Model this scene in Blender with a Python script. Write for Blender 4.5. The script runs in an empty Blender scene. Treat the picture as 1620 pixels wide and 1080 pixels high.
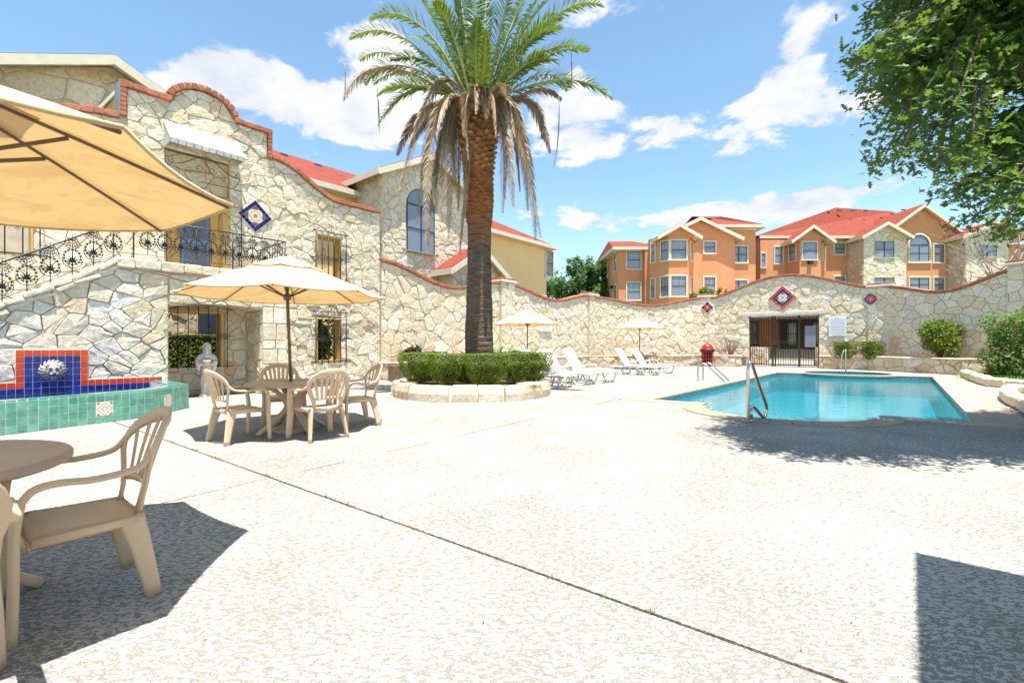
import bpy, math, random
import numpy as np
from mathutils import Vector, Matrix
from mathutils.geometry import tessellate_polygon
R = math.radians
random.seed(7); rng = np.random.default_rng(7)
scene = bpy.context.scene
COL = scene.collection

# ------------------------------------------------------------------ camera
HC, F, HY = 1.18, 740.0, 545.0            # eye height, focal length in photo pixels, horizon row
cam_d = bpy.data.cameras.new('camera'); cam = bpy.data.objects.new('camera', cam_d); COL.objects.link(cam)
cam.location = (0, 0, HC); cam.rotation_euler = (R(90), 0, 0)
cam_d.sensor_width = 36; cam_d.lens = F/1620*36; cam_d.shift_y = (HY-540)/1620
cam_d.clip_start = 0.05; cam_d.clip_end = 3000
scene.camera = cam

# ------------------------------------------------------------------ light
SUN_EL = 78.5; LT = Vector((-0.32, 0.947))    # horizontal travel of the light
scene.view_settings.view_transform = 'Standard'; scene.view_settings.look = 'None'
scene.view_settings.exposure = 1.45; scene.view_settings.gamma = 1.0
scene.view_settings.use_curve_mapping = False
scene.cycles.max_bounces = 8; scene.cycles.transparent_max_bounces = 12
scene.cycles.caustics_reflective = False; scene.cycles.caustics_refractive = False
scene.cycles.use_denoising = True
sl = bpy.data.lights.new('sun', 'SUN'); sun = bpy.data.objects.new('sun', sl); COL.objects.link(sun)
sl.energy = 4.4; sl.angle = R(0.5); sl.color = (1.0, 0.965, 0.91)
ce = math.cos(R(SUN_EL)); se = math.sin(R(SUN_EL))
d = Vector((LT.x*ce, LT.y*ce, -se)).normalized()
sun.rotation_euler = d.to_track_quat('-Z', 'Y').to_euler(); sun.location = (0, -5, 30)
SUN_AZ = math.atan2(-LT.x, -LT.y)

def newmat(name):
    m = bpy.data.materials.new(name); m.use_nodes = True
    nt = m.node_tree; nt.nodes.clear()
    out = nt.nodes.new('ShaderNodeOutputMaterial')
    return m, nt, out
class NB:
    """tiny node builder"""
    def __init__(s, nt): s.nt = nt
    def n(s, t, ins=None, **kw):
        nd = s.nt.nodes.new('ShaderNode'+t)
        for k, v in kw.items(): setattr(nd, k, v)
        for k, v in (ins or {}).items():
            sock = nd.inputs[k]
            if isinstance(v, bpy.types.NodeSocket): s.nt.links.new(v, sock)
            else: sock.default_value = v
        return nd
    def math(s, op, a, b=0.0, c=0.0, clamp=False):
        nd = s.n('Math', {0: a, 1: b, 2: c}, operation=op, use_clamp=clamp); return nd.outputs[0]
    def vm(s, op, a, b=(0,0,0)):
        nd = s.n('VectorMath', {0: a, 1: b}, operation=op); return nd
    def mix(s, f, a, b, blend='MIX'):
        nd = s.n('Mix', data_type='RGBA', blend_type=blend)
        for k, v in ((0, f), (6, a), (7, b)):
            if isinstance(v, bpy.types.NodeSocket): s.nt.links.new(v, nd.inputs[k])
            else: nd.inputs[k].default_value = v
        return nd.outputs[2]
    def ramp(s, f, stops, interp='LINEAR'):
        nd = s.n('ValToRGB', {0: f}); cr = nd.color_ramp; cr.interpolation = interp
        while len(cr.elements) < len(stops): cr.elements.new(0.5)
        for e, (p, c) in zip(cr.elements, stops):
            e.position = p; e.color = c if len(c) == 4 else (*c, 1)
        return nd.outputs[0]
    def noise(s, vec, scale, detail=4, rough=0.5, dist=0.0):
        ins = {'Scale': scale, 'Detail': detail, 'Roughness': rough, 'Distortion': dist}
        if vec is not None: ins['Vector'] = vec
        return s.n('TexNoise', ins).outputs[0]
def c4(c): return (c[0], c[1], c[2], 1.0)

# ------------------------------------------------------------------ sky
world = bpy.data.worlds.new('World'); scene.world = world; world.use_nodes = True
wt = world.node_tree; wt.nodes.clear(); W = NB(wt)
wo = W.n('OutputWorld'); bg = W.n('Background', {'Strength': 0.1})
sky = W.n('TexSky', sky_type='NISHITA', sun_disc=False, sun_elevation=R(SUN_EL), sun_rotation=SUN_AZ)
sky.air_density = 1.0; sky.dust_density = 0.3; sky.ozone_density = 2.5
tc = W.n('TexCoord').outputs['Generated']
sep = W.n('SeparateXYZ', {0: tc}).outputs
zc = W.math('MAXIMUM', sep[2], 0.0)
zz = W.math('ADD', zc, 0.30)
pv = W.n('CombineXYZ', {0: W.math('DIVIDE', sep[0], zz), 1: W.math('DIVIDE', sep[1], zz), 2: W.math('MULTIPLY', sep[2], 1.6)}).outputs[0]
n1 = W.noise(pv, 1.7, 9, 0.56, 0.1)
n2 = W.noise(W.vm('ADD', pv, (3.1, 7.7, 1.3)).outputs[0], 5.5, 8, 0.6, 0.2)
cov = W.math('ADD', W.math('MULTIPLY', n1, 0.26), W.math('MULTIPLY', n2, 0.72))
def dirpx(px, py):
    v = Vector(((px-810)/F, 1.0, (HY-py)/F)); return v.normalized()
blobs = [(330, 95, 60, .08), (260, 125, 75, .10), (390, 120, 85, .11), (470, 160, 95, .13), (570, 195, 85, .13), (640, 150, 70, .08), (110, 30, 120, -.10), (400, 10, 110, -.08), (1080, 90, 90, -.10), (1100, 290, 60, -.05), (560, 60, 55, .09),
         (935, 28, 60, .10), (930, 215, 85, .13), (900, 160, 70, .1), (1270, 42, 70, .10), (1230, 125, 60, .11), (1330, 165, 85, .13), (1210, 170, 40, .06), (1130, 285, 120, -.07), (1110, 130, 50, -.06),
         (1065, 198, 55, .12), (1150, 243, 70, .11), (935, 350, 60, .13), (1070, 345, 70, .12), (1170, 335, 80, .12), (1280, 318, 90, .13), (850, 325, 60, .08),
         (610, 90, 50, .06), (130, 85, 45, .05), (1400, 290, 100, .06)]
acc = None
for px, py, rad, amp in blobs:
    flat = 1.5 if py < 150 else (2.0 if py < 280 else 3.2)
    dv = dirpx(px, py)
    dist = W.vm('LENGTH', W.vm('MULTIPLY', W.vm('SUBTRACT', tc, tuple(dv)).outputs[0], (1, 1, flat)).outputs[0]).outputs['Value']
    sg = rad/F*(dv.y)            # angular size
    g = W.math('EXPONENT', W.math('MULTIPLY', W.math('MULTIPLY', dist, dist), -1.0/(2*(sg*0.72)**2)))
    g = W.math('MULTIPLY', g, amp*1.6)
    acc = g if acc is None else W.math('ADD', acc, g)
cov2 = W.math('ADD', cov, acc)
m = W.n('MapRange', {0: cov2, 1: 0.590, 2: 0.675, 3: 0.0, 4: 1.0}, interpolation_type='SMOOTHSTEP').outputs[0]
hz = W.n('MapRange', {0: sep[2], 1: -0.02, 2: 0.06, 3: 0.0, 4: 1.0}).outputs[0]
shade = W.n('MapRange', {0: W.math('ADD', n2, W.math('MULTIPLY', n1, 0.6)), 1: 0.62, 2: 1.0, 3: 0.0, 4: 1.0}).outputs[0]
ccol = W.mix(shade, (2.7, 2.9, 3.3, 1), (4.2, 4.2, 4.25, 1))
skyc = W.n('HueSaturation', {'Saturation': 1.02, 'Value': .90, 'Fac': 1.0, 'Hue': 0.494, 'Color': sky.outputs[0]}).outputs[0]
skyc = W.mix(1.0, skyc, (1.12, 1.12, 1.03, 1), 'MULTIPLY')
fin = W.mix(W.math('MULTIPLY', m, 0.97), skyc, ccol)
wt.links.new(fin, bg.inputs[0]); wt.links.new(bg.outputs[0], wo.inputs[0])

# ------------------------------------------------------------------ helpers
def px_ground(px, py, z=0.0):
    dd = (HC-z)*F/(py-HY); return Vector(((px-810)/F*dd, dd, z))
def tag(o, label=None, cat=None, group=None, kind=None):
    if label: o['label'] = label
    if cat: o['category'] = cat
    if group: o['group'] = group
    if kind: o['kind'] = kind
    return o
def empty(name, loc=(0,0,0), rz=0.0, label=None, cat=None, group=None, parent=None):
    o = bpy.data.objects.new(name, None); COL.objects.link(o); o.location = loc; o.rotation_euler = (0, 0, rz)
    o.empty_display_size = 0.2
    if parent: o.parent = parent
    return tag(o, label, cat, group)
def link(name, mesh, parent=None, loc=None, rot=None):
    o = bpy.data.objects.new(name, mesh); COL.objects.link(o)
    if parent: o.parent = parent
    if loc is not None: o.location = loc
    if rot is not None: o.rotation_euler = rot
    return o
class MB:
    """collects faces, builds one mesh"""
    def __init__(s): s.v = []; s.f = []; s.mi = []; s.sm = []
    def add(s, vs, fs, mi=0, smooth=False, M=None):
        b = len(s.v)
        for p in vs:
            p = Vector(p)
            s.v.append(tuple(M @ p if M is not None else p))
        for f in fs: s.f.append([b+i for i in f]); s.mi.append(mi); s.sm.append(smooth)
        return s
    def box(s, x0, x1, y0, y1, z0, z1, M=None, mi=0):
        vs = [(x, y, z) for z in (z0, z1) for y in (y0, y1) for x in (x0, x1)]
        fs = [(0,2,3,1), (4,5,7,6), (0,1,5,4), (2,6,7,3), (0,4,6,2), (1,3,7,5)]
        return s.add(vs, fs, mi, False, M)
    def bbox(s, x0, x1, y0, y1, z0, z1, b=0.01, M=None, mi=0):
        """box with chamfered edges"""
        vs = []; 
        for sx in (0, 1):
            for sy in (0, 1):
                for sz in (0, 1):
                    X = (x0, x1)[sx]; Y = (y0, y1)[sy]; Z = (z0, z1)[sz]
                    ix = b if sx == 0 else -b; iy = b if sy == 0 else -b; iz = b if sz == 0 else -b
                    vs += [(X, Y+iy, Z+iz), (X+ix, Y, Z+iz), (X+ix, Y+iy, Z)]
        def i(sx, sy, sz, a): return (sx*4+sy*2+sz)*3+a
        fs = []
        for sx in (0,1): fs.append([i(sx,0,0,0), i(sx,0,1,0), i(sx,1,1,0), i(sx,1,0,0)])
        for sy in (0,1): fs.append([i(0,sy,0,1), i(0,sy,1,1), i(1,sy,1,1), i(1,sy,0,1)])
        for sz in (0,1): fs.append([i(0,0,sz,2), i(0,1,sz,2), i(1,1,sz,2), i(1,0,sz,2)])
        for sx in (0,1):
            for sy in (0,1): fs.append([i(sx,sy,0,0), i(sx,sy,0,1), i(sx,sy,1,1), i(sx,sy,1,0)])
            for sz in (0,1): fs.append([i(sx,0,sz,0), i(sx,0,sz,2), i(sx,1,sz,2), i(sx,1,sz,0)])
            for sy in (0,1):
                for sz in (0,1): fs.append([i(sx,sy,sz,0), i(sx,sy,sz,1), i(sx,sy,sz,2)])
        for sy in (0,1):
            for sz in (0,1): fs.append([i(0,sy,sz,1), i(0,sy,sz,2), i(1,sy,sz,2), i(1,sy,sz,1)])
        return s.add(vs, fs, mi, False, M)
    def sweep(s, path, w, h=None, side=None, n=8, mi=0, smooth=True, caps=True, M=None, power=1.0):
        """sweep a rounded section; w,h = half sizes (floats or lists); side = fixed side vector or None"""
        P = [Vector(p) for p in path]; k = len(P)
        W_ = w if hasattr(w, '__len__') else [w]*k
        H_ = (h if hasattr(h, '__len__') else [h]*k) if h is not None else W_
        up0 = None; vs = []; fs = []
        for i in range(k):
            t = (P[min(i+1, k-1)]-P[max(i-1, 0)])
            t = t.normalized() if t.length > 1e-9 else Vector((0,0,1))
            if side is not None:
                sd = Vector(side[i] if hasattr(side[0], '__len__') else side); sd = (sd - t*sd.dot(t)).normalized()
                u = t.cross(sd)
            else:
                if up0 is None: up0 = Vector((0,0,1)) if abs(t.z) < .9 else Vector((0,1,0))
                sd = t.cross(up0).normalized(); u = sd.cross(t).normalized(); up0 = u
            for j in range(n):
                a = 2*math.pi*(j+.5)/n; ca = math.cos(a); sa = math.sin(a)
                if power != 1.0:
                    ca = math.copysign(abs(ca)**power, ca); sa = math.copysign(abs(sa)**power, sa)
                vs.append(P[i]+sd*(ca*W_[i])+u*(sa*H_[i]))
        for i in range(k-1):
            for j in range(n):
                a = i*n+j; b = i*n+(j+1) % n
                fs.append((a, b, b+n, a+n))
        s.add(vs, fs, mi, smooth, M)
        if caps:
            b0 = len(s.v)-k*n
            s.f.append([b0+j for j in range(n)][::-1]); s.mi.append(mi); s.sm.append(False)
            s.f.append([b0+(k-1)*n+j for j in range(n)]); s.mi.append(mi); s.sm.append(False)
        return s
    def lathe(s, prof, n=24, mi=0, smooth=True, M=None, c=(0,0,0)):
        vs = []; fs = []
        for r, z in prof:
            for j in range(n):
                a = 2*math.pi*j/n; vs.append((c[0]+r*math.cos(a), c[1]+r*math.sin(a), c[2]+z))
        for i in range(len(prof)-1):
            for j in range(n):
                a = i*n+j; b = i*n+(j+1) % n; fs.append((a, b, b+n, a+n))
        return s.add(vs, fs, mi, smooth, M)
    def prism(s, poly, z0, z1, mi=0, M=None):
        """poly: list of (x,y) any simple polygon"""
        n = len(poly); vs = [(x, y, z0) for x, y in poly]+[(x, y, z1) for x, y in poly]
        fs = [(i, (i+1) % n, n+(i+1) % n, n+i) for i in range(n)]
        fs += [[n+i for i in range(n)], list(range(n))[::-1]]
        return s.add(vs, fs, mi, False, M)
    def mesh(s, name, mats):
        me = bpy.data.meshes.new(name); me.from_pydata(s.v, [], s.f)
        mats = mats if isinstance(mats, (list, tuple)) else [mats]
        for m in mats: me.materials.append(m)
        me.polygons.foreach_set('material_index', s.mi); me.polygons.foreach_set('use_smooth', s.sm)
        me.update(); return me
    def obj(s, name, mats, parent=None, loc=None, rot=None):
        return link(name, s.mesh(name, mats), parent, loc, rot)
def np_mesh(name, verts, faces_n, mat, smooth=False):
    """verts (N,3); consecutive groups of faces_n verts make a face"""
    N = len(verts); nf = N//faces_n
    me = bpy.data.meshes.new(name); me.vertices.add(N); me.loops.add(N); me.polygons.add(nf)
    me.vertices.foreach_set('co', np.asarray(verts, np.float32).ravel())
    me.loops.foreach_set('vertex_index', np.arange(N, dtype=np.int32))
    me.polygons.foreach_set('loop_start', np.arange(0, N, faces_n, dtype=np.int32))
    me.polygons.foreach_set('use_smooth', np.full(nf, smooth))
    me.materials.append(mat); me.update(calc_edges=True); me.validate(); return me
def copy_tree(o, parent=None):
    c = o.copy(); COL.objects.link(c)
    if parent is not None: c.parent = parent
    for ch in list(o.children): copy_tree(ch, c)
    return c
def bez(p0, p1, p2, n):
    p0, p1, p2 = Vector(p0), Vector(p1), Vector(p2)
    return [p0*(1-t)**2+p1*2*t*(1-t)+p2*t*t for t in [i/(n-1) for i in range(n)]]
def smooth_path(pts, n=6):
    """Catmull-Rom through pts"""
    P = [Vector(p) for p in pts]; P = [2*P[0]-P[1]]+P+[2*P[-1]-P[-2]]; out = []
    for i in range(1, len(P)-2):
        for k in range(n):
            t = k/n; a, b, c, e = P[i-1], P[i], P[i+1], P[i+2]
            out.append(.5*((2*b)+(c-a)*t+(2*a-5*b+4*c-e)*t*t+(3*b-a-3*c+e)*t**3))
    out.append(P[-2]); return out

# ------------------------------------------------------------------ materials
def pbr(name, col, rough=.7, col2=None, nscale=3.0, bump=0.0, bscale=30.0, metal=0.0, spec=.4, rnd=0.0, coat=0.0, detail=5, thr=None, bdist=.01):
    m, nt, out = newmat(name); N = NB(nt)
    pos = N.n('NewGeometry').outputs['Position']
    c = c4(col)
    if col2 is not None:
        f = N.noise(pos, nscale, detail, .6)
        lo, hi = thr or (.35, .65)
        f = N.n('MapRange', {0: f, 1: lo, 2: hi}).outputs[0]
        c = N.mix(f, c4(col), c4(col2))
    if rnd:
        r = N.n('ObjectInfo').outputs['Random']
        c = N.n('HueSaturation', {'Value': N.math('MULTIPLY_ADD', r, 2*rnd, 1-rnd), 'Color': c}).outputs[0]
    ins = {'Base Color': c, 'Roughness': rough, 'Metallic': metal, 'Specular IOR Level': spec, 'Coat Weight': coat}
    if bump:
        b = N.noise(pos, bscale, 6, .62)
        ins['Normal'] = N.n('Bump', {'Strength': bump, 'Distance': bdist, 'Height': b}).outputs[0]
    p = N.n('BsdfPrincipled', ins); nt.links.new(p.outputs[0], out.inputs[0]); return m
def stone_material(name, stops, stain=(.42,.33,.2), stain_amt=.35, bsc=9.0, bst=.8):
    m, nt, out = newmat(name); N = NB(nt)
    pos = N.n('NewGeometry').outputs['Position']
    rnd = N.n('ObjectInfo').outputs['Random']
    base = N.ramp(rnd, stops)
    off = N.vm('ADD', pos, N.n('CombineXYZ', {0: N.math('MULTIPLY', rnd, 37.0), 1: 0.0, 2: 0.0}).outputs[0]).outputs[0]
    n1 = N.noise(off, 2.6, 6, .62); n2 = N.noise(off, 14, 6, .65)
    f = N.n('MapRange', {0: n1, 1: .5, 2: .75, 3: 0.0, 4: stain_amt}).outputs[0]
    base = N.mix(f, base, c4(stain))
    g = N.n('MapRange', {0: n2, 1: .36, 2: .62, 3: .80, 4: 1.10}).outputs[0]
    base = N.mix(1.0, base, N.n('CombineColor', {0: g, 1: g, 2: g}).outputs[0], 'MULTIPLY')
    n3 = N.noise(off, bsc, 7, .68)
    v = N.n('TexVoronoi', {'Vector': off, 'Scale': bsc*.7}, feature='F1').outputs['Distance']
    hgt = N.math('ADD', n3, N.math('MULTIPLY', v, .35))
    nrm = N.n('Bump', {'Strength': bst, 'Distance': .03, 'Height': hgt}).outputs[0]
    p = N.n('BsdfPrincipled', {'Base Color': base, 'Roughness': .93, 'Specular IOR Level': .12, 'Normal': nrm})
    nt.links.new(p.outputs[0], out.inputs[0]); return m
M = {}
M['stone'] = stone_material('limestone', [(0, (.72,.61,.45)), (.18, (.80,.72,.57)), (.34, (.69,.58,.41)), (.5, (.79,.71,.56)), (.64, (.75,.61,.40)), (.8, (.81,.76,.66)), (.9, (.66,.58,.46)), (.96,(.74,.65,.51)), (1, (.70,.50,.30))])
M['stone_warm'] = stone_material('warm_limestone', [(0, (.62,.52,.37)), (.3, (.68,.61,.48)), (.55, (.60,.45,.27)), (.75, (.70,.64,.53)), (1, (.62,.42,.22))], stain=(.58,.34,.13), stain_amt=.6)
M['mortar'] = pbr('mortar', (.55,.46,.34), .95, (.68,.59,.46), 4, .4, 60)
M['mortar_far'] = pbr('mortar_far', (.52,.43,.31), .95, (.64,.55,.42), 2, .3, 30)
M['brick'] = pbr('coping_brick', (.46,.165,.085), .85, (.33,.11,.065), 9, .5, 50, rnd=.22)
M['cream'] = pbr('cream_trim', (.70,.64,.50), .7, (.64,.57,.43), 4, .1, 40)
M['cap'] = pbr('cast_stone', (.66,.62,.53), .8, (.55,.5,.42), 5, .3, 40)
M['ochre'] = pbr('ochre_stucco', (.60,.39,.13), .9, (.54,.34,.11), 3, .25, 70)
M['yellow'] = pbr('yellow_stucco', (.95,.66,.33), .92, (.90,.60,.29), 1.4, .3, 40)
M['orange'] = pbr('orange_stucco', (.68,.315,.155), .92, (.62,.275,.13), .9, .3, 25)
M['redroof'] = pbr('red_shingle', (.25,.062,.040), .95, (.17,.040,.028), 5, .5, 25, spec=.1)
M['iron'] = pbr('black_iron', (.012,.012,.014), .45, spec=.4)
M['steel'] = pbr('brushed_steel', (.58,.55,.51), .22, metal=1.0)
M['whiteplastic'] = pbr('white_plastic', (.64,.62,.58), .5, spec=.3)
M['plastic'] = pbr('beige_resin', (.60,.44,.29), .42, (.55,.40,.26), 3, .06, 120, spec=.4)
M['plastic_top'] = pbr('taupe_resin', (.44,.32,.23), .45, (.39,.285,.21), 2, .05, 100, spec=.45)
M['bronze'] = pbr('bronze_pole', (.13,.085,.055), .45, spec=.5)
M['leadwhite'] = pbr('aged_white_metal', (.50,.50,.48), .5, (.38,.37,.35), 6, .1, 30)
M['flash'] = pbr('metal_flashing', (.30,.36,.37), .4, metal=.6)
M['soil'] = pbr('mulch_soil', (.13,.08,.05), .95, (.24,.16,.10), 14, .9, 30)
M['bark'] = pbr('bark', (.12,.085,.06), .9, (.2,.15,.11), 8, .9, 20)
M['inner'] = pbr('inner_shade_twigs', (.018,.03,.008), .9, (.035,.045,.015), 30, .8, 60)  # dark tone standing in for shade between the inner twigs
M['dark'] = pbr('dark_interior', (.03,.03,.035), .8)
M['redpaint'] = pbr('red_paint', (.60,.012,.012), .25, coat=.6)
M['blackplastic'] = pbr('black_plastic', (.025,.02,.02), .4)
M['sign'] = pbr('white_sign', (.78,.79,.82), .35)
M['signink'] = pbr('sign_print', (.36,.40,.52), .5)
M['ink'] = pbr('black_print', (.03,.03,.06), .5)
M['grout'] = pbr('white_grout', (.72,.72,.68), .8)
def glazed(name, c, c2, sc=8, thr=(.4,.6)): return pbr(name, c, .12, c2, sc, .04, 30, spec=.55, rnd=.16, thr=thr)
M['teal'] = glazed('teal_tile', (.075,.30,.215), (.15,.39,.30))
M['cobalt'] = glazed('cobalt_tile', (.006,.012,.14), (.012,.028,.21))
M['redtile'] = glazed('red_tile', (.62,.055,.012), (.20,.035,.015), 14, (.56,.72))
M['whitetile'] = glazed('white_tile', (.74,.74,.66), (.68,.68,.6))
M['olivetile'] = pbr('olive_glaze', (.38,.42,.25), .2)
M['orangeglaze'] = pbr('orange_glaze', (.62,.14,.02), .2)
def glass_mat():
    m, nt, out = newmat('window_glass'); N = NB(nt)
    pos = N.n('NewGeometry').outputs['Position']
    st = N.n('TexWave', {'Vector': pos, 'Scale': 9.0, 'Distortion': .0}, wave_type='BANDS', bands_direction='Z').outputs[1]
    r = N.n('ObjectInfo').outputs['Random']
    c = N.mix(r, (.10,.12,.16,1), (.20,.22,.26,1))
    c = N.mix(N.math('MULTIPLY', st, .25), c, (.35,.37,.40,1))
    p = N.n('BsdfPrincipled', {'Base Color': c, 'Roughness': .06, 'Specular IOR Level': .9, 'Coat Weight': .7, 'Coat Roughness': .03})
    nt.links.new(p.outputs[0], out.inputs[0]); return m
M['glass'] = glass_mat()
def cloth(name, col, dirt):
    m, nt, out = newmat(name); N = NB(nt)
    pos = N.n('NewGeometry').outputs['Position']
    n = N.noise(N.n('Mapping', {'Vector': pos, 'Rotation': (0,0,.6), 'Scale': (1,2.6,1)}).outputs[0], 2.0, 8, .7, 1.2)
    f = N.n('MapRange', {0: n, 1: .46, 2: .74, 3: 0, 4: .75}).outputs[0]
    c = N.mix(f, c4(col), c4(dirt))
    wv = N.math('ADD', N.math('MULTIPLY', N.noise(pos, 260, 2, .5), .15), N.math('MULTIPLY', N.noise(pos, 5, 4, .55, .6), 4.0))
    nr = N.n('Bump', {'Strength': .5, 'Distance': .006, 'Height': wv}).outputs[0]
    di = N.n('BsdfDiffuse', {'Color': c, 'Normal': nr}); tr = N.n('BsdfTranslucent', {'Color': N.mix(1.0, c, (1.0,.74,.38,1), 'MULTIPLY')})
    mx = N.n('MixShader', {0: .24, 1: di.outputs[0], 2: tr.outputs[0]})
    nt.links.new(mx.outputs[0], out.inputs[0]); return m
M['canvas'] = cloth('canvas', (.68,.56,.36), (.48,.33,.16))
def leafmat(name, c1, c2, trans=.35, sc=1.5):
    m, nt, out = newmat(name); N = NB(nt)
    pos = N.n('NewGeometry').outputs['Position']
    rn = N.n('NewGeometry').outputs['Random Per Island']
    c = N.mix(rn, c4(c1), c4(c2))
    n = N.noise(pos, sc, 3)
    c = N.mix(N.n('MapRange', {0: n, 1: .35, 2: .7, 3: 0, 4: .6}).outputs[0], c, c4([x*1.5 for x in c2]))
    p = N.n('BsdfPrincipled', {'Base Color': c, 'Roughness': .5, 'Specular IOR Level': .3})
    tr = N.n('BsdfTranslucent', {'Color': N.mix(.5, c, (.30,.42,.04,1))})
    mx = N.n('MixShader', {0: trans, 1: p.outputs[0], 2: tr.outputs[0]})
    nt.links.new(mx.outputs[0], out.inputs[0]); return m
M['boxleaf'] = leafmat('boxwood_leaf', (.03,.062,.004), (.15,.20,.012), .22)
M['oakleaf'] = leafmat('oak_leaf', (.030,.080,.017), (.085,.165,.032), .34, .8)
M['treeleaf'] = leafmat('tree_leaf', (.03,.085,.015), (.07,.15,.03), .3, .8)
M['roseleaf'] = leafmat('rose_leaf', (.05,.12,.02), (.11,.19,.03), .3)
M['palmleaf'] = leafmat('palm_leaf', (.045,.09,.01), (.15,.215,.022), .25)
M['deadleaf'] = leafmat('dead_frond', (.22,.14,.085), (.38,.27,.18), .2)
M['flower'] = pbr('pink_bloom', (.75,.06,.14), .6)
M['grass'] = leafmat('grass_blade', (.06,.15,.02), (.12,.25,.03), .3)
M['redleaf'] = leafmat('bronze_leaf', (.05,.015,.012), (.04,.07,.03), .2)
M['shutter'] = pbr('dark_blue_shutter', (.035,.045,.07), .5)
M['door'] = pbr('blue_door', (.16,.22,.36), .4)
def palm_trunk():
    m, nt, out = newmat('palm_bark'); N = NB(nt)
    pos = N.n('NewGeometry').outputs['Position']
    mp = N.n('Mapping', {'Vector': pos, 'Scale': (1, 1, 5)}).outputs[0]
    n = N.noise(mp, 4.5, 8, .68, .5); n2 = N.noise(pos, 1.4, 4)
    z = N.n('SeparateXYZ', {0: pos}).outputs[2]
    hi = N.n('MapRange', {0: N.math('ADD', z, n2), 1: 3.9, 2: 4.9}).outputs[0]
    lo = N.ramp(n, [(.3, (.05,.035,.026)), (.55, (.16,.115,.085)), (.75, (.25,.19,.14))])
    up = N.ramp(n, [(.3, (.10,.03,.014)), (.5, (.30,.115,.045)), (.75, (.44,.21,.085))])
    c = N.mix(hi, lo, up)
    nr = N.n('Bump', {'Strength': 1.0, 'Distance': .04, 'Height': n}).outputs[0]
    p = N.n('BsdfPrincipled', {'Base Color': c, 'Roughness': .95, 'Specular IOR Level': .1, 'Normal': nr})
    nt.links.new(p.outputs[0], out.inputs[0]); return m
M['palmbark'] = palm_trunk()
M['boot'] = pbr('palm_boot', (.40,.20,.07), .85, (.20,.09,.035), 9, .6, 40, rnd=.35)
def deckmat():
    m, nt, out = newmat('textured_deck'); N = NB(nt)
    pos = N.n('NewGeometry').outputs['Position']
    w = N.n('Mapping', {'Vector': pos, 'Rotation': (0, 0, R(25)), 'Scale': (1, 2.0, 1)}).outputs[0]
    n = N.math('ADD', N.math('MULTIPLY', N.noise(w, 27, 6, .62, .5), .72), N.math('MULTIPLY', N.noise(pos, 75, 4, .6, .3), .28))
    big = N.noise(pos, .55, 4, .6)
    thr = N.math('MULTIPLY_ADD', big, .22, .370)
    dd_ = N.math('SUBTRACT', n, thr)
    ka = N.n('MapRange', {0: dd_, 1: -.10, 2: -.03}, interpolation_type='SMOOTHSTEP').outputs[0]
    kb = N.n('MapRange', {0: N.math('ABSOLUTE', dd_), 1: .010, 2: .034, 3: 1.0, 4: 0.0}, interpolation_type='SMOOTHSTEP').outputs[0]
    k = N.math('SUBTRACT', N.math('MULTIPLY_ADD', N.n('MapRange', {0: dd_, 1: -.06, 2: .0}).outputs[0], .80, .20), N.math('MULTIPLY', kb, .95), clamp=True)
    gro = N.mix(N.noise(pos, 40, 3), (.118,.109,.095,1), (.18,.168,.15,1))
    top = N.mix(N.n('MapRange', {0: N.noise(pos, .9, 5, .6), 1: .4, 2: .7}).outputs[0], (.42,.39,.34,1), (.38,.345,.292,1))
    st = N.n('MapRange', {0: N.noise(pos, 1.3, 6, .7, .6), 1: .50, 2: .74, 3: 0, 4: .7}).outputs[0]
    top = N.mix(st, top, (.27,.215,.155,1))
    st2 = N.n('MapRange', {0: N.noise(pos, .38, 5, .62, 1.2), 1: .55, 2: .72, 3: 0, 4: .5}).outputs[0]
    top = N.mix(st2, top, (.27,.255,.235,1))
    c = N.mix(k, gro, top)
    nr = N.n('Bump', {'Strength': .35, 'Distance': .004, 'Height': k}).outputs[0]
    p = N.n('BsdfPrincipled', {'Base Color': c, 'Roughness': .85, 'Specular IOR Level': .2, 'Normal': nr})
    nt.links.new(p.outputs[0], out.inputs[0]); return m
M['deck'] = deckmat()
M['coping'] = pbr('pool_coping', (.42,.32,.235), .8, (.36,.25,.17), 4, .3, 50, rnd=.06)
M['copinggold'] = pbr('flagstone_coping', (.40,.28,.15), .8, (.34,.28,.21), 5, .3, 40, rnd=.12)
M['plaster'] = pbr('pool_plaster', (.09,.43,.53), .8, (.12,.50,.59), 1.5)
M['watertile'] = pbr('waterline_tile', (.05,.20,.19), .3, (.10,.30,.28), 12, rnd=.2)
def watermat(bd=.5):
    m, nt, out = newmat('pool_water'); N = NB(nt)
    pos = N.n('NewGeometry').outputs['Position']
    mp = N.n('Mapping', {'Vector': pos, 'Rotation': (0, 0, R(-35)), 'Scale': (1, 2.2, 1)}).outputs[0]
    h = N.noise(mp, 1.8, 3, .5, .4); h2 = N.noise(mp, 7, 2, .5)
    hh = N.math('ADD', h, N.math('MULTIPLY', h2, .15))
    nr = N.n('Bump', {'Strength': .10, 'Distance': .06, 'Height': hh}).outputs[0]
    fr = N.n('Fresnel', {'IOR': 1.33, 'Normal': nr}).outputs[0]
    tr = N.n('BsdfTransparent', {'Color': (.62,.92,.95,1)}); gl = N.n('BsdfGlossy', {'Color': (1,1,1,1), 'Roughness': .015, 'Normal': nr})
    df = N.n('BsdfDiffuse', {'Color': (.035,.27,.34,1)}); body = N.n('MixShader', {0: bd, 1: tr.outputs[0], 2: df.outputs[0]})
    mx = N.n('MixShader', {0: N.math('MULTIPLY', fr, .9), 1: body.outputs[0], 2: gl.outputs[0]})
    nt.links.new(mx.outputs[0], out.inputs[0]); return m
M['water'] = watermat()
M['clearwater'] = watermat(.0)
M['brickbed'] = pbr('coping_mortar', (.30,.15,.09), .95)
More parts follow.
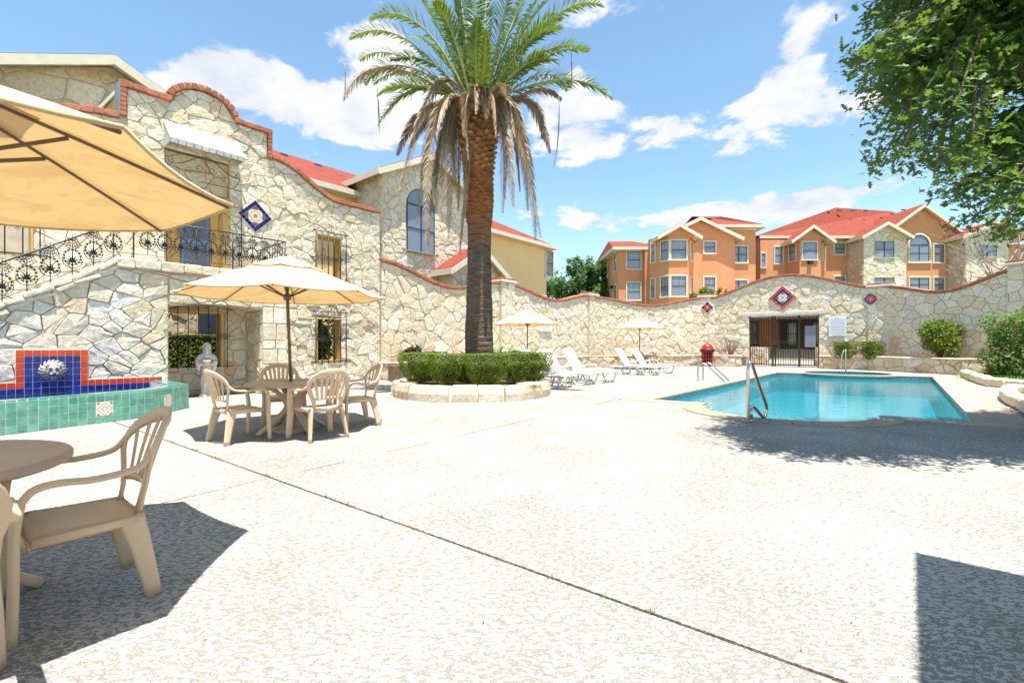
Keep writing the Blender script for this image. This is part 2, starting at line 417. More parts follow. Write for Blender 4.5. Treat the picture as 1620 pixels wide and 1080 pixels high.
M['ground'] = pbr('dry_ground', (.20,.19,.12), .95, (.12,.16,.06), .6, .5, 8)

# ------------------------------------------------------------------ frames: local x along a wall, +y away from the courtyard
A = Vector((.648,.761)); B = Vector((-.761,.648))
class Fr:
    def __init__(s, o, to=None, d=None):
        s.o = Vector(o[:2]); s.d = (Vector(to[:2])-s.o).normalized() if to is not None else Vector(d).normalized()
        s.L = (Vector(to[:2])-s.o).length if to is not None else 0
        s.n = Vector((-s.d.y, s.d.x)); s.rz = math.atan2(s.d.y, s.d.x)
    def w(s, x, y=0, z=0): p = s.o+s.d*x+s.n*y; return Vector((p.x, p.y, z))
    def hit(s, px, py, y=0.0):
        """(x, z) in the frame where the sight line through a photo pixel meets the plane local y"""
        o = s.o+s.n*y; r = Vector(((px-810)/F, 1.0))
        den = r.x*s.d.y-r.y*s.d.x
        k = (o.x*s.d.y-o.y*s.d.x)/den
        p = r*k; return ((p-o).dot(s.d), HC+(HY-py)/F*k)
# ------------------------------------------------------------------ stonework
def clip(poly, nx, ny, c):
    """keep nx*x+ny*y <= c"""
    out = []; n = len(poly)
    for i in range(n):
        p = poly[i]; q = poly[(i+1) % n]
        dp = nx*p[0]+ny*p[1]-c; dq = nx*q[0]+ny*q[1]-c
        if dp <= 0: out.append(p)
        if (dp < 0 < dq) or (dq < 0 < dp):
            t = dp/(dp-dq); out.append((p[0]+(q[0]-p[0])*t, p[1]+(q[1]-p[1])*t))
    return out
def area(poly):
    return .5*sum(poly[i][0]*poly[(i+1) % len(poly)][1]-poly[(i+1) % len(poly)][0]*poly[i][1] for i in range(len(poly)))
def cells(x0, x1, z0, z1, sz, rnd, aspect=1.25):
    sx = sz*aspect**.5; szz = sz/aspect**.5; seeds = []
    j = 0; z = z0-szz*.2
    while z < z1+szz*.8:
        x = x0-sx*(.1 if j % 2 else .6)
        while x < x1+sx:
            if rnd.random() > .12:
                seeds.append((x+rnd.uniform(-.42,.42)*sx, z+rnd.uniform(-.42,.42)*szz))
            if rnd.random() < .10: seeds.append((x+rnd.uniform(.2,.7)*sx, z+rnd.uniform(-.5,.5)*szz))
            x += sx
        z += szz*.92; j += 1
    S = np.array(seeds); S2 = S*np.array([1, aspect]); out = []
    for i, s in enumerate(seeds):
        d2 = ((S2-S2[i])**2).sum(1); idx = np.argsort(d2)[1:19]
        R_ = sz*2.2; poly = [(s[0]-R_, s[1]-R_), (s[0]+R_, s[1]-R_), (s[0]+R_, s[1]+R_), (s[0]-R_, s[1]+R_)]
        for k in idx:
            q = seeds[k]; nx = (q[0]-s[0]); ny = (q[1]-s[1])*aspect**2
            c = .5*((q[0]**2-s[0]**2)+(q[1]**2-s[1]**2)*aspect**2)
            poly = clip(poly, nx, ny, c)
            if len(poly) < 3: break
        if len(poly) >= 3: out.append((s, poly))
    return out
def inset(poly, g):
    """move every edge of a convex polygon inwards by g"""
    out = poly; n = len(poly)
    for i in range(n):
        p = poly[i]; q = poly[(i+1) % n]; ex, ey = q[0]-p[0], q[1]-p[1]; L = math.hypot(ex, ey)
        if L < 1e-6: continue
        nx, ny = ey/L, -ex/L
        out = clip(out, nx, ny, nx*p[0]+ny*p[1]-g)
        if len(out) < 3: return []
    return out
def soften(poly, k=.22):
    out = []; n = len(poly)
    for i in range(n):
        a = poly[i-1]; b = poly[i]; c = poly[(i+1) % n]
        la = math.hypot(a[0]-b[0], a[1]-b[1]); lc = math.hypot(c[0]-b[0], c[1]-b[1])
        if min(la, lc) < 1e-5: continue
        ka = min(k, .5); out.append((b[0]+(a[0]-b[0])*ka, b[1]+(a[1]-b[1])*ka)); out.append((b[0]+(c[0]-b[0])*ka, b[1]+(c[1]-b[1])*ka))
    return out
def stone_verts(poly, depth, rnd, g2=.018):
    n = len(poly); inn = inset(poly, g2)
    cx = sum(p[0] for p in poly)/n; cz = sum(p[1] for p in poly)/n
    R0 = max(math.hypot(p[0]-cx, p[1]-cz) for p in poly)
    k = max(.6, 1-g2*1.1/R0)
    vs = []; tx = rnd.uniform(-.06,.06); tz = rnd.uniform(-.06,.04)
    for x, z in poly: vs.append((x-cx, .012, z-cz))
    for x, z in poly: vs.append((x-cx, -depth*.72+rnd.uniform(-.004,.004), z-cz))
    for x, z in poly:
        a, b = (x-cx)*k, (z-cz)*k; vs.append((a, -depth+a*tx+b*tz+rnd.uniform(-.006,.006), b))
    vs.append((rnd.uniform(-.2,.2)*R0, -depth-rnd.uniform(0,.014), rnd.uniform(-.2,.2)*R0))
    fs = []
    for i in range(n):
        j = (i+1) % n
        fs.append((i, j, n+j, n+i)); fs.append((n+i, n+j, 2*n+j, 2*n+i)); fs.append((2*n+i, 2*n+j, 3*n))
    return (cx, cz), vs, fs
def stonework(parent, x0, x1, z0, top, sz, joint, mat, seed, holes=(), depth=(.03,.055), name='stone', y=0.0, zmax=None, aspect=1.25, limit=290, soft=.09, prio=None):
    """holes: (xa, xb, za, zb). Lays separate stones on the front (local -y) of parent"""
    rnd = random.Random(seed); tf = top if callable(top) else (lambda x: top)
    zm = zmax if zmax is not None else max(tf(x0+(x1-x0)*i/40) for i in range(41))
    st = []
    for s, poly in cells(x0, x1, z0, zm, sz, rnd, aspect):
        poly = clip(poly, -1, 0, -x0); poly = clip(poly, 1, 0, x1) if poly else poly; poly = clip(poly, 0, -1, -z0) if poly else poly
        if len(poly) < 3: continue
        for xa, xb, za, zb in holes:
            cxp = sum(p[0] for p in poly)/len(poly); czp = sum(p[1] for p in poly)/len(poly)
            if min(p[0] for p in poly) >= xb or max(p[0] for p in poly) <= xa or min(p[1] for p in poly) >= zb or max(p[1] for p in poly) <= za: continue
            opts = [clip(poly, 1, 0, xa), clip(poly, -1, 0, -xb), clip(poly, 0, 1, za), clip(poly, 0, -1, -zb)]
            opts = [o for o in opts if len(o) >= 3]
            if not opts: poly = []; break
            poly = max(opts, key=area)
        if len(poly) < 3: continue
        # the sloping or curved head of the wall
        xs = [p[0] for p in poly]; xm = sum(xs)/len(xs)
        if callable(top):
            e = .03; t0, t1 = tf(xm-e), tf(xm+e)
            if abs(t1-t0) < .3:
                sl = (t1-t0)/(2*e); poly = clip(poly, -sl, 1, tf(xm)-sl*xm)
            poly = [(p[0], min(p[1], tf(p[0]))) for p in poly]
        else: poly = clip(poly, 0, 1, top)
        if len(poly) < 3 or area(poly) < .004: continue
        q = inset(poly, joint)
        if len(q) < 3 or area(q) < .003: continue
        q = soften(q, soft)
        if len(q) < 3: continue
        st.append((area(q), q))
    st.sort(key=(lambda t: -t[0]) if prio is None else (lambda t: prio(t[1])))
    rest = MB()
    for k, (a, q) in enumerate(st):
        dep = rnd.uniform(*depth)
        (cx, cz), vs, fs = stone_verts(q, dep, rnd, min(.016, joint*1.3))
        if k < limit:
            mb = MB().add(vs, fs); mb.obj(name, mat, parent, (cx, y, cz))
        else:
            rest.add([(v[0]+cx, v[1]+y, v[2]+cz) for v in vs], fs)
    if rest.v: tag(rest.obj('small_stones', mat, parent), kind='stuff')
def wall_core(mb, x0, x1, z0, top, y0, y1, holes=(), step=.25, mi=0):
    tf = top if callable(top) else (lambda x: top)
    xs = {x0, x1}
    for h in holes: xs |= {min(max(h[0], x0), x1), min(max(h[1], x0), x1)}
    if callable(top):
        n = max(1, int((x1-x0)/step)); xs |= {x0+(x1-x0)*i/n for i in range(n+1)}
    xs = sorted(xs)
    for a, b in zip(xs, xs[1:]):
        if b-a < 1e-4: continue
        m = (a+b)/2; hs = sorted([h for h in holes if h[0] <= m <= h[1]], key=lambda h: h[2])
        ta, tb = (tf(a+1e-4), tf(b-1e-4)); lo = z0
        for h in hs:
            if h[2] > lo: mb.box(a, b, y0, y1, lo, min(h[2], ta))
            lo = h[3]
        if lo < min(ta, tb):
            mb.add([(a,y0,lo),(b,y0,lo),(b,y1,lo),(a,y1,lo),(a,y0,ta),(b,y0,tb),(b,y1,tb),(a,y1,ta)],
                   [(0,3,2,1),(4,5,6,7),(0,1,5,4),(1,2,6,5),(2,3,7,6),(3,0,4,7)])
    return mb
BRICK = {}
def brick_mesh(L, D, H):
    k = (round(L,2), round(D,2), round(H,2))
    if k not in BRICK: BRICK[k] = MB().bbox(-L/2, L/2, -D/2, D/2, -H/2, H/2, .008).mesh('brick', M['brick'])
    return BRICK[k]
def brick_line(parent, pts, L=.2, D=.42, H=.11, yc=0.0, gap=.012, off=.5):
    MB().sweep([(p[0], yc, p[1]+H*.42) for p in pts], D*.485, H*.40, side=(0,1,0), n=4, power=.01).obj('mortar_bed', M['brickbed'], parent)
    """bricks laid along a polyline of (x, z) points in the parent's x-z plane"""
    seg = []; tot = 0
    for p, q in zip(pts, pts[1:]):
        l = math.hypot(q[0]-p[0], q[1]-p[1]); seg.append((tot, l, p, q)); tot += l
    n = max(1, round(tot/(L+gap))); st = tot/n
    for i in range(n):
        s = (i+.5)*st
        for t0, l, p, q in seg:
            if t0 <= s <= t0+l+1e-9:
                k = (s-t0)/max(l, 1e-9); x = p[0]+(q[0]-p[0])*k; z = p[1]+(q[1]-p[1])*k
                a = math.atan2(q[1]-p[1], q[0]-p[0]); nx, nz = -math.sin(a), math.cos(a); break
        o = link('brick', brick_mesh(L, D, H), parent, (x+nx*H*off, yc+random.uniform(-.006,.006), z+nz*H*off), (0, -a+random.uniform(-.012,.012), 0))
        o.scale = ((st-gap)/L, 1, 1)

# ------------------------------------------------------------------ the courtyard enclosure points
P0 = Vector((-4.5, 15.9)); P1 = P0+A*6.5; P2 = P0+A*13.85; P3 = Vector((11.36, 27.3)); P4 = Vector((17.6, 22.35)); P5 = Vector((18.9, 17.2))
P6 = P5+Vector((1.2,-6.0))
W1 = Fr(P0, d=A)                      # the tall facade: x<0
FF = Fr((-7.2, 9.8), d=A)             # stair and balcony front, 1.9 m before the facade

# ------------------------------------------------------------------ ground, deck, pool
pl = Vector((2.97,10.03)); pf1 = Vector((11.2,19.8)); pf2 = Vector((15.4,17.1)); pn = Vector((7.0,7.02))
es = (pn-pl).normalized(); ew = Vector((es.y, -es.x))
if ew.y > 0: ew = -ew
def pl_near(s, w): return pl+es*s+ew*w
near = [pl_near(1.12, 0), pl_near(1.12, .32)]
for i in range(0, 17):
    a = math.pi*(1-i/16); near.append(pl_near(2.5+1.28*math.cos(a), .38+1.1*math.sin(a)))
near += [pl_near(3.88, .32), pl_near(3.88, 0)]
spa_c = Vector((13.9,19.45)); SPR = 1.5
far_pts = []
fd = (pf1-pf2).normalized(); Lf = (pf1-pf2).length
s0 = (spa_c-pf2).dot(fd); h0 = abs((spa_c-pf2).cross(fd)) if False else abs((spa_c-pf2).x*fd.y-(spa_c-pf2).y*fd.x)
RB = SPR+.42; hw = math.sqrt(max(.01, RB*RB-h0*h0))
inward = Vector((fd.y, -fd.x)); 
if (pl-pf2).dot(inward) < 0: inward = -inward
for i in range(0, 13):
    a = -1+2*i/12; s = s0+hw*a; dep = math.sqrt(max(0, RB*RB-(hw*a)**2))-h0
    if 0.05 < s < Lf-.05: far_pts.append(pf2+fd*s+inward*max(0, dep))
pool = [pl]+near+[pn, pf2]+far_pts+[pf1]      # runs anticlockwise seen from above
def offs(poly, g):
    n = len(poly); out = []
    ar = sum(poly[i].x*poly[(i+1) % n].y-poly[(i+1) % n].x*poly[i].y for i in range(n))
    sg = 1 if ar > 0 else -1
    for i in range(n):
        a, b, c = poly[i-1], poly[i], poly[(i+1) % n]
        n1 = Vector(((b-a).y, -(b-a).x)).normalized()*sg; n2 = Vector(((c-b).y, -(c-b).x)).normalized()*sg
        m = (n1+n2); m = m.normalized() if m.length > 1e-6 else n1
        out.append(b+m*min(g/max(.45, m.dot(n1)), 2*abs(g)) if g > 0 else b+m*g/max(.45, m.dot(n1)))
    return out
CW = .36
pool_out = offs(pool, CW)
# merge the notch corners of the outer coping line
po = [pl+(pl-pf1).normalized()*CW+(pl-pn).normalized()*CW]
po += [pl_near(.85, CW)]
for i in range(0, 17):
    a = math.pi*(1-i/16); po.append(pl_near(2.5+1.68*math.cos(a), .42+1.48*math.sin(a)))
po += [pl_near(4.15, CW)]
po += [pn+(pn-pf2).normalized()*CW+(pn-pl).normalized()*.55, pf2+(pf2-pn).normalized()*CW*.2+(pf2-pf1).normalized()*.55]
pool_hole = pool
spa = [spa_c+Vector((math.cos(a), math.sin(a)))*SPR for a in [2*math.pi*i/40 for i in range(40)]]
def holed(name, outer, holes, z, mat, kind=None, thick=0.0):
    loops = [[Vector((p[0], p[1], 0)) for p in outer]]+[[Vector((p[0], p[1], 0)) for p in h] for h in holes]
    tri = tessellate_polygon(loops); flat = [p for l in loops for p in l]
    vs = [(p.x, p.y, z) for p in flat]; fs = []
    for t in tri:
        a, b, c = (flat[i] for i in t)
        cr = (b-a).cross(c-a).z; fs.append(tuple(t) if cr > 0 else tuple(t[::-1]))
    if thick:
        k = 0; n0 = len(flat); vs += [(p.x, p.y, z-thick) for p in flat]
        for l in loops:
            n = len(l)
            for i in range(n): fs.append((k+i, k+(i+1) % n, n0+k+(i+1) % n, n0+k+i))
            k += n
    o = MB().add(vs, fs).obj(name, mat)
    if kind: o['kind'] = kind
    return o
# far ground with a pit where deck and pool lie
deck_out = [(-14,-6), (14,-6), (22,4), (22,16), (19.5,24), (12,30.5), (5,29.5), (-2.5,20.5), (-14,6)]
holed('ground', [(-900,-300), (900,-300), (900,1500), (-900,1500)], [[Vector(p) for p in deck_out]], -.03, M['ground'], 'structure')
J0 = px_ground(245, 690).xy; J1 = px_ground(1340, 1080).xy; jd = (J1-J0).normalized(); jn = Vector((-jd.y, jd.x))
K0 = px_ground(215, 805).xy; K1 = px_ground(430, 755).xy; kd = (K1-K0).normalized(); kn = Vector((-kd.y, kd.x))
def cut(poly, n, c): return [Vector(p) for p in clip([tuple(p) for p in poly], n.x, n.y, c)]
cJ = jn.dot(J0); g = .011
hi = cut(deck_out, -jn, -(cJ+g)); lo = cut(deck_out, jn, cJ-g)
holed('deck', hi, [pool, spa], 0.0, M['deck'], 'structure', .08)
cK = kn.dot(K0)
holed('deck', cut(lo, kn, cK-.006), [], 0.0, M['deck'], 'structure', .08)
holed('deck', cut(lo, -kn, -(cK+.006)), [], 0.0, M['deck'], 'structure', .08)
holed('ground_bed', deck_out, [offs(pool, .02), spa], -.075, M['soil'], 'structure')
# soil in the wide joint, with a ragged timber edge
mb = MB(); Lj = (J1-J0).length+6
mj = Matrix.Translation((J0.x, J0.y, 0)) @ Matrix.Rotation(math.atan2(jd.y, jd.x), 4, 'Z')
x = -1.0
while x < Lj:
    l = random.uniform(.25,.7); mb.box(x, x+l, -.011, .011, -.03, -.012+random.uniform(-.006,.008), mj); x += l
tag(mb.obj('joint_filler', pbr('joint_wood', (.16,.075,.04), .95, (.07,.05,.035), 12, .8, 60)), kind='structure')
# narrow saw-cut joints on the pool side
mb = MB()
for a, b in ((px_ground(480,745), px_ground(1022,622)), (px_ground(904,625.5), px_ground(1000,631)), (px_ground(873,654), px_ground(1000,626)), (px_ground(1475,598), px_ground(1597,674))):
    dv = (b-a); L = dv.length; mm = Matrix.Translation((a.x, a.y, 0)) @ Matrix.Rotation(math.atan2(dv.y, dv.x), 4, 'Z')
    x = 0
    while x < L:
        l = random.uniform(.2,.6)
        if random.random() < .8: mb.box(x, min(L, x+l), -.006, .006, .0005, .003, mm)
        x += l
tag(mb.obj('joint_sealant', pbr('joint_dark', (.20,.15,.11), .95)), kind='structure')
# weeds along the joint
vs = []
for k in range(26):
    t = random.choice([1.35, 1.9, 2.55, 3.1, 4.0, 4.25, 6.6, .6]) + random.gauss(0, .07) if k < 20 else random.uniform(0, 7)
    c = J0+jd*t; 
    for _ in range(7):
        a = random.uniform(0, 6.28); h = random.uniform(.008,.026); w = .0025
        bx, by = c.x+random.gauss(0,.012), c.y+random.gauss(0,.008); dx, dy = math.cos(a)*w, math.sin(a)*w; lx, ly = math.cos(a+1.5)*h*.6, math.sin(a+1.5)*h*.6
        vs += [(bx-dx,by-dy,-.005),(bx+dx,by+dy,-.005),(bx+lx+dx*.6,by+ly+dy*.6,h),(bx+lx-dx*.6,by+ly-dy*.6,h)]
tag(link('weeds', np_mesh('weeds', np.array(vs), 4, leafmat('weed', (.10,.12,.03), (.22,.12,.06)))), kind='stuff')
# fallen leaves and bits on the deck
vs = []
for k in range(18):
    px, py = random.uniform(260,1600), random.uniform(640,1075); c = px_ground(px, py); a = random.uniform(0, 6.28); l = random.uniform(.004,.011); w = l*.45
    if 1000 < px and py < 680: continue
    e1 = Vector((math.cos(a), math.sin(a), 0)); e2 = Vector((-math.sin(a), math.cos(a), .5))
    for q in (-e1*l, -e2*w, e1*l, e2*w): p = c+q+Vector((0,0,.006)); vs.append(tuple(p))
tag(link('fallen_leaves', np_mesh('fallen_leaves', np.array(vs), 4, pbr('dry_leaf', (.16,.08,.03), .9, rnd=.3))), kind='stuff')

# pool shell
def wall_strip(poly, z0, z1, closed=True):
    n = len(poly); vs = [(p.x, p.y, z0) for p in poly]+[(p.x, p.y, z1) for p in poly]
    return vs, [(i, (i+1) % n, n+(i+1) % n, n+i) for i in range(n)]
mb = MB(); v_, f_ = wall_strip(pool, -1.3, -.19); mb.add(v_, f_)
k0 = len(mb.v)
o = holed('pool_floor', pool, [], -.78, M['plaster'], 'structure')
tag(mb.obj('pool_basin', M['plaster']), kind='structure')
steps = tag(MB().prism([tuple(pl_near(2.5+1.1*math.cos(math.pi*(1-i/12)), .3+.9*math.sin(math.pi*(1-i/12)))) for i in range(13)], -.8, -.30).obj('pool_step', M['plaster']), kind='structure')
tag(MB().prism([tuple(pl_near(2.5+.75*math.cos(math.pi*(1-i/12)), -.25+.9*math.sin(math.pi*(1-i/12)))) for i in range(13)], -.8, -.52).obj('pool_step', M['plaster']), kind='structure')
# waterline tiles: one band, cut into tiles
mb = MB(); 
n = len(pool)
for i in range(n):
    a, b = pool[i], pool[(i+1) % n]; L = (b-a).length; k = max(1, round(L/.15)); dv = (b-a)/L
    nin = Vector((-dv.y, dv.x))
    for j in range(k):
        p = a+dv*(L*j/k+.003); q = a+dv*(L*(j+1)/k-.003)
        for z0, z1 in ((-.19,-.105), (-.10,-.02)):
            ps = [(p.x,p.y),(q.x,q.y)]; off_ = nin*.006
            mb.add([(p.x,p.y,z0),(q.x,q.y,z0),(q.x,q.y,z1),(p.x,p.y,z1),(p.x+off_.x,p.y+off_.y,z0),(q.x+off_.x,q.y+off_.y,z0),(q.x+off_.x,q.y+off_.y,z1),(p.x+off_.x,p.y+off_.y,z1)],
                   [(4,5,6,7),(0,4,7,3),(1,2,6,5),(3,7,6,2),(0,1,5,4)])
tag(mb.obj('pool_waterline_band', M['watertile']), kind='structure')
v_, f_ = wall_strip(pool, -.02, .001); mb = MB().add(v_, f_); v_, f_ = wall_strip(pool, -.19, -.18)
tag(mb.obj('pool_edge', M['cap']), kind='structure')
holed('pool_water', pool, [], -.13, M['water'], 'structure')
# spa
v_, f_ = wall_strip(spa, -.6, .0); tag(MB().add(v_, f_).obj('spa_basin', M['watertile']), kind='structure')
holed('spa_floor', spa, [], -.6, M['plaster'], 'structure'); holed('spa_water', spa, [], -.07, M['water'], 'structure')
# coping pieces: flat slabs set round the pool edge
cop = empty('pool_coping', (0,0,0)); cop['kind'] = 'structure'
def coping_run(a, b, width, mat, L=.62, outn=None, z=.010):
    dv = (b-a); T = dv.length; dv /= T; nn = outn
    k = max(1, round(T/L))
    for j in range(k):
        p = a+dv*(T*j/k+.004); q = a+dv*(T*(j+1)/k-.004)
        poly = [tuple(p-nn*.03), tuple(q-nn*.03), tuple(q+nn*width), tuple(p+nn*width)]
        c = (p+q)/2; loc = [(x-c.x, y-c.y) for x, y in poly]
        MB().prism(loc, -.03, z+random.uniform(-.001,.001)).obj('coping_stone', mat, cop, (c.x, c.y, 0))
ctr = (pl+pf1+pf2+pn)/4
def outw(a, b):
    dv = (b-a).normalized(); nn = Vector((dv.y, -dv.x)); m = (a+b)/2
    return nn if (m-ctr).dot(nn) > 0 else -nn
coping_run(pl, pl_near(1.12,0), CW, M['coping'], outn=outw(pl, pl_near(1.12,0)))
coping_run(pl_near(3.88,0), pn+es*.0, CW, M['coping'], outn=ew)
coping_run(pn-(pf2-pn).normalized()*CW, pf2+(pf2-pn).normalized()*CW, .62, M['coping'], .62, outw(pn, pf2))
coping_run(pf1+(pf1-pl).normalized()*CW, pl-(pf1-pl).normalized()*CW, CW, M['coping'], .62, outw(pf1, pl))
i0 = 0
fp = [pf2]+far_pts+[pf1]
for a, b in zip(fp, fp[1:]):
    dv = (b-a).normalized(); nn = -inward if abs(dv.dot(inward)) < .2 else Vector((dv.y, -dv.x))
    if nn.dot(-inward) < 0: nn = -nn
    coping_run(a, b, .34, M['coping'], .6, nn)
for i in range(16):                       # the rounded entry of golden flagstone
    a0 = math.pi*(1-(i+.03)/16); a1 = math.pi*(1-(i+.97)/16)
    q = [pl_near(2.5+(1.28-.03)*math.cos(a0), .38+(1.1-.03)*math.sin(a0)), pl_near(2.5+(1.28-.03)*math.cos(a1), .38+(1.1-.03)*math.sin(a1)),
         pl_near(2.5+1.66*math.cos(a1), .40+1.5*math.sin(a1)), pl_near(2.5+1.66*math.cos(a0), .40+1.5*math.sin(a0))]
    c = sum(q, Vector((0,0)))/4
    MB().prism([(p.x-c.x, p.y-c.y) for p in q][::-1], -.03, .015).obj('coping_stone', M['copinggold'], cop, (c.x, c.y, 0))
for s in (.86, 3.86):
    q = [pl_near(s, -.02), pl_near(s+.28, -.02), pl_near(s+.28, .42), pl_near(s, .42)]; c = sum(q, Vector((0,0)))/4
    MB().prism([(p.x-c.x, p.y-c.y) for p in q][::-1], -.03, .0165).obj('coping_stone', M['copinggold'], cop, (c.x, c.y, 0))
# depth and NO DIVING markings set into the coping
def text_mesh(s, size, mat):
    cu = bpy.data.curves.new('t', 'FONT'); cu.body = s; cu.size = size; cu.align_x = 'CENTER'; cu.align_y = 'CENTER'; cu.extrude = 0.0008
    o = bpy.data.objects.new('t', cu); COL.objects.link(o); dg = bpy.context.evaluated_depsgraph_get()
    me = bpy.data.meshes.new_from_object(o.evaluated_get(dg)); COL.objects.unlink(o); bpy.data.objects.remove(o); bpy.data.curves.remove(cu)
    me.materials.clear(); me.materials.append(mat); return me
tw = pl_near(4.35, .19); ta = math.atan2(es.y, es.x)
MBp = MB().box(-.42,.42,-.075,.075,0,.004).obj('marking_tile', M['whitetile'], cop, (tw.x, tw.y, .012), (0,0,ta))
link('lettering', text_mesh('NO DIVING', .12, M['ink']), MBp, (0,0,.0052))
for px, py in ((1597,665), (1393,664)):
    c = px_ground(px, py)
    t = MB().box(-.16,.16,-.075,.075,0,.004).obj('marking_tile', M['whitetile'], cop, (c.x, c.y, .012 if px < 1500 else .003), (0,0,ta))
    MB().box(-.10,-.04,-.04,.04,.004,.006).box(0,.03,-.04,.04,.004,.006).box(.06,.09,-.04,.04,.004,.006).obj('lettering', M['ink'], t)
t = px_ground(1533, 617.5)
t = tag(MB().box(-.3,.3,-.2,.2,0,.004).obj('marking_tile', M['whitetile'], cop, (t.x, t.y, .003), (0,0,ta)))
# ------------------------------------------------------------------ garden walls between piers
ZT, ZP = 3.37, 4.02
def sag(L, za, zt, zb):
    def f(x):
        t = max(0, min(1, x/L)); k = .5-.5*math.cos(2*math.pi*t)
        return (za+(zb-za)*t)*(1-k)+zt*k
    return f
def arch(L, za, zt, zb):
    def f(x):
        t = max(0, min(1, x/L)); k = (.5-.5*math.cos(2*math.pi*t))**.8
        return (za+(zb-za)*t)*(1-k)+zt*k
    return f
def garden_wall(a, b, f, seed, label, holes=(), x0=0.0, x1=None, sz=.39, bricks=True, skip=False):
    fr = Fr(a, b); L = fr.L if x1 is None else x1
    e = empty('garden_wall', (*fr.w(0).xy, 0), fr.rz, label, 'wall', 'stone garden walls round the courtyard')
    cb = MB(); wall_core(cb, x0, L, -.3, f, 0, .34, holes); cb.obj('mortar_core', M['mortar_far'], e)
    stonework(e, x0+.02, L-.02, .0, lambda x: f(x)-.01, sz, .009, M['stone'], seed, holes, (.02,.045), aspect=1.2)
    if bricks:
        n = 36; pts = [(x0+(L-x0)*i/n, f(x0+(L-x0)*i/n)+.005) for i in range(n+1)]
        brick_line(e, pts, .21, .50, .11, .15)
    return fr, e
W_A, e_wA = garden_wall(P0, P1, sag(6.5, 4.02, ZT, 3.86), 11, 'sagging stone wall between the tall facade and the first pier, behind the palm', x0=.05, sz=.46)
W_B, e_wB = garden_wall(P1, P2, sag(7.35, 3.86, ZT, 3.9), 12, 'sagging stone wall behind the small sign and the umbrella by the hedge')
W_C, e_wC = garden_wall(P2, P3, sag((P3-P2).length, 3.8, ZT, 3.85), 13, 'sagging stone wall behind the white parasol and below the orange building')
GH = (2.26, 5.5, -.5, 2.74)
LG = (P4-P3).length
W_D, e_wD = garden_wall(P3, P4, arch(LG, 3.75, 4.80, 3.85), 14, 'humped stone wall pierced by the iron gate', [GH])
W_E, e_wE = garden_wall(P4, P5, sag((P5-P4).length, 3.85, ZT, 4.0), 15, 'stone wall behind the round shrub, right of the gate wall')
W_F, e_wF = garden_wall(P5, P6, sag((P6-P5).length, 4.1, 3.6, 4.1), 16, 'stone wall at the far right behind the flowering bush', sz=.6)
def pier(p, fr, label, h=3.92, w=.92, proj=.16, seed=1, bricks=True):
    e = empty('wall_pier', (p.x, p.y, 0), fr.rz, label, 'pier', 'stone piers of the courtyard wall')
    MB().box(-w/2, w/2, -proj, .44, -.3, h).obj('pier_core', M['mortar_far'], e)
    stonework(e, -w/2+.01, w/2-.01, 0, h-.02, .42, .011, M['stone'], seed, (), (.02,.04), y=-proj, aspect=1.0)
    MB().bbox(-w/2-.07, w/2+.07, -proj-.09, .5, h, h+.10, .015).obj('cap_slab', M['cap'], e)
    k = 4
    for i in range(k):
        L = (w+.12)/k; link('brick', brick_mesh(L-.014, .62, .10), e, (-w/2-.06+L*(i+.5), .19-proj*.5, h+.152))
    return e
pier(P1, W_A, 'stone pier with brick cap just right of the palm trunk', seed=21)
pier(P2, W_B, 'stone pier with brick cap between the two small far umbrellas', seed=22)
e_p3 = pier(P3, Fr(P2, P4), 'stone pier with red tile diamond, behind the red bin', seed=23)
e_p4 = pier(P4, Fr(P3, P5), 'stone pier with tile diamond right of the rules sign', seed=24)
pier(P5, W_F, 'stone pier with pale cap at the right edge', seed=25, h=4.12)
# lintel over the gate
MB().bbox(GH[0]-.55, GH[1]+.3, -.06, .3, 2.745, 2.93, .015).obj('lintel', M['cap'], e_wD)

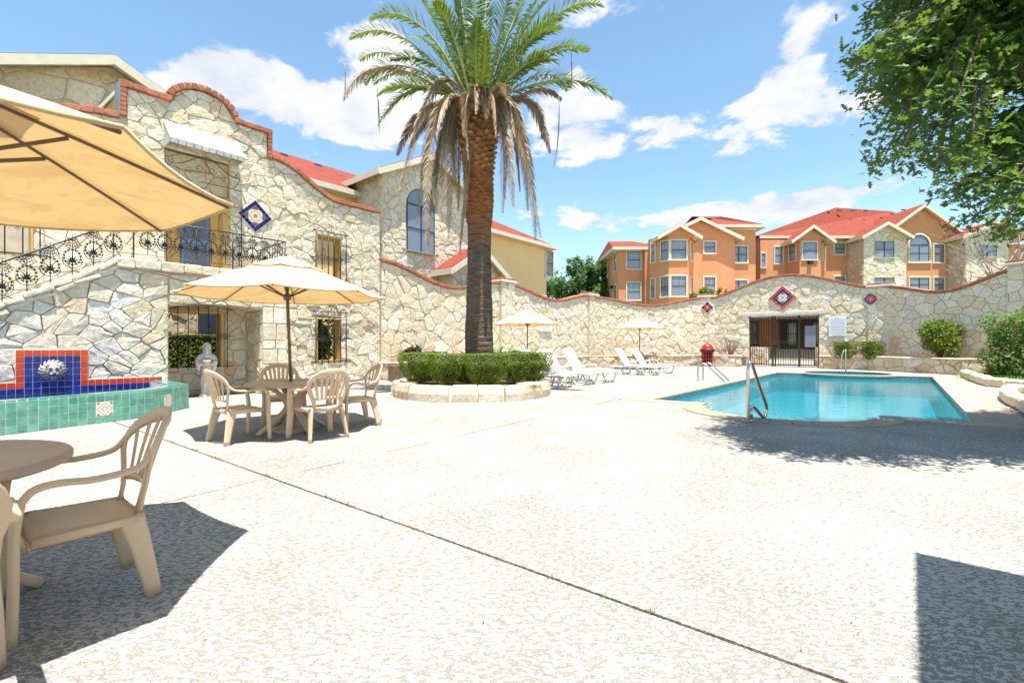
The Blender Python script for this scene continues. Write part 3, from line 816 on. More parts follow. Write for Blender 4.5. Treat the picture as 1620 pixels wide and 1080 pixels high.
# ------------------------------------------------------------------ tile diamonds
def diamond(label, loc, rz, n, size, cols, center, group='tile diamonds set in the stone walls'):
    e = empty('tile_diamond', loc, rz, label, 'tile plaque', group)
    Rm = empty('diamond_bed', (0,0,0), 0, parent=e); bpy.data.objects.remove(Rm)
    rot = Matrix.Rotation(R(45), 4, 'Y'); t = size/n
    MB().box(-size/2-.01, size/2+.01, -.012, .03, -size/2-.01, size/2+.01, rot).obj('diamond_bed', M['grout'], e)
    ts = {}
    ck = center
    for i in range(n):
        for j in range(n):
            ring = min(i, j, n-1-i, n-1-j)
            if ring >= (n-ck)//2: continue
            corner = (i in (0, n-1) and j in (0, n-1))
            cn = cols[ring] if not (corner and len(cols) > 3) else cols[3]
            if cn not in ts: ts[cn] = MB().bbox(-t/2+.004, t/2-.004, -.022, -.004, -t/2+.004, t/2-.004, .003).mesh('tile', M[cn])
            p = rot @ Vector((-size/2+t*(i+.5), 0, -size/2+t*(j+.5)))
            link('tile', ts[cn], e, p, (0, R(45), 0))
    c = ck*t/2
    pl_ = MB().box(-c+.004, c-.004, -.022, -.004, -c+.004, c-.004, rot).obj('centre_tile', M['whitetile'] if ck > 1 else M['orangeglaze'], e)
    # painted star medallion: raised glaze
    st = MB(); 
    def star(r0, r1, k, y, mi, ph=0):
        vs = []
        for q in range(2*k):
            r = r0 if q % 2 == 0 else r1; a = math.pi*q/k+ph; vs.append((r*math.cos(a), y, r*math.sin(a)))
        st.add(vs+[(0, y, 0)], [(i, (i+1) % (2*k), 2*k)[::-1] for i in range(2*k)], mi)
    for dx, dz in ((1,0),(-1,0),(0,1),(0,-1)):
        v = rot @ Vector((dx*c*.0, 0, 0))
    for sx in (-1, 1):
        for sz in (-1, 1):
            a_ = rot @ Vector((sx*c*.97, -.0232, sz*c*.97)); b_ = rot @ Vector((sx*c*.25, -.0232, sz*c*.97)); d_ = rot @ Vector((sx*c*.97, -.0232, sz*c*.25))
            f = (0,1,2) if sx*sz > 0 else (0,2,1)
            st.add([a_, b_, d_], [f, f[::-1]], 0)
    star(c*.86, c*.62, 8, -.0240, 1); star(c*.70, c*.48, 8, -.0248, 2); star(c*.46, c*.14, 4, -.0256, 0, R(45)); star(c*.34, c*.12, 4, -.0262, 0)
    st.obj('medallion', [M['orangeglaze'], M['olivetile'], M['whitetile']], pl_)
    return e
x, z = W1.hit(404, 342, -.07); diamond('blue bordered tile diamond on the tall facade right of the balcony', W1.w(x, -.06, z), W1.rz, 6, .62, ['cobalt', 'redtile'], 4)
x, z = W_D.hit(1238, 471, -.06); diamond('large red and blue tile diamond over the gate', W_D.w(x, -.055, z), W_D.rz, 8, .92, ['redtile', 'cobalt', 'redtile'], 3+1)
f3 = Fr(P2, P4); fr3 = Fr(P3, d=f3.d); x, z = fr3.hit(1119, 486, -.25)
diamond('small red tile diamond with blue corners on the pier behind the red bin', fr3.w(x, -.215, z), fr3.rz, 3, .46, ['redtile', 'redtile', 'redtile', 'cobalt'], 1)
f4 = Fr(P3, P5); fr4 = Fr(P4, d=f4.d); x, z = fr4.hit(1377, 473, -.25)
diamond('small blue and red tile diamond on the pier right of the rules sign', fr4.w(x, -.215, z), fr4.rz, 5, .46, ['cobalt', 'redtile', 'cobalt', 'redtile'], 1)

# ------------------------------------------------------------------ tall facade
fac = empty('stone_facade', (*P0, 0), W1.rz, 'tall mission style stone facade with arched brick parapet and windows', 'facade')
XA0, XA1 = -9.9, 0.0
GC, GT = -5.2, 7.08            # centre and shoulder height of the raised gable
def ftop(x):
    if -3.55 >= x >= -6.87:
        u = abs(x-GC)
        return GT+(.52*math.sqrt(max(0, 1-(u/.70)**2)) if u < .70 else 0)
    if x > -3.55:
        t = max(0, min(1, (x+3.55)/2.1)); return 6.42-(6.42-5.62)*(.5-.5*math.cos(math.pi*t))
    t = max(0, min(1, (-6.87-x)/2.6)); return 6.32-(.62)*(.5-.5*math.cos(math.pi*t))
door = (-6.02, -4.60, 2.6, 5.97); wl = (-2.23, -1.42, .66, 2.08); wu = (-2.23, -1.42, 3.12, 4.52)
niche_gap = (-8.2, -4.7, -.4, 2.35); wul = (-9.3, -8.25, 3.0, 4.6)
fh = [door, wl, wu, niche_gap, wul]
parts_ = MB()
for a, b in ((XA0, -6.87), (-6.87, -3.55), (-3.55, XA1)):
    wall_core(parts_, a, b, -.3, (lambda x, a=a, b=b: ftop(min(max(x, a+1e-3), b-1e-3))), 0, .42, [h for h in fh if h[0] < b and h[1] > a], .12)
parts_.obj('mortar_core', M['mortar'], fac)
stonework(fac, XA0+.02, XA1-.02, .0, lambda x: ftop(x)-.012, .32, .006, M['stone'], 31, fh+[(-99, -6.89, 6.40, 9), (-6.89, -6.75, 6.2, 9), (-3.67, -3.53, 6.35, 9), (-3.53, 5, 6.46, 9)],
          (.03,.06), limit=290, zmax=7.65, prio=lambda q: -area(q)*(1 if q[0][0] > -7.6 and (q[0][1] > 2.6 or q[0][0] > -4.3) else .1))
def arcpts(): return [(GC+.70*math.cos(math.pi*(1-i/16)), GT+.52*math.sin(math.pi*(1-i/16))) for i in range(17)]
brick_line(fac, [(-6.87, GT), (GC-.72, GT)], .2, .56, .12, .16)
brick_line(fac, arcpts(), .13, .56, .14, .16)
brick_line(fac, [(GC+.72, GT), (-3.55, GT)], .2, .56, .12, .16)
for x in (-6.815, -3.605):
    z = 6.40
    while z < GT-.04:
        link('brick', brick_mesh(.11, .56, .09), fac, (x, .16, z+.05)); z += .105
brick_line(fac, [(-3.55+.02+2.15*i/14, ftop(-3.55+.02+2.15*i/14)) for i in range(15)]+[(0, ftop(-.01))], .2, .56, .11, .16)
brick_line(fac, [(-9.6+2.7*i/10, ftop(-9.6+2.7*i/10)) for i in range(11)], .2, .56, .12, .16)
# metal flashing behind the bricks
mb = MB(); n = 20
for a, b in ((-9.6, -6.9), (-3.5, 0)):
    mb.sweep([(a+(b-a)*i/n, .20, ftop(a+(b-a)*i/n)+.125) for i in range(n+1)], .24, .012, side=(0,1,0), n=4)
mb.box(-6.885, -6.872, -.1, .44, 6.32, 7.2).obj('flashing', M['flash'], fac)
# openings: painted reveals
def reveal(hole, col, name='window_surround', d0=-.03, d1=.43, t=.035, sill=True):
    xa, xb, za, zb = hole; mb = MB()
    mb.box(xa-.001, xa+t, d0, d1, za, zb); mb.box(xb-t, xb+.001, d0, d1, za, zb); mb.box(xa+t, xb-t, d0, d1, zb-t, zb+.001)
    if sill: mb.box(xa+t, xb-t, d0-.03, d1, za-.001, za+t)
    return mb.obj(name, col, fac)
reveal(wl, M['ochre']); reveal(wu, M['ochre']); reveal(wul, M['ochre'])
MB().box(door[1]-.16, door[1]-.001, -.012, .43, 2.6, 5.02).box(door[0]+.001, door[0]+.05, -.012, .43, 2.6, 5.02).box(door[0]+.05, door[1]-.16, .02, .43, 4.97, 5.02).obj('door_surround', M['ochre'], fac)
# upper stone infill panel of the door recess, under the awning
MB().box(door[0]-.001, door[1]+.001, .10, .40, 5.021, 5.934).obj('recess_core', M['mortar'], fac)
rc = empty('recess_stones', (0, .10, 0), 0, parent=fac)
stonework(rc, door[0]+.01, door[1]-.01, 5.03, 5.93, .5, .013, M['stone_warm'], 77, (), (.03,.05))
# door leaf and side jamb set back in the opening
dl = MB().box(-5.62, -4.98, .30, .36, 3.02, 4.99).obj('door', M['door'], fac)
MB().box(-5.54, -5.06, .285, .302, 3.9, 4.9).obj('pane', M['glass'], dl); MB().box(-5.54, -5.06, .285, .302, 3.1, 3.75).obj('pane', M['glass'], dl)
MB().box(door[0]+.036, -5.63, .33, .41, 2.9, 5.0).box(-4.97, door[1]-.036, .25, .41, 2.9, 5.0).obj('side_panel', M['ochre'], fac)

# awning of ribbed white metal
aw = empty('metal_awning', W1.w(-5.26, -.04, 6.02), W1.rz, 'ribbed white metal awning over the balcony door', 'awning')
awp = MB(); awh = .56; awd = .58
for i in range(10):
    x0 = -.80+.16*i
    MB().add([(x0+.012, -.02, awh), (x0+.148, -.02, awh), (x0+.148, -awd, .0), (x0+.012, -awd, .0), (x0+.012, -.02, awh-.02), (x0+.148, -.02, awh-.02), (x0+.148, -awd, -.02), (x0+.012, -awd, -.02)],
             [(0,3,2,1),(4,5,6,7),(0,1,5,4),(3,7,6,2),(0,4,7,3),(1,2,6,5)]).obj('awning_panel', M['leadwhite'], aw)
    MB().bbox(x0+.012, x0+.148, -awd-.014, -awd+.003, -.12, .005, .004).obj('valance_panel', M['leadwhite'], aw)
rb = MB()
for i in range(11):
    x0 = -.80+.16*i; rb.sweep([(x0, -.02, awh+.012), (x0, -awd-.005, .014), (x0, -awd-.014, -.11)], .013, .013, n=6)
rb.obj('rib', M['leadwhite'], aw)
for s in (-.80, .80):
    MB().add([(s, -.02, awh-.01), (s, -awd, -.01), (s, -awd, -.10), (s, -.02, -.10), (s+.006, -.02, awh-.01), (s+.006, -awd, -.01), (s+.006, -awd, -.10), (s+.006, -.02, -.10)],
             [(0,1,2,3),(7,6,5,4),(0,4,5,1),(1,5,6,2),(2,6,7,3),(3,7,4,0)]).obj('side_panel', M['leadwhite'], aw)

# window grilles of black iron
def scroll(mb, cx, y, cz, r, turns=1.3, flip=1, up=1, rad=.006, start=0.0):
    pts = []
    for i in range(15):
        a = start+turns*2*math.pi*i/14; rr = r*(1-.72*i/14); pts.append((cx+flip*rr*math.cos(a), y, cz+up*rr*math.sin(a)))
    mb.sweep(pts, rad, rad, side=(0,1,0), n=4); return pts
def grille(fr, hole, label, yo=-.16, mid=.45, nb=5, ext=.13, head=True, bar=.015):
    xa, xb, za, zb = hole; cx = (xa+xb)/2
    e = empty('window_grille', fr.w(cx, yo, za), fr.rz, label, 'window grille', 'black iron window grilles')
    w = xb-xa+.24; h = zb-za+.12; zz0 = -.05
    for k, zr in enumerate((0.0, h*mid, h-.02)):
        ex = ext if k < 2 or not head else .06
        o = MB().sweep([(-w/2-ex, 0, zr), (w/2+ex, 0, zr)], bar, bar, n=4); 
        for s in (-1, 1): o.sweep([(s*(w/2), 0, zr), (s*(w/2), -yo, zr)], bar*.8, bar*.8, n=4)
        o.obj('cross_bar', M['iron'], e)
    me = MB().sweep([(0,0,zz0), (0,0,h+.02)], bar, bar, n=4).mesh('bar', M['iron'])
    for i in range(nb+1):
        link('bar', me, e, (-w/2+.03+(w-.06)*i/nb, 0, 0))
    for i in range(nb):                                     # paired scrolls at the middle rail
        x = -w/2+.03+(w-.06)*(i+.5)/nb; m2 = MB()
        for s in (-1, 1):
            for u in (-1, 1): scroll(m2, x+s*w/nb*.22, -.012, h*mid+u*.05, .035, 1.2, s, u)
        m2.obj('scroll', M['iron'], e)
    for x in (-w*.22, w*.22):
        m2 = MB(); 
        m2.sweep(smooth_path([(x-.05, -.012, h*mid+.30), (x, -.012, h*mid+.26), (x+.025, -.012, h*mid+.1), (x-.02, -.012, h*mid-.1), (x+.03, -.012, h*mid-.26)]), .006, .006, n=4)
        scroll(m2, x-.03, -.012, h*mid+.27, .04, 1.1, -1, 1); scroll(m2, x+.01, -.012, h*mid-.27, .035, 1.1, 1, -1); m2.obj('scroll', M['iron'], e)
    if head:
        m2 = MB(); 
        for s in (-1, 1):
            m2.sweep(smooth_path([(s*w*.5, 0, h), (s*w*.38, 0, h+.07), (s*w*.16, 0, h+.09), (0, 0, h+.16)]), .007, .007, n=4)
            scroll(m2, s*w*.40, 0, h+.06, .045, 1.2, s, 1); scroll(m2, s*.05, 0, h+.16, .035, 1.1, s, 1)
        m2.sweep([(0,0,h), (0,0,h+.26)], .007, .004, n=4); m2.obj('crest', M['iron'], e)
    return e
grille(W1, wl, 'iron grille on the lower window right of the table umbrella')
grille(W1, wu, 'iron grille on the upper yellow window, half hidden by the table umbrella')
grille(W1, wul, 'plain iron bars on the window above the stairs, under the near umbrella', head=False)
# decorative iron arch before the balcony door
ia = empty('iron_door_screen', W1.w(-5.31, -.55, 3.0), W1.rz, 'scrolled black iron screen in front of the balcony door', 'iron screen')
m2 = MB()
for s in (-.80, .80): m2.sweep([(s,0,0),(s,0,2.42)], .014, .014, n=4)
m2.obj('post', M['iron'], ia)
m2 = MB(); m2.sweep([(-.80,0,2.15),(.80,0,2.15)], .009, .009, n=4)
m2.sweep(smooth_path([(-.84,0,2.42),(-.5,0,2.5),(0,0,2.78),(.5,0,2.5),(.84,0,2.42)]), .011, .011, n=4)
for s in (-1, 1):
    for q, (x_, z_, r_) in enumerate(((.72,2.52,.07),(.62,2.28,.10),(.36,2.36,.09),(.14,2.48,.09),(.66,1.75,.12),(.62,1.15,.13),(.66,.35,.11))):
        scroll(m2, s*x_, 0, z_, r_, 1.35, s if q % 2 else -s, 1 if q % 3 else -1, .007)
    m2.sweep(smooth_path([(s*.75,0,2.05),(s*.35,0,1.55),(s*.3,0,.9),(s*.74,0,.2)]), .007, .007, n=4)
    m2.sweep(smooth_path([(s*.05,0,2.1),(s*.30,0,1.6),(s*.62,0,1.3),(s*.74,0,.75)]), .007, .007, n=4)
m2.sweep([(0,0,2.15),(0,0,3.0)], .007, .003, n=4); m2.obj('scrollwork', M['iron'], ia)

# ------------------------------------------------------------------ stair, balcony, niche
sb = empty('stair_and_balcony', (*FF.o, 0), FF.rz, 'stone stair wall and balcony with a shaded arched niche', 'balcony')
SL = .64
def stop_(x): return 2.86 if x >= -.80 else max(.3, 2.86+(x+.80)*SL)
BE = 2.42; NX0, NX1 = 0.0, 1.87
def niche_top(x): 
    t = (x-NX0)/(NX1-NX0); return 2.02+.12*math.sin(math.pi*max(0, min(1, t)))
core = MB(); wall_core(core, -4.9, 0, -.3, stop_, 0, 1.85, (), .25)
wall_core(core, NX1, BE, -.3, 2.86, 0, 1.85)
k = 12
for i in range(k):
    a = NX0+(NX1-NX0)*i/k; b = NX0+(NX1-NX0)*(i+1)/k; za, zb = niche_top(a), niche_top(b)
    core.add([(a,0,za),(b,0,zb),(b,1.85,zb),(a,1.85,za),(a,0,2.86),(b,0,2.86),(b,1.85,2.86),(a,1.85,2.86)], [(0,3,2,1),(4,5,6,7),(0,1,5,4),(2,3,7,6)])
core.obj('mortar_core', M['mortar'], sb)
stonework(sb, -4.9, -.015, .0, lambda x: (stop_(x)-.03) if x < -.8 else 2.66, .29, .007, M['stone'], 41, (), (.03,.06), limit=215, zmax=2.7, prio=lambda q: -q[0][0])
stonework(sb, .0, NX1, 2.06, 2.66, .40, .013, M['stone'], 42, (), (.03,.055))
# quoins beside the niche
zq = 0.0; rq = random.Random(5)
while zq < 2.62:
    h = rq.uniform(.2,.42); h = min(h, 2.64-zq)
    wq = rq.uniform(.22,.34)
    MB().bbox(NX1+.005, NX1+wq, -.055, .02, zq+.008, zq+h-.008, .012).obj('stone', M['stone'], sb)
    MB().bbox(NX1+wq+.02, BE-.01, -.05, .02, zq+.008, zq+h-.008, .012).obj('stone', M['stone'], sb)
    zq += h
# niche side faces and back wall
ns = empty('niche_side', (NX1, 0, 0), R(90), parent=sb)     # right cheek faces the opening
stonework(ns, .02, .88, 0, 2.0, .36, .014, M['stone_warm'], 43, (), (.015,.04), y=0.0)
ns.rotation_euler = (0, 0, R(-90)); ns.location = (NX1, .90, 0)
NB_ = .92
bw = (.05, 1.28, .66, 1.93)
wc = MB(); wall_core(wc, NX0, NX1, -.3, 2.14, NB_, NB_+.26, [(bw[0], bw[1], bw[2], bw[3])]); wc.obj('niche_back_core', M['mortar'], sb)
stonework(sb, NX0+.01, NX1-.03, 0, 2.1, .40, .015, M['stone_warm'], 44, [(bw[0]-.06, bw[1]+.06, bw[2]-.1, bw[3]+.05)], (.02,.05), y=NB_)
wf = MB(); xa, xb, za, zb = bw
wf.box(xa-.05, xa+.02, NB_-.05, NB_+.27, za, zb+.04); wf.box(xb-.02, xb+.05, NB_-.05, NB_+.27, za, zb+.04); wf.box(xa+.02, xb-.02, NB_-.05, NB_+.27, zb-.01, zb+.04)
wf.obj('window_surround', M['ochre'], sb)
MB().bbox(xa-.05, xb+.05, NB_-.08, NB_+.27, za-.07, za+.0, .01).obj('window_sill', M['cap'], sb)
# soffit stones of the niche
for i in range(7):
    a = NX0+.02+(NX1-.04)*i/7; b = a+(NX1-.04)/7-.02
    for y0, y1 in ((.0,.42), (.44,.90)):
        z_ = niche_top((a+b)/2); sl_ = math.atan2(niche_top(b)-niche_top(a), b-a)
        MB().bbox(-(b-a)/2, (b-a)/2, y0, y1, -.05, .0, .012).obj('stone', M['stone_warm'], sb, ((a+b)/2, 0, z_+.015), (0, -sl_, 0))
# balcony floor slabs with a ragged front edge and stair tread stones
x = -.86
while x < BE:
    w = min(rq.uniform(.3,.46), BE+.04-x)
    if w > .1: MB().bbox(x+.005, x+w-.005, -.10+rq.uniform(-.02,.02), .55, 2.70+rq.uniform(-.01,.01), 2.885+rq.uniform(-.01,.01), .02).obj('ledge_stone', M['stone'], sb)
    x += w
MB().box(-.8, BE, .55, 1.84, 2.70, 2.875).obj('balcony_floor', M['cap'], sb)
x = -.80; sa = math.atan(SL)
while x > -4.6:
    w = rq.uniform(.22,.42); zt = stop_(x-w*.5)+.03
    for r_ in range(2):
        MB().bbox(-w*.58, w*.58, -.10+rq.uniform(-.02,.03)+.02*r_, .38, -.095*(r_+1)+.005, -.095*r_-.004+rq.uniform(-.012,.015), .022).obj('ledge_stone', M['stone'], sb, (x-w*.5, 0, zt), (0, -sa+rq.uniform(-.10,.16), 0))
    MB().box(x-w, x, .4, 1.8, zt-.19, zt-.0).obj('tread', M['cap'], sb)
    x -= w*.96

# iron balustrade with wreath ornaments
rail = empty('iron_balustrade', (*FF.w(0, .03).xy, 0), FF.rz, 'black iron stair and balcony railing with wreath ornaments', 'railing')
ZR = 3.735; ZB = 3.0
MB().sweep([(-.57,0,ZR),(BE,0,ZR)], .020, .016, n=4).sweep([(BE,0,ZR),(BE,1.75,ZR)], .016, .012, n=4).sweep([(-4.2,0,ZR-.0-3.63*SL),(-.57,0,ZR)], .020, .018, n=4).obj('top_rail', M['iron'], rail)
MB().sweep([(-.75,0,ZB),(BE,0,ZB)], .010, .008, n=4).sweep([(BE,0,ZB),(BE,1.75,ZB)], .010, .008, n=4).sweep([(-4.2,0,ZB-3.45*SL),(-.75,0,ZB)], .010, .008, n=4).obj('bottom_rail', M['iron'], rail)
pm = MB().sweep([(0,0,2.87),(0,0,ZR)], .016, .016, n=4).mesh('post', M['iron'])
for x in (-.57, 1.235, BE): link('post', pm, rail, (x, 0, 0))
bm_ = MB().sweep([(0,0,ZB),(0,0,ZR)], .009, .009, n=4).mesh('bar', M['iron'])
for i in range(1, 12): link('bar', bm_, rail, (BE, .15*i, 0))
def wreath_mesh():
    mb = MB()
    def leafp(c, d, L, w, t=.005):
        c = Vector(c); d = Vector((d[0], 0, d[1])).normalized(); q = Vector((-d.z, 0, d.x))
        P = [c, c+d*L*.35+q*w, c+d*L, c+d*L*.35-q*w]
        mb.add([p+Vector((0,-t,0)) for p in P]+[p+Vector((0,t,0)) for p in P], [(0,1,2,3),(7,6,5,4),(0,4,5,1),(1,5,6,2),(2,6,7,3),(3,7,4,0)])
    rx, rz, zc = .112, .130, -.045
    mb.sweep([(rx*math.cos(a), 0, zc+rz*math.sin(a)) for a in [2*math.pi*i/18 for i in range(19)]], .0085, .007, side=(0,1,0), n=4)
    mb.sweep([(0,0,-.37),(0,0,.37)], .010, .010, n=4)
    for i in range(14):                                     # leaves round the ring
        a = 2*math.pi*(i+.5)/14; c = (rx*math.cos(a), 0, zc+rz*math.sin(a)); dx, dz = math.cos(a), math.sin(a)
        leafp(c, (dx*.8-dz*.6, dz*.8+dx*.6), .042, .011); leafp(c, (dx*.8+dz*.6, dz*.8-dx*.6), .042, .011); leafp(c, (-dx, -dz), .022, .008)
    for q in (-1, 1):
        for k in range(4):                                  # fern sprigs above
            z0 = .10+.055*k; L = .125-.024*k; p0 = Vector((0,0,z0-.02)); e_ = Vector((q*L, 0, z0+L*.75)); mb.sweep([p0, e_], .008, .004, side=(0,1,0), n=4)
            for jj in (1, 2, 3):
                c = p0.lerp(e_, jj/3.4); leafp(c, (q*1, .1), .036, .008); leafp(c, (0, 1), .034, .008)
        for k, (ang, L) in enumerate(((.35,.15),(.80,.125),(1.35,.085))):   # palmette inside
            leafp((0,0,zc-.10), (q*math.sin(ang), math.cos(ang)), L, .015)
        mb.sweep(smooth_path([(0,0,-.24),(q*.07,0,-.228),(q*.12,0,-.17),(q*.14,0,-.10)]), .014, .009, side=(0,1,0), n=4)
    leafp((0,0,zc-.10), (0,1), .19, .016)
    return mb.mesh('wreath_ornament', M['iron'])
wm = wreath_mesh()
for i in range(10): link('wreath_ornament', wm, rail, (-.34+.285*i, 0, (ZR+ZB)/2))
for i in range(12):
    x = -.88-.295*i
    if x > -4.1: link('wreath_ornament', wm, rail, (x, 0, (ZR+ZB)/2+(x+.66)*SL))

# grille on the niche window
grille(Fr(FF.w(0, NB_).xy, d=A), (xa, xb, za, zb), 'iron grille inside the shaded niche behind the statue', yo=-.14, mid=.52, nb=7, head=False, ext=.10, bar=.010)

# ------------------------------------------------------------------ lion fountain
FU = -1.735
ft = empty('lion_fountain', (*FF.w(FU).xy, 0), FF.rz, 'green tiled wall fountain basin with red and blue tile back', 'fountain')
outl = [(1.675, 0.0), (1.675, -1.58), (.95, -2.38), (-.80, -2.87), (-1.7, -2.4), (-2.2,-1.5), (-2.2, 0)]
RIMH = .445; TS = .1065; RW = .26
def inner(pts, g):
    P = [Vector(p) for p in pts]; out = []
    for i, p in enumerate(P):
        if i == 0: out.append(Vector((p.x-g, 0))); continue
        if i == len(P)-1: out.append(Vector((p.x+g, 0))); continue
        a = (p-P[i-1]).normalized(); b = (P[i+1]-p).normalized()
        na = Vector((-a.y, a.x)); nb_ = Vector((-b.y, b.x))
        if na.dot(Vector((-.2,-1))-p) < 0: na = -na
        if nb_.dot(Vector((-.2,-1))-p) < 0: nb_ = -nb_
        m = (na+nb_).normalized(); out.append(p+m*g/max(.5, m.dot(na)))
    return out
inn = inner(outl, RW); O2 = [Vector(p) for p in outl]
mb = MB(); n = len(O2)
for i in range(n-1):
    a, b, c_, d_ = O2[i], O2[i+1], inn[i+1], inn[i]
    mb.add([(a.x,a.y,-.05),(b.x,b.y,-.05),(c_.x,c_.y,-.05),(d_.x,d_.y,-.05),(a.x,a.y,RIMH-.012),(b.x,b.y,RIMH-.012),(c_.x,c_.y,RIMH-.012),(d_.x,d_.y,RIMH-.012)],
           [(4,7,6,5),(0,4,5,1),(2,6,7,3)] )
mb.obj('basin_wall', M['grout'], ft)
MB().prism([tuple(p) for p in inn], -.02, .05).obj('basin_floor', M['cobalt'], ft)
tag(MB().add([(p.x,p.y,.30) for p in inn], [list(range(len(inn)))[::-1], ]).obj('basin_water', M['clearwater'], ft))
tile_ms = [MB().bbox(-TS/2+.0042, TS/2-.0042, -.008, .004, -TS/2+.0042, TS/2-.0042, .003).mesh('tile', M['teal'])]
orn_m = MB().bbox(-TS+.005, TS-.005, -.009, .004, -TS+.005, TS-.005, .003).mesh('ornate_tile', M['whitetile'])
def ornate(parent, loc, rz):
    o = link('ornate_tile', orn_m, parent, loc, (0,0,rz)); s = TS-.006; mb = MB(); y = -.0098
    def quad(c, w, h, a, mi, yy=y):
        e1 = Vector((math.cos(a)*w, 0, math.sin(a)*w)); e2 = Vector((-math.sin(a)*h, 0, math.cos(a)*h)); c = Vector((c[0], yy, c[1]))
        mb.add([c-e1-e2, c+e1-e2, c+e1+e2, c-e1+e2], [(0,1,2,3)], mi)
    for sx in (-1, 1):
        for sz in (-1, 1):
            quad((sx*s*.5, sz*s*.5), .006, s*.62, math.atan2(1, 1)*(-sx*sz)+math.pi/2*(0 if sx*sz > 0 else 0), 1) if False else None
            a_ = (sx*s*.95, 0); b_ = (0, sz*s*.95); c_ = ((a_[0]+b_[0])/2, (a_[1]+b_[1])/2); ang = math.atan2(b_[1]-a_[1], b_[0]-a_[0])
            quad(c_, s*.66, .0055, ang, 1)
            quad((sx*s*.78, sz*s*.78), .018, .010, ang, 0); quad((sx*s*.90, sz*s*.90), .012, .006, ang, 0); quad((sx*s*.62, sz*s*.90), .006, .010, 0, 0, y-.0004)
            quad((sx*s*.22, sz*s*.22), .012, .006, math.atan2(sz, sx), 0)
    for k in range(4): quad((s*.42*math.cos(k*math.pi/2), s*.42*math.sin(k*math.pi/2)), .016, .006, k*math.pi/2, 1)
    mb.obj('painted_pattern', [M['orangeglaze'], M['olivetile']], o)
cnt = 0; stuff = MB()
for i in (1, 2, 0, 3):
    a, b = O2[i], O2[i+1]; dv = (a-b); L = dv.length; dv /= L; rz = math.atan2(dv.y, dv.x)
    nc = int(round(L/TS)); st = L/nc
    for j in range(nc):
        for r_ in range(4):
            x = L-st*(j+.5) if i == 1 else st*(j+.5); p = b+dv*x; zc_ = RIMH-.02-TS*(r_+.5)
            om = (i == 2 and nc-1-j in (6,7) and r_ in (1,2)) or (i == 1 and j in (5,6) and r_ in (1,2))
            if i == 2: om = (j in (nc-7, nc-6) and r_ in (1,2))
            if om:
                if r_ == 1 and ((i == 2 and j == nc-7) or (i == 1 and j == 5)):
                    q = p+dv*(st/2 if i == 2 else -st/2); ornate(ft, (q.x, q.y, zc_-TS/2), rz)
                continue
            if cnt < 185:
                o = link('tile', tile_ms[0], ft, (p.x, p.y, zc_), (0,0,rz)); o.scale = (st/TS, 1, 1); cnt += 1
            else:
                mm = Matrix.Translation((p.x, p.y, zc_)) @ Matrix.Rotation(rz, 4, 'Z'); stuff.bbox(-TS/2+.0042, TS/2-.0042, -.008, .004, -TS/2+.0042, TS/2-.0042, .003, mm)
tag(stuff.obj('far_side_tiles', M['teal'], ft), kind='stuff')
rim = MB()                                                  # two rows of glazed rim tiles
for i in range(n-1):
    a, b, c_, d_ = O2[i], O2[i+1], inn[i+1], inn[i]; L = (b-a).length; k = max(1, round(L/TS))
    for j in range(k):
        t0, t1 = (j+.04)/k, (j+.96)/k
        for s0, s1 in ((-.02,.49), (.515,1.0)):
            q = [a.lerp(b,t0).lerp(d_.lerp(c_,t0), s0), a.lerp(b,t1).lerp(d_.lerp(c_,t1), s0), a.lerp(b,t1).lerp(d_.lerp(c_,t1), s1), a.lerp(b,t0).lerp(d_.lerp(c_,t0), s1)]
            rim.prism([tuple(p) for p in q][::1], RIMH-.014, RIMH)
tag(rim.obj('rim_tiles', M['teal'], ft), kind='stuff')
# red and blue tiled back on the wall
def wall_tile(x, z, key):
    k = 'wt'+key
    if k not in BRICK: BRICK[k] = MB().bbox(-.0485, .0485, -.012, .003, -.052, .052, .003).mesh('tile', M[key])
    return link('tile', BRICK[k], ft, (x, -.063, z))
MB().box(-.47, .47, -.066, .0, .05, 1.095).box(.47, 1.66, -.066, .0, .05, .535).box(-2.1, -.47, -.066, .0, .05, .535).obj('tile_bed', M['grout'], ft)
lt_ = MB()
for i in range(34):
    for j in range(1): lt_.bbox(-2.05+.104*i, -1.955+.104*i, -.075, -.063, .134-.1*j-.04, .134-.1*j+.04, .003)
tag(lt_.obj('lower_tiles', M['cobalt'], ft), kind='stuff')
for i in range(9):
    for j in range(8):
        x = -.416+.104*i; z = 1.03-.112*j
        edge = i in (0, 8) or j == 0
        if j > 5 and i in (0, 8): edge = False
        wall_tile(x, z, 'redtile' if edge else 'cobalt')
for j, key in ((5, 'redtile'), (6, 'cobalt'), (7, 'cobalt')):
    for i in range(11): wall_tile(.52+.104*i, 1.03-.112*j, key)
    for i in range(6): wall_tile(-.52-.104*i, 1.03-.112*j, key)
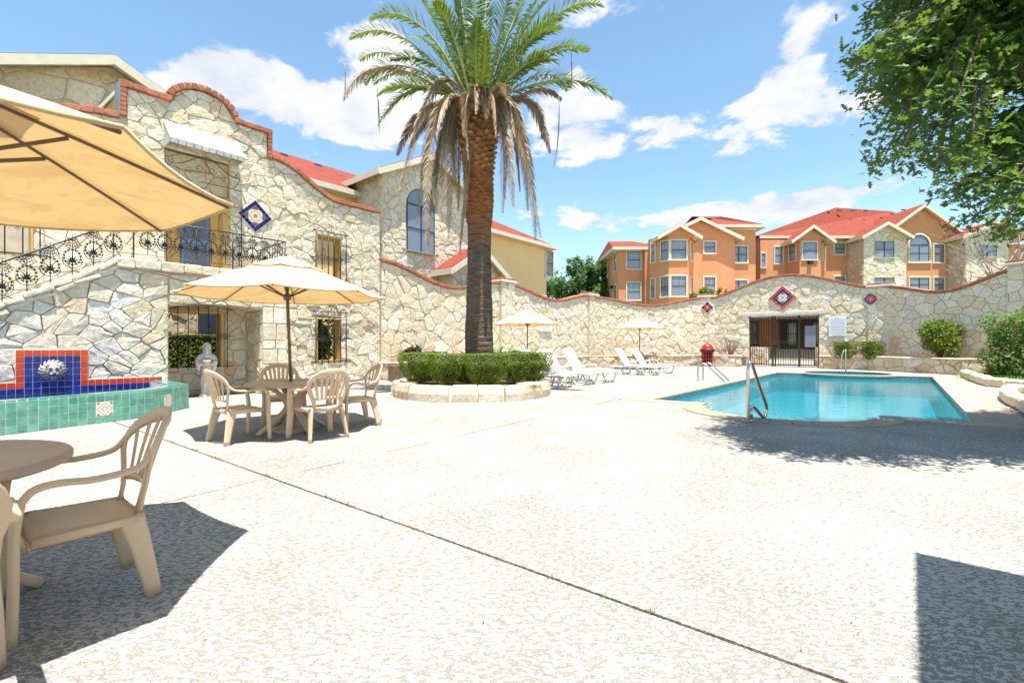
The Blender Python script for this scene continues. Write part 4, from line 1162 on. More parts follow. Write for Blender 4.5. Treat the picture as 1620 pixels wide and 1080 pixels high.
# lion mask
lion = MB()
def blob(mb, c, r, sc=(1,1,1), n=10, jit=0.0, seed=0, M_=None):
    rr = random.Random(seed); prof = []; vs = []; fs = []; m_ = n//2+1
    for i in range(m_+1):
        th = math.pi*i/m_
        for j in range(n):
            a = 2*math.pi*j/n; k = 1+rr.uniform(-jit, jit)
            vs.append((c[0]+sc[0]*r*k*math.sin(th)*math.cos(a), c[1]+sc[1]*r*k*math.sin(th)*math.sin(a), c[2]+sc[2]*r*k*math.cos(th)))
    for i in range(m_):
        for j in range(n):
            a = i*n+j; b = i*n+(j+1) % n; fs.append((a, a+n, b+n, b))
    mb.add(vs, fs, 0, True, M_)
MB().bbox(-.165,.165,-.02,0,-.12,.13,.006)
rr = random.Random(3)
blob(lion, (0,-.02,0), .165, (1,.45,.92), 20)
for ring, (r0, r1, cnt_, yy, w_) in enumerate(((.085,.190,17,-.060,.024), (.075,.150,15,-.085,.020))):
    for i in range(cnt_):                                   # wavy mane locks
        a = 2*math.pi*(i+.5*ring)/cnt_+rr.uniform(-.06,.06); pts = []
        for q in range(6):
            t = q/5; r = r0+(r1-r0)*t; b_ = a+.22*math.sin(t*3.4+ring*1.5)
            pts.append((r*math.cos(b_)*1.02, yy+.055*t*t, r*math.sin(b_)*.95+.005))
        lion.sweep(smooth_path(pts, 2), [w_*k_ for k_ in (.5,.8,1,1.05,1.05,1,.95,.85,.7,.5,.2)], n=6)
blob(lion, (0,-.085,.005), .088, (.95,.80,1.10), 18)
blob(lion, (0,-.165,.010), .026, (.9,1.3,2.2), 12); blob(lion, (0,-.205,-.022), .024, (1.4,.8,.7), 10)
for s in (-1,1):
    blob(lion, (s*.028,-.185,-.050), .031, (1.05,1,.72), 12); blob(lion, (s*.046,-.150,.052), .030, (1.25,.95,.42), 10)
    blob(lion, (s*.062,-.120,-.018), .032, (.8,.9,1.1), 10); blob(lion, (s*.088,-.09,.085), .026, (.9,.7,1), 8)
blob(lion, (0,-.150,-.100), .034, (1.1,.9,.6), 10); blob(lion, (0,-.115,-.130), .035, (1,.7,1.1), 8)
lx, lz = FF.hit(84, 586, -.1)
lm = lion.obj('lion_mask', pbr('weathered_cast_stone', (.50,.47,.42), .85, (.26,.235,.20), 30, .5, 90), None, FF.w(lx, -.064, lz), (0,0,FF.rz))
lm.scale = (.98, 1.05, 1.05); 
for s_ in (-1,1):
    ey = MB(); blob(ey, (s_*.040,-.150,.026), .0125, (1.3,.8,.8), 8); ey.obj('eye', M['bark'], lm)  # dark brown blobs put the shade of the eye sockets into colour
mo = MB(); blob(mo, (0,-.168,-.078), .020, (1.35,.9,.55), 10); mo.obj('mouth', M['dark'], lm)  # near-black blob standing in for the shade inside the mouth
tag(lm, 'white cast lion head spout on the blue tiled fountain back', 'lion head')
# ------------------------------------------------------------------ building helpers (local x along the wall, -y towards the viewer)
def window(parent, x, z, w, h, y=0.0, rz=0.0, trim=.11, tm='cream', style='sash', arched=False, org=None, name='window'):
    """x,z = centre; y = wall face. rz/org place windows on turned faces"""
    loc = (x, y, z) if org is None else org
    fr = MB(); t = trim
    if not arched:
        fr.bbox(-w/2-t, w/2+t, -.07, .02, h/2, h/2+t, .012); fr.bbox(-w/2-t-.02, w/2+t+.02, -.10, .02, -h/2-t, -h/2, .012)
        fr.bbox(-w/2-t, -w/2, -.065, .02, -h/2, h/2, .012); fr.bbox(w/2, w/2+t, -.065, .02, -h/2, h/2, .012)
    else:
        r = w/2; zs = h/2-r; pts = [(-r-t/2, -.03, -h/2)]+[(-(r+t/2)*math.cos(a), -.03, zs+(r+t/2)*math.sin(a)) for a in [math.pi*i/16 for i in range(17)]]+[(r+t/2, -.03, -h/2)]
        if t > .01: fr.sweep(pts, t/2*1.25, .045, side=None, n=4) if False else fr.sweep(pts, .05, t/2*1.3, side=(0,1,0), n=4)
        fr.bbox(-w/2-t-.02, w/2+t+.02, -.12, .02, -h/2-t, -h/2, .012)
    o = fr.obj(name, M[tm], parent, loc, (0,0,rz))
    sm = M['shutter']; s = MB(); b = .035
    if not arched:
        s.box(-w/2, -w/2+b, -.035, .0, -h/2, h/2); s.box(w/2-b, w/2, -.035, .0, -h/2, h/2); s.box(-w/2+b, w/2-b, -.035, .0, h/2-b, h/2); s.box(-w/2+b, w/2-b, -.035, .0, -h/2, -h/2+b)
        s.box(-w/2+b, w/2-b, -.045, -.005, -.025, .025)
        if style == 'double': s.box(-.03, .03, -.05, -.002, -h/2+b, h/2-b)
        s.obj('sash', sm, o)
        if style == 'double':
            for sx in (-1, 1):
                for sz in (-1, 1): MB().box(min(sx*.03, sx*(w/2-b)), max(sx*.03, sx*(w/2-b)), -.014, -.004, min(sz*.025, sz*(h/2-b)), max(sz*.025, sz*(h/2-b))).obj('pane', M['glass'], o)
        else:
            for sz in (-1, 1): MB().box(-w/2+b, w/2-b, -.014 if sz > 0 else -.024, -.004, min(sz*.025, sz*(h/2-b)), max(sz*.025, sz*(h/2-b))).obj('pane', M['glass'], o)
        mt = MB()
        for q in ((-.25,.25) if style == 'double' else (-.17,.17)): mt.box(w*q-.006, w*q+.006, -.018, -.015, .03, h/2-b)
        mt.box(-w/2+b, w/2-b, -.0182, -.0152, h*.25-.006, h*.25+.006); mt.obj('muntin', M['cream'], o)
    else:
        r = w/2; zs = h/2-r
        s.sweep([(-r+.02,-.02,-h/2)]+[(-(r-.02)*math.cos(a), -.02, zs+(r-.02)*math.sin(a)) for a in [math.pi*i/16 for i in range(17)]]+[(r-.02,-.02,-h/2)], .02, .022, side=(0,1,0), n=4)
        s.box(-r+.03, r-.03, -.04, .0, zs-.03, zs+.03); s.box(-r+.03, r-.03, -.04, .0, -h/2, -h/2+.04); s.box(-r+.03, r-.03, -.042, .0, (zs-h/2)/2-.02, (zs-h/2)/2+.02)
        s.box(-.025, .025, -.044, .0, -h/2+.04, zs-.03); s.obj('sash', sm, o)
        vs = [(-(r-.03)*math.cos(a), -.012, zs+.03+(r-.06)*math.sin(a)) for a in [math.pi*i/16 for i in range(17)]]
        MB().add(vs, [list(range(17))[::1]]).obj('pane', M['glass'], o)
        for sx in (-1, 1): MB().box(min(sx*.025, sx*(r-.03)), max(sx*.025, sx*(r-.03)), -.016, -.006, -h/2+.04, zs-.03).obj('pane', M['glass'], o)
    return o
def gable_roof(parent, x0, x1, zE, zA, y0, y1, over=.35, rmat='redroof', thick=.12, trim='cream', ends=True):
    """ridge along y. front gable at y0. children: roof slopes, rake boards, soffit"""
    cx = (x0+x1)/2; sl = (zA-zE)/((x1-x0)/2); yo = y0-over
    for s, xe in ((-1, x0-over), (1, x1+over)):
        ze = zE-sl*over; L = xe
        vs = [(cx, yo, zA), (xe, yo, ze), (xe, y1, ze), (cx, y1, zA)]; up = [(v[0], v[1], v[2]+thick) for v in vs]
        f = [(0,1,2,3), (7,6,5,4), (0,4,5,1), (1,5,6,2), (3,2,6,7), (0,3,7,4)]
        f = f if s > 0 else [t[::-1] for t in f]
        MB().add([(v[0], v[1]+.03, v[2]+.03) for v in vs[:2]]+[(v[0], v[1], v[2]+.03) for v in vs[2:]]+[(v[0], v[1]+.03, v[2]+.012) for v in up[:2]]+[(v[0], v[1], v[2]+.012) for v in up[2:]], f).obj('roof_slope', M[rmat], parent)
        d = Vector((xe-cx, 0, ze-zA)); n_ = .17
        mb = MB(); mb.add([(cx, yo, zA+thick*.9), (xe, yo, ze+thick*.9), (xe, yo, ze-n_), (cx, yo, zA-n_), (cx, yo+.06, zA+thick*.9), (xe, yo+.06, ze+thick*.9), (xe, yo+.06, ze-n_), (cx, yo+.06, zA-n_)],
                          [(0,3,2,1) if s > 0 else (0,1,2,3), (4,5,6,7) if s > 0 else (7,6,5,4), (0,1,5,4) if s > 0 else (4,5,1,0), (3,7,6,2) if s > 0 else (2,6,7,3), (1,2,6,5) if s > 0 else (5,6,2,1)])
        mb.obj('rake_board', M[trim], parent)
        MB().add([(cx, yo+.06, zA-.02), (xe, yo+.06, ze-.02), (xe, y1, ze-.02), (cx, y1, zA-.02), (cx, yo+.06, zA+.01), (xe, yo+.06, ze+.01), (xe, y1, ze+.01), (cx, y1, zA+.01)], f).obj('soffit', M[trim], parent)
        MB().box(min(xe, xe+.05*s), max(xe, xe+.05*s), yo, y1, ze-.14, ze+thick).obj('fascia', M[trim], parent)
def gable_wall(parent, x0, x1, z0, zE, zA, y, yb, mat, name='gable_wall'):
    cx = (x0+x1)/2
    vs = [(x0,y,z0),(x1,y,z0),(x1,y,zE),(cx,y,zA),(x0,y,zE)]; vs += [(a, yb, c) for a, b, c in vs]
    return MB().add(vs, [(0,1,2,3,4),(9,8,7,6,5),(0,5,6,1),(1,6,7,2),(2,7,8,3),(3,8,9,4),(4,9,5,0)]).obj(name, mat, parent)
def hip_roof(parent, x0, x1, y0, y1, zE, rise, inset_l, inset_r, over=.45, name='roof', mat='redroof', trim='cream'):
    X0, X1, Y0, Y1 = x0-over, x1+over, y0-over, y1+over; ym = (Y0+Y1)/2
    a, b = X0+inset_l, X1-inset_r
    vs = [(X0,Y0,zE),(X1,Y0,zE),(X1,Y1,zE),(X0,Y1,zE),(a,ym,zE+rise),(b,ym,zE+rise)]
    MB().add(vs, [(0,1,5,4),(1,2,5),(2,3,4,5),(3,0,4),(3,2,1,0)]).obj(name, M[mat], parent)
    mb = MB(); t = .20
    mb.box(X0-.02,X1+.02,Y0-.04,Y0+.02,zE-t,zE+.02); mb.box(X0-.02,X1+.02,Y1-.02,Y1+.04,zE-t,zE+.02); mb.box(X0-.04,X0+.02,Y0+.02,Y1-.02,zE-t,zE+.02); mb.box(X1-.02,X1+.04,Y0+.02,Y1-.02,zE-t,zE+.02)
    mb.obj('fascia', M[trim], parent)
    MB().box(X0+.02,X1-.02,Y0+.02,Y1-.02,zE-t+.03,zE-t+.06).obj('soffit', M[trim], parent)
def vent(parent, x, y, z, sl=0.0): MB().bbox(-.16,.16,-.14,.14,0,.10,.03).obj('roof_vent', M['blackplastic'], parent, (x, y, z), (sl, 0, 0))

# ------------------------------------------------------------------ yellow and stone apartment building behind the facade
FB = Fr(P0+B*5, d=A)
ab = empty('apartment_building', (*FB.o, 0), FB.rz, 'yellow and stone apartment building with red roof behind the palm and facade', 'building')
MB().box(-13, 16.4, 0, 8, -.3, 7.75).obj('wall', M['yellow'], ab)
hip_roof(ab, -13, 16.4, 0, 8, 7.80, 2.5, 4.2, 4.6, .5)
for px, py in ((452, 237), (506, 253)):
    x, z = FB.hit(px, py, 3.2); vent(ab, x, 3.4, 7.8+2.5*(3.9/4.5)-.05, R(29))
for xv in (1.6, 2.6): MB().lathe([(0.05,0),(.05,.35),(0.0,.36)], 8).obj('vent_pipe', M['shutter'], ab, (xv, 2.2, 9.1))
# stone gable with the arched window
gx0, gx1, gE, gA, gy = 2.15, 7.15, 8.45, 9.72, -2.0
gable_wall(ab, gx0, gx1, -.3, gE, gA, gy+.02, 3, M['mortar_far'], 'stone_gable_core')
def gtop(x): return gA-abs(x-(gx0+gx1)/2)*(gA-gE)/((gx1-gx0)/2)-.02
FG = Fr(FB.w(0, gy).xy, d=A)
awx, awz = FG.hit(665.5, 350); awy = gy-.02
stonework(ab, gx0, gx1, 3.2, gtop, .36, .009, M['stone'], 51, [(awx-.80, awx+.80, awz-1.45, awz+1.5)], (.015,.04), y=gy+.02, limit=240, zmax=gA)
side = empty('gable_side', (gx0, gy+2.0, 0), R(-90), parent=ab)
stonework(side, 0, 2.0, 5.4, gE, .45, .012, M['stone'], 52, (), (.015,.04))
gable_roof(ab, gx0, gx1, gE, gA, gy, 3.4, .42)
# arch ring of stones round the window then the window
for i in range(13):
    a = math.pi*(i+.5)/13; r = .98; c = (awx-r*math.cos(a), gy-.0, awz+.58+r*math.sin(a))
    MB().bbox(-.11,.11,-.035,.02,-.19,.19,.02).obj('stone', M['stone'], ab, c, (0, a-math.pi/2, 0)) 
for s in (-1,1):
    for k in range(5): MB().bbox(-.13,.13,-.03,.02,-.17,.17,.02).obj('stone', M['stone'], ab, (awx+s*.94, gy, awz-1.2+.40*k))
window(ab, awx, awz, 1.56, 2.85, gy-.01, trim=.0, arched=True, name='arched_window')
# small porch gable
FP = Fr(FB.w(0, -3.0).xy, d=A)
xl, zl = FP.hit(707, 424); xr, zr = FP.hit(800, 440); pz = (zl+zr)/2
porch_mid = (xl+xr)/2
pA = pz+1.15
FPx = []
pwx0, pwx1 = xl+.35, xr-.35
gable_wall(ab, pwx0, pwx1, -.3, pz+.10, pA-.05, -2.98, 0.0, M['mortar_far'], 'porch_core')
def ptop(x): return pA-.07-abs(x-porch_mid)*(pA-.15-pz)/((pwx1-pwx0)/2)
ar = (porch_mid-.85, porch_mid+.85, 3.0, pz-.15)
stonework(ab, pwx0, pwx1, 3.0, ptop, .42, .014, M['stone'], 53, [ar], (.015,.04), y=-2.98, zmax=pA)
MB().box(ar[0]+.05, ar[1]-.05, -3.0, -2.975, 3, ar[3]-.45).obj('porch_opening', M['ochre'], ab)
MB().sweep([(porch_mid-.95,-3.03,ar[3]-.6),(porch_mid,-3.03,ar[3]+.12),(porch_mid+.95,-3.03,ar[3]-.6)], .03, .10, side=(0,1,0), n=4).obj('porch_trim', M['cream'], ab)
gable_roof(ab, pwx0, pwx1, pz+.10, pA, -3.0, 0.0, .38)
x, z = FB.hit(869, 417); window(ab, x, z, .80, 1.62, 0.0, trim=.13)
# left gable wing with big stones, and its lean-to
FL = Fr(FB.w(0, -1.0).xy, d=A)
lxa, lza = FL.hit(176, 97); LW = 3.6; lE = lza-1.75
lo_, hi_ = lxa-LW, lxa+LW
gable_wall(ab, lo_, hi_, -.3, lE, lza-.18, -1.0, 4, M['mortar'], 'left_gable_core')
stonework(ab, lo_, hi_, 5.6, lambda x: lza-.22-abs(x-lxa)*(lza-.18-lE)/LW, .62, .02, M['stone_warm'], 54, (), (.02,.05), y=-1.0, zmax=lza)
gable_roof(ab, lo_, hi_, lE, lza-.12, -1.0, 4, .5)
xw, zw = FL.hit(192, 136, -1.2)
mb = MB().add([(xw-.55,-1.9,zw-.95),(xw,-1.9,zw-.0),(xw,-1.0,zw-.0),(xw-.55,-1.0,zw-.95),(xw-.55,-1.9,zw-.83),(xw,-1.9,zw+.12),(xw,-1.0,zw+.12),(xw-.55,-1.0,zw-.83)], [(0,1,2,3)[::-1],(4,5,6,7),(0,1,5,4),(1,2,6,5),(2,3,7,6),(3,0,4,7)])
mb.obj('eave_return', M['cream'], ab)
MB().add([(xw-.5,-1.3,zw-.9),(xw,-1.3,zw-.9),(xw,-1.3,zw-.05),(xw-.5,-1.0,zw-.9),(xw,-1.0,zw-.9),(xw,-1.0,zw-.05)], [(0,1,2),(5,4,3),(0,3,4,1),(1,4,5,2),(2,5,3,0)]).obj('eave_cheek', M['yellow'], ab)
# lower walls seen through the facade windows: cream stone with a dark shuttered window
cw = empty('courtyard_building_wall', (*FB.w(-14, -1.6).xy, 0), FB.rz, 'cream stone wall with dark shuttered window seen through the niche grille', 'wall')
MB().box(0, 12.5, .05, .4, -.3, 2.9).obj('mortar_core', M['mortar_far'], cw)
FCW = Fr(FB.w(-14, -1.6).xy, d=A)
sxa, sza = FCW.hit(315, 497); 
stonework(cw, sxa-6, sxa+4, .9, 2.85, .5, .012, M['stone_warm'], 55, [(sxa-.05, sxa+1.6, 1.15, 2.5)], (.02,.05), y=.05)
MB().box(sxa, sxa+1.55, -.01, .06, 1.35, 2.5).obj('shutter', M['shutter'], cw)
sl_ = MB()
for k in range(17): sl_.box(sxa+.95, sxa+1.5, -.03, -.012, 1.42+.062*k, 1.45+.062*k)
sl_.obj('blind_slats', pbr('blind', (.18,.22,.30), .5), cw)

# ------------------------------------------------------------------ orange buildings beyond the gate wall
def ob(name_label, x0, y0): return empty('apartment_building', (x0, y0, 0), 0, name_label, 'building')
Y1_ = 37.0; SC = Y1_/F
def X(px, y=Y1_): return (px-810)/F*y
def Z(py, y=Y1_): return HC+(HY-py)/F*y
o1 = ob('orange stucco apartment block with bay windows and stepped gables, left one of the two', 0, 0)
zt = Z(398)
# left body
bl, br = X(978.5), X(1029)
MB().box(bl, X(1017.5), Y1_, Y1_+7.2, -.3, Z(394)).obj('wall', M['orange'], o1)
MB().box(X(1017.5), X(1030), Y1_-.55, Y1_+7.2, -.3, Z(392)).obj('wall', M['orange'], o1)
hip_roof(o1, bl, X(1034), Y1_, Y1_+7.2, Z(393), 1.35, .5, 1.2, .55)
gE_ = Z(391); lw = 3.6
# gable end on the left side
e_side = empty('side_gable', (bl, Y1_+7.2, 0), R(-90), parent=o1)
for zc in (Z(411.0), Z(460.5)):
    for px_, w_ in ((1002.5, 1.02),):
        window(o1, X(px_), zc-.02, w_, 1.32, Y1_, trim=.12)
for zc in (Z(412), Z(462)):
    for yy, w_ in ((1.0,.8),(4.6,1.0),(6.2,.9)):
        window(o1, 0, 0, w_*.9, 1.35, org=(bl, Y1_+yy, zc), rz=R(-90), trim=.11)
MB().box(bl-.25, bl-.0, Y1_+1.7, Y1_+2.0, Z(450)-.1, Z(450)+.15).obj('wall_lamp', M['blackplastic'], o1)
# main front: gabled block
mfx0, mfx1 = X(1066), X(1153.5); MY = Y1_-1.0
gable_wall(o1, mfx0-1.4, mfx1, -.3, Z(373.5, MY), Z(349, MY), MY, Y1_+6, M['orange'])
gable_roof(o1, mfx0-1.2, mfx1, Z(374.5, MY), Z(345, MY)-.1, MY, Y1_+6, .45)
# canted bay with its own gable
byF = Y1_-2.2; bx = [X(1028.5, MY), X(1058, byF), X(1089, byF), X(1098, MY)]
ztop = Z(372, byF)
bay = MB().prism([(bx[0], MY), (bx[1], byF), (bx[2], byF), (bx[3], MY), (bx[3], MY+.5), (bx[0], MY+.5)], -.3, ztop); bay.obj('bay_wall', M['orange'], o1)
gx0_, gx1_ = X(1040, byF), X(1107, byF); zga = Z(354.5, byF)
gable_wall(o1, gx0_+.3, gx1_-.4, ztop-.02, ztop+.05, zga-.15, byF-.0, MY+2, M['orange'])
gable_roof(o1, gx0_+.35, gx1_-.35, ztop+.0, zga-.12, byF, MY+2.5, .38)
def facewin(par, a, b, k, zc, w, h, trim=.11, off=.0, style='sash'):
    a, b = Vector(a), Vector(b); p = a.lerp(b, k); dd = (b-a).normalized(); rz = math.atan2(dd.y, dd.x)
    nn = Vector((dd.y, -dd.x)); p = p+nn*off
    return window(par, 0, 0, w, h, org=(p.x, p.y, zc), rz=rz, trim=trim, style=style)
for zc, h in ((Z(395.5, byF), 1.38), (Z(452.5, byF), 1.46)):
    facewin(o1, (bx[0], MY), (bx[1], byF), .80, zc-.02, .60, h)
    facewin(o1, (bx[1], byF), (bx[2], byF), .5, zc, 1.10, h)
    facewin(o1, (bx[2], byF), (bx[3], MY), .5, zc, .42, h, .09)
    facewin(o1, (bx[0], MY), (bx[1], byF), .17, zc-.05, .28, h, .09)
window(o1, X(1122.5, MY), Z(391.5, MY), .82, .84, MY, trim=.12); window(o1, X(1122.5, MY), Z(451, MY), .82, 1.2, MY, trim=.12)
# right wing with hipped roof
MB().box(mfx1+.002, X(1195.5), Y1_, Y1_+7, -.3, Z(361)).obj('wall', M['orange'], o1)
hip_roof(o1, mfx1-2.2, X(1196), Y1_, Y1_+7, Z(358), 1.75, 3.6, 4.2, .5)
MB().box(X(1152), X(1196), Y1_-.10, Y1_-.0, Z(364.5), Z(358.5)-.1).obj('frieze', M['cream'], o1)
window(o1, X(1168.5), Z(402.5), 1.28, 1.26, Y1_, trim=.12, style='double'); window(o1, X(1168.5), Z(456), 1.28, 1.2, Y1_, trim=.12, style='double')
MB().bbox(X(1039), X(1041.5), MY-.1, MY, Z(461), Z(452), .02).obj('meter_box', M['cream'], o1)

Y2_ = 41.0
def X2(px): return X(px, Y2_)
def Z2(py): return Z(py, Y2_)
o2 = ob('wide orange and stone apartment block with arched window, on the right', 0, 0)
eav = Z2(375.5)
b2 = MB().box(X2(1197.5), X2(1356), Y2_, Y2_+9, -.3, eav).obj('wall', M['orange'], o2)
# big hipped roof
yF, yB = Y2_-.5, Y2_+16
rz0, rz1 = eav, Z(328.5, Y2_+5.5)
vs = [(X2(1190), yF, rz0-.0), (X2(1358), yF, rz0), (X2(1500), yF+1.2, rz0), (X2(1520), yB, rz0), (X2(1190), yB, rz0), (X(1322, Y2_+5.5), Y2_+5.5, rz1), (X(1412, Y2_+8.0), Y2_+8.0, Z(336, Y2_+8)+.1)]
MB().add(vs, [(0,1,6,5),(1,2,6),(2,3,6),(3,4,5,6),(4,0,5)]).obj('roof', M['redroof'], o2)
MB().box(X2(1197), X2(1356), yF-.03, yF+.04, eav-.2, eav+.03).obj('fascia', M['cream'], o2)
MB().box(X2(1197), X2(1356), yF+.04, Y2_, eav-.16, eav-.12).obj('soffit', M['cream'], o2)
for px, py in ((1309, 334), (1327.5, 331.5), (1348.5, 331.5), (1369.5, 331.5), (1395, 343), (1412, 337), (1429, 330.5)):
    yy = Y2_+4.7 if py < 335 and px < 1380 else Y2_+3.6; vent(o2, X(px, yy), yy, Z(py+1.5, yy)-.05, R(20))
# left low wing, darker side wall
MB().box(X2(1197.5)-.02, X2(1240), Y2_-.6, Y2_, -.3, Z2(382)).obj('wall', M['orange'], o2)
window(o2, X2(1225.5), Z2(406), .62, 1.42, Y2_-.6, trim=.11); window(o2, X2(1201.5), Z2(414), .34, 1.2, Y2_-.6, trim=.08)
# bay
by2 = Y2_-2.0; q0, q1, q2, q3 = X(1243, Y2_-.6), X(1265, by2), X(1298, by2), X(1307, Y2_-.6)
zt2 = Z(378, by2)
MB().prism([(q0, Y2_-.6), (q1, by2), (q2, by2), (q3, Y2_-.6), (q3, Y2_+.2), (q0, Y2_+.2)], -.3, zt2).obj('bay_wall', M['orange'], o2)
g0, g1, gz = X(1251, by2), X(1316, by2), Z(356.5, by2)
gable_wall(o2, g0+.2, g1-.5, zt2-.02, zt2+.02, gz-.2, by2, Y2_+1, M['orange'])
gable_roof(o2, g0+.3, g1-.3, zt2, gz-.12, by2, Y2_+3, .38)
for zc, h in ((Z(397, by2), 1.42), (Z(452, by2), 1.42)):
    facewin(o2, (q0, Y2_-.6), (q1, by2), .5, zc, .62, h); facewin(o2, (q1, by2), (q2, by2), .47, zc, 1.15, h); facewin(o2, (q2, by2), (q3, Y2_-.6), .5, zc, .38, h, .09)
MB().bbox(X(1277, by2), X(1284, by2), by2-.3, by2, Z(418, by2), Z(413, by2), .03).obj('wall_lamp', M['blackplastic'], o2)
window(o2, X2(1328), Z2(393.5), .88, .92, Y2_, trim=.12); window(o2, X2(1328), Z2(446), .88, .92, Y2_, trim=.12)
# stone bays, laid stone by stone
def stone_bay(xa, xb, yf, yb, zE, zA, seed, winpx):
    gable_wall(o2, xa, xb, -.3, zE, zA, yf, yb, M['mortar_far'], 'stone_bay_core')
    cx = (xa+xb)/2; hs = [(X(a, yf)-.02, X(b, yf)+.02, Z(d_, yf)-.05, Z(c_, yf)+.02) for a, b, c_, d_ in winpx]
    stonework(o2, xa, xb, 4.3, lambda x: zA-.05-abs(x-cx)*(zA-zE)/((xb-xa)/2), .42, .010, M['stone'], seed, hs, (.015,.05), y=yf, zmax=zA, limit=130)
    s_ = empty('bay_side', (xa, yb, 0), R(-90), parent=o2)
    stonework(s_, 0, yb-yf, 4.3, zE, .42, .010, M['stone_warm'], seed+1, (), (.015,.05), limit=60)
    for a, b, c_, d_ in winpx:
        window(o2, X((a+b)/2, yf), (Z(c_, yf)+Z(d_, yf))/2, (b-a)*yf/F, (d_-c_)*yf/F, yf-.01, trim=.035, style='double')
sy = Y2_-1.9
stone_bay(X(1366, sy), X(1433.5, sy), sy, Y2_, Z(371, sy), Z(354, sy), 61, [(1383, 1414, 382, 408), (1383, 1414, 439, 466)])
gable_roof(o2, X(1366, sy)+.1, X(1433.5, sy)-.1, Z(372, sy), Z(354, sy), sy, Y2_+2, .42)
# orange gable with arched window
oy = Y2_-.9
gable_wall(o2, X(1392, oy), X(1522, oy), -.3, Z(371, oy), Z(328, oy), oy, Y2_+9, M['orange'])
gable_roof(o2, X(1392, oy), X(1522, oy), Z(371, oy)-.1, Z(323.5, oy)-.15, oy, Y2_+9, .45)
window(o2, X(1454, oy), Z(393, oy), 1.66, 2.25, oy, trim=.17, arched=True, name='arched_window')
window(o2, X(1485, oy), Z(401, oy), .82, 1.5, oy, trim=.12); window(o2, X(1485, oy), Z(450, oy), .82, 1.15, oy, trim=.12)
window(o2, X(1454, oy), Z(450, oy), 1.66, 1.15, oy, trim=.12, style='double')
# right stone bay
sy2 = Y2_-2.4
stone_bay(X(1527, sy2), X(1596, sy2), sy2, Y2_, Z(372, sy2), Z(356, sy2), 65, [(1546, 1576, 388, 407), (1546, 1576, 438, 452)])
gable_roof(o2, X(1527, sy2)-.1, X(1620, sy2), Z(372, sy2), Z(352, sy2), sy2, Y2_+3, .5)
MB().box(X(1597, sy2), X(1660, sy2), sy2+.3, Y2_+9, -.3, Z(385, sy2)).obj('wall', M['orange'], o2)
MB().box(X2(1500), X2(1530), Y2_-.2, Y2_+9, -.3, Z2(378)).obj('wall', M['orange'], o2)

# ------------------------------------------------------------------ behind the gate: path, steps, retaining wall, orange wall with shade painted in
gm = W_D.w(3.9, 0)
GFr = Fr(W_D.w(0, .4).xy, d=W_D.d)
st = empty('entry_steps', (*GFr.w(3.8, 1.6).xy, 0), GFr.rz, 'pale stone steps climbing behind the iron gate', 'steps')
for i in range(7): MB().bbox(-1.0, 1.25, .36*i, .36*i+.40+(.6 if i == 6 else 0), -.02 if i == 0 else .13*i-.05, .13*(i+1), .01).obj('step', M['cap'], st)
tag(MB().box(-.5, 6.5, .02, 2.0, -.028, -.004).obj('path', M['deck'], None, (*GFr.w(0,0).xy, 0), (0,0,GFr.rz)), kind='structure')
rw = empty('retaining_wall', (*GFr.w(0, 2.2).xy, 0), GFr.rz, 'low whitish stone retaining walls beside the steps behind the gate', 'wall')
for a, b, hh, sd in ((-1.0, 2.75, 1.05, 71), (5.1, 9.0, 1.05, 72)):
    MB().box(a, b, 0, 4.5, -.3, hh).obj('mortar_core', M['mortar_far'], rw); stonework(rw, a, b, 0, hh, .35, .012, M['stone'], sd, (), (.02,.05))
ow = empty('gate_side_building', (*GFr.w(-1.2, 5.6).xy, 0), GFr.rz, 'orange wall, one part coloured dark for shade, with narrow windows seen through the gate', 'building')
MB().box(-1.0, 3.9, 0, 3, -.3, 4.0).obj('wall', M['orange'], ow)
MB().box(3.9, 10, .9, 3, -.3, 4.0).obj('painted_shade_wall', M['bark'], ow)  # bark brown puts the shade on this orange building into its colour
MB().box(-2.2, 11, -3.6, 3.2, 2.80, 2.95).obj('shade_ceiling', M['cap'], ow)  # ceiling shaped long and low to keep light off the wall
for x, w in ((2.45,.55), (4.6,.6), (6.2,.95), (8.2,1.1)): window(ow, x, 1.9, w, 1.5, (0 if x < 3.9 else .9), trim=.05, tm='shutter')
# ------------------------------------------------------------------ iron gate and fence in the opening
gt = empty('iron_gate', (*W_D.w(GH[0], .10).xy, 0), W_D.rz, 'brown black iron bar gate under the tile diamond', 'gate')
GWd = GH[1]-GH[0]; im = pbr('gate_iron', (.035,.022,.018), .5)
bars = MB().sweep([(0,0,.05),(0,0,2.68)], .017, .017, n=4).mesh('bar', im)
for x, t in ((.03,.03), (1.14,.035), (2.36,.045), (GWd-.03,.03), (1.26,.025)): MB().box(x-t, x+t, -t, t, 0, 2.72).obj('gate_post', im, gt)
for z in (.10, 1.30, 2.66): MB().box(.06, GWd-.06, -.018, .018, z-.022, z+.022).obj('cross_rail', im, gt)
x = .14
while x < GWd-.08:
    link('bar', bars, gt, (x, 0, 0)); x += .115
MB().bbox(2.62, 3.10, -.035, -.022, 1.05, 2.15, .004).obj('gate_panel', pbr('grey_sheet', (.20,.22,.26), .5), gt)
MB().bbox(1.20, 1.32, -.06, .03, 1.0, 1.25, .01).obj('lock_box', M['iron'], gt)

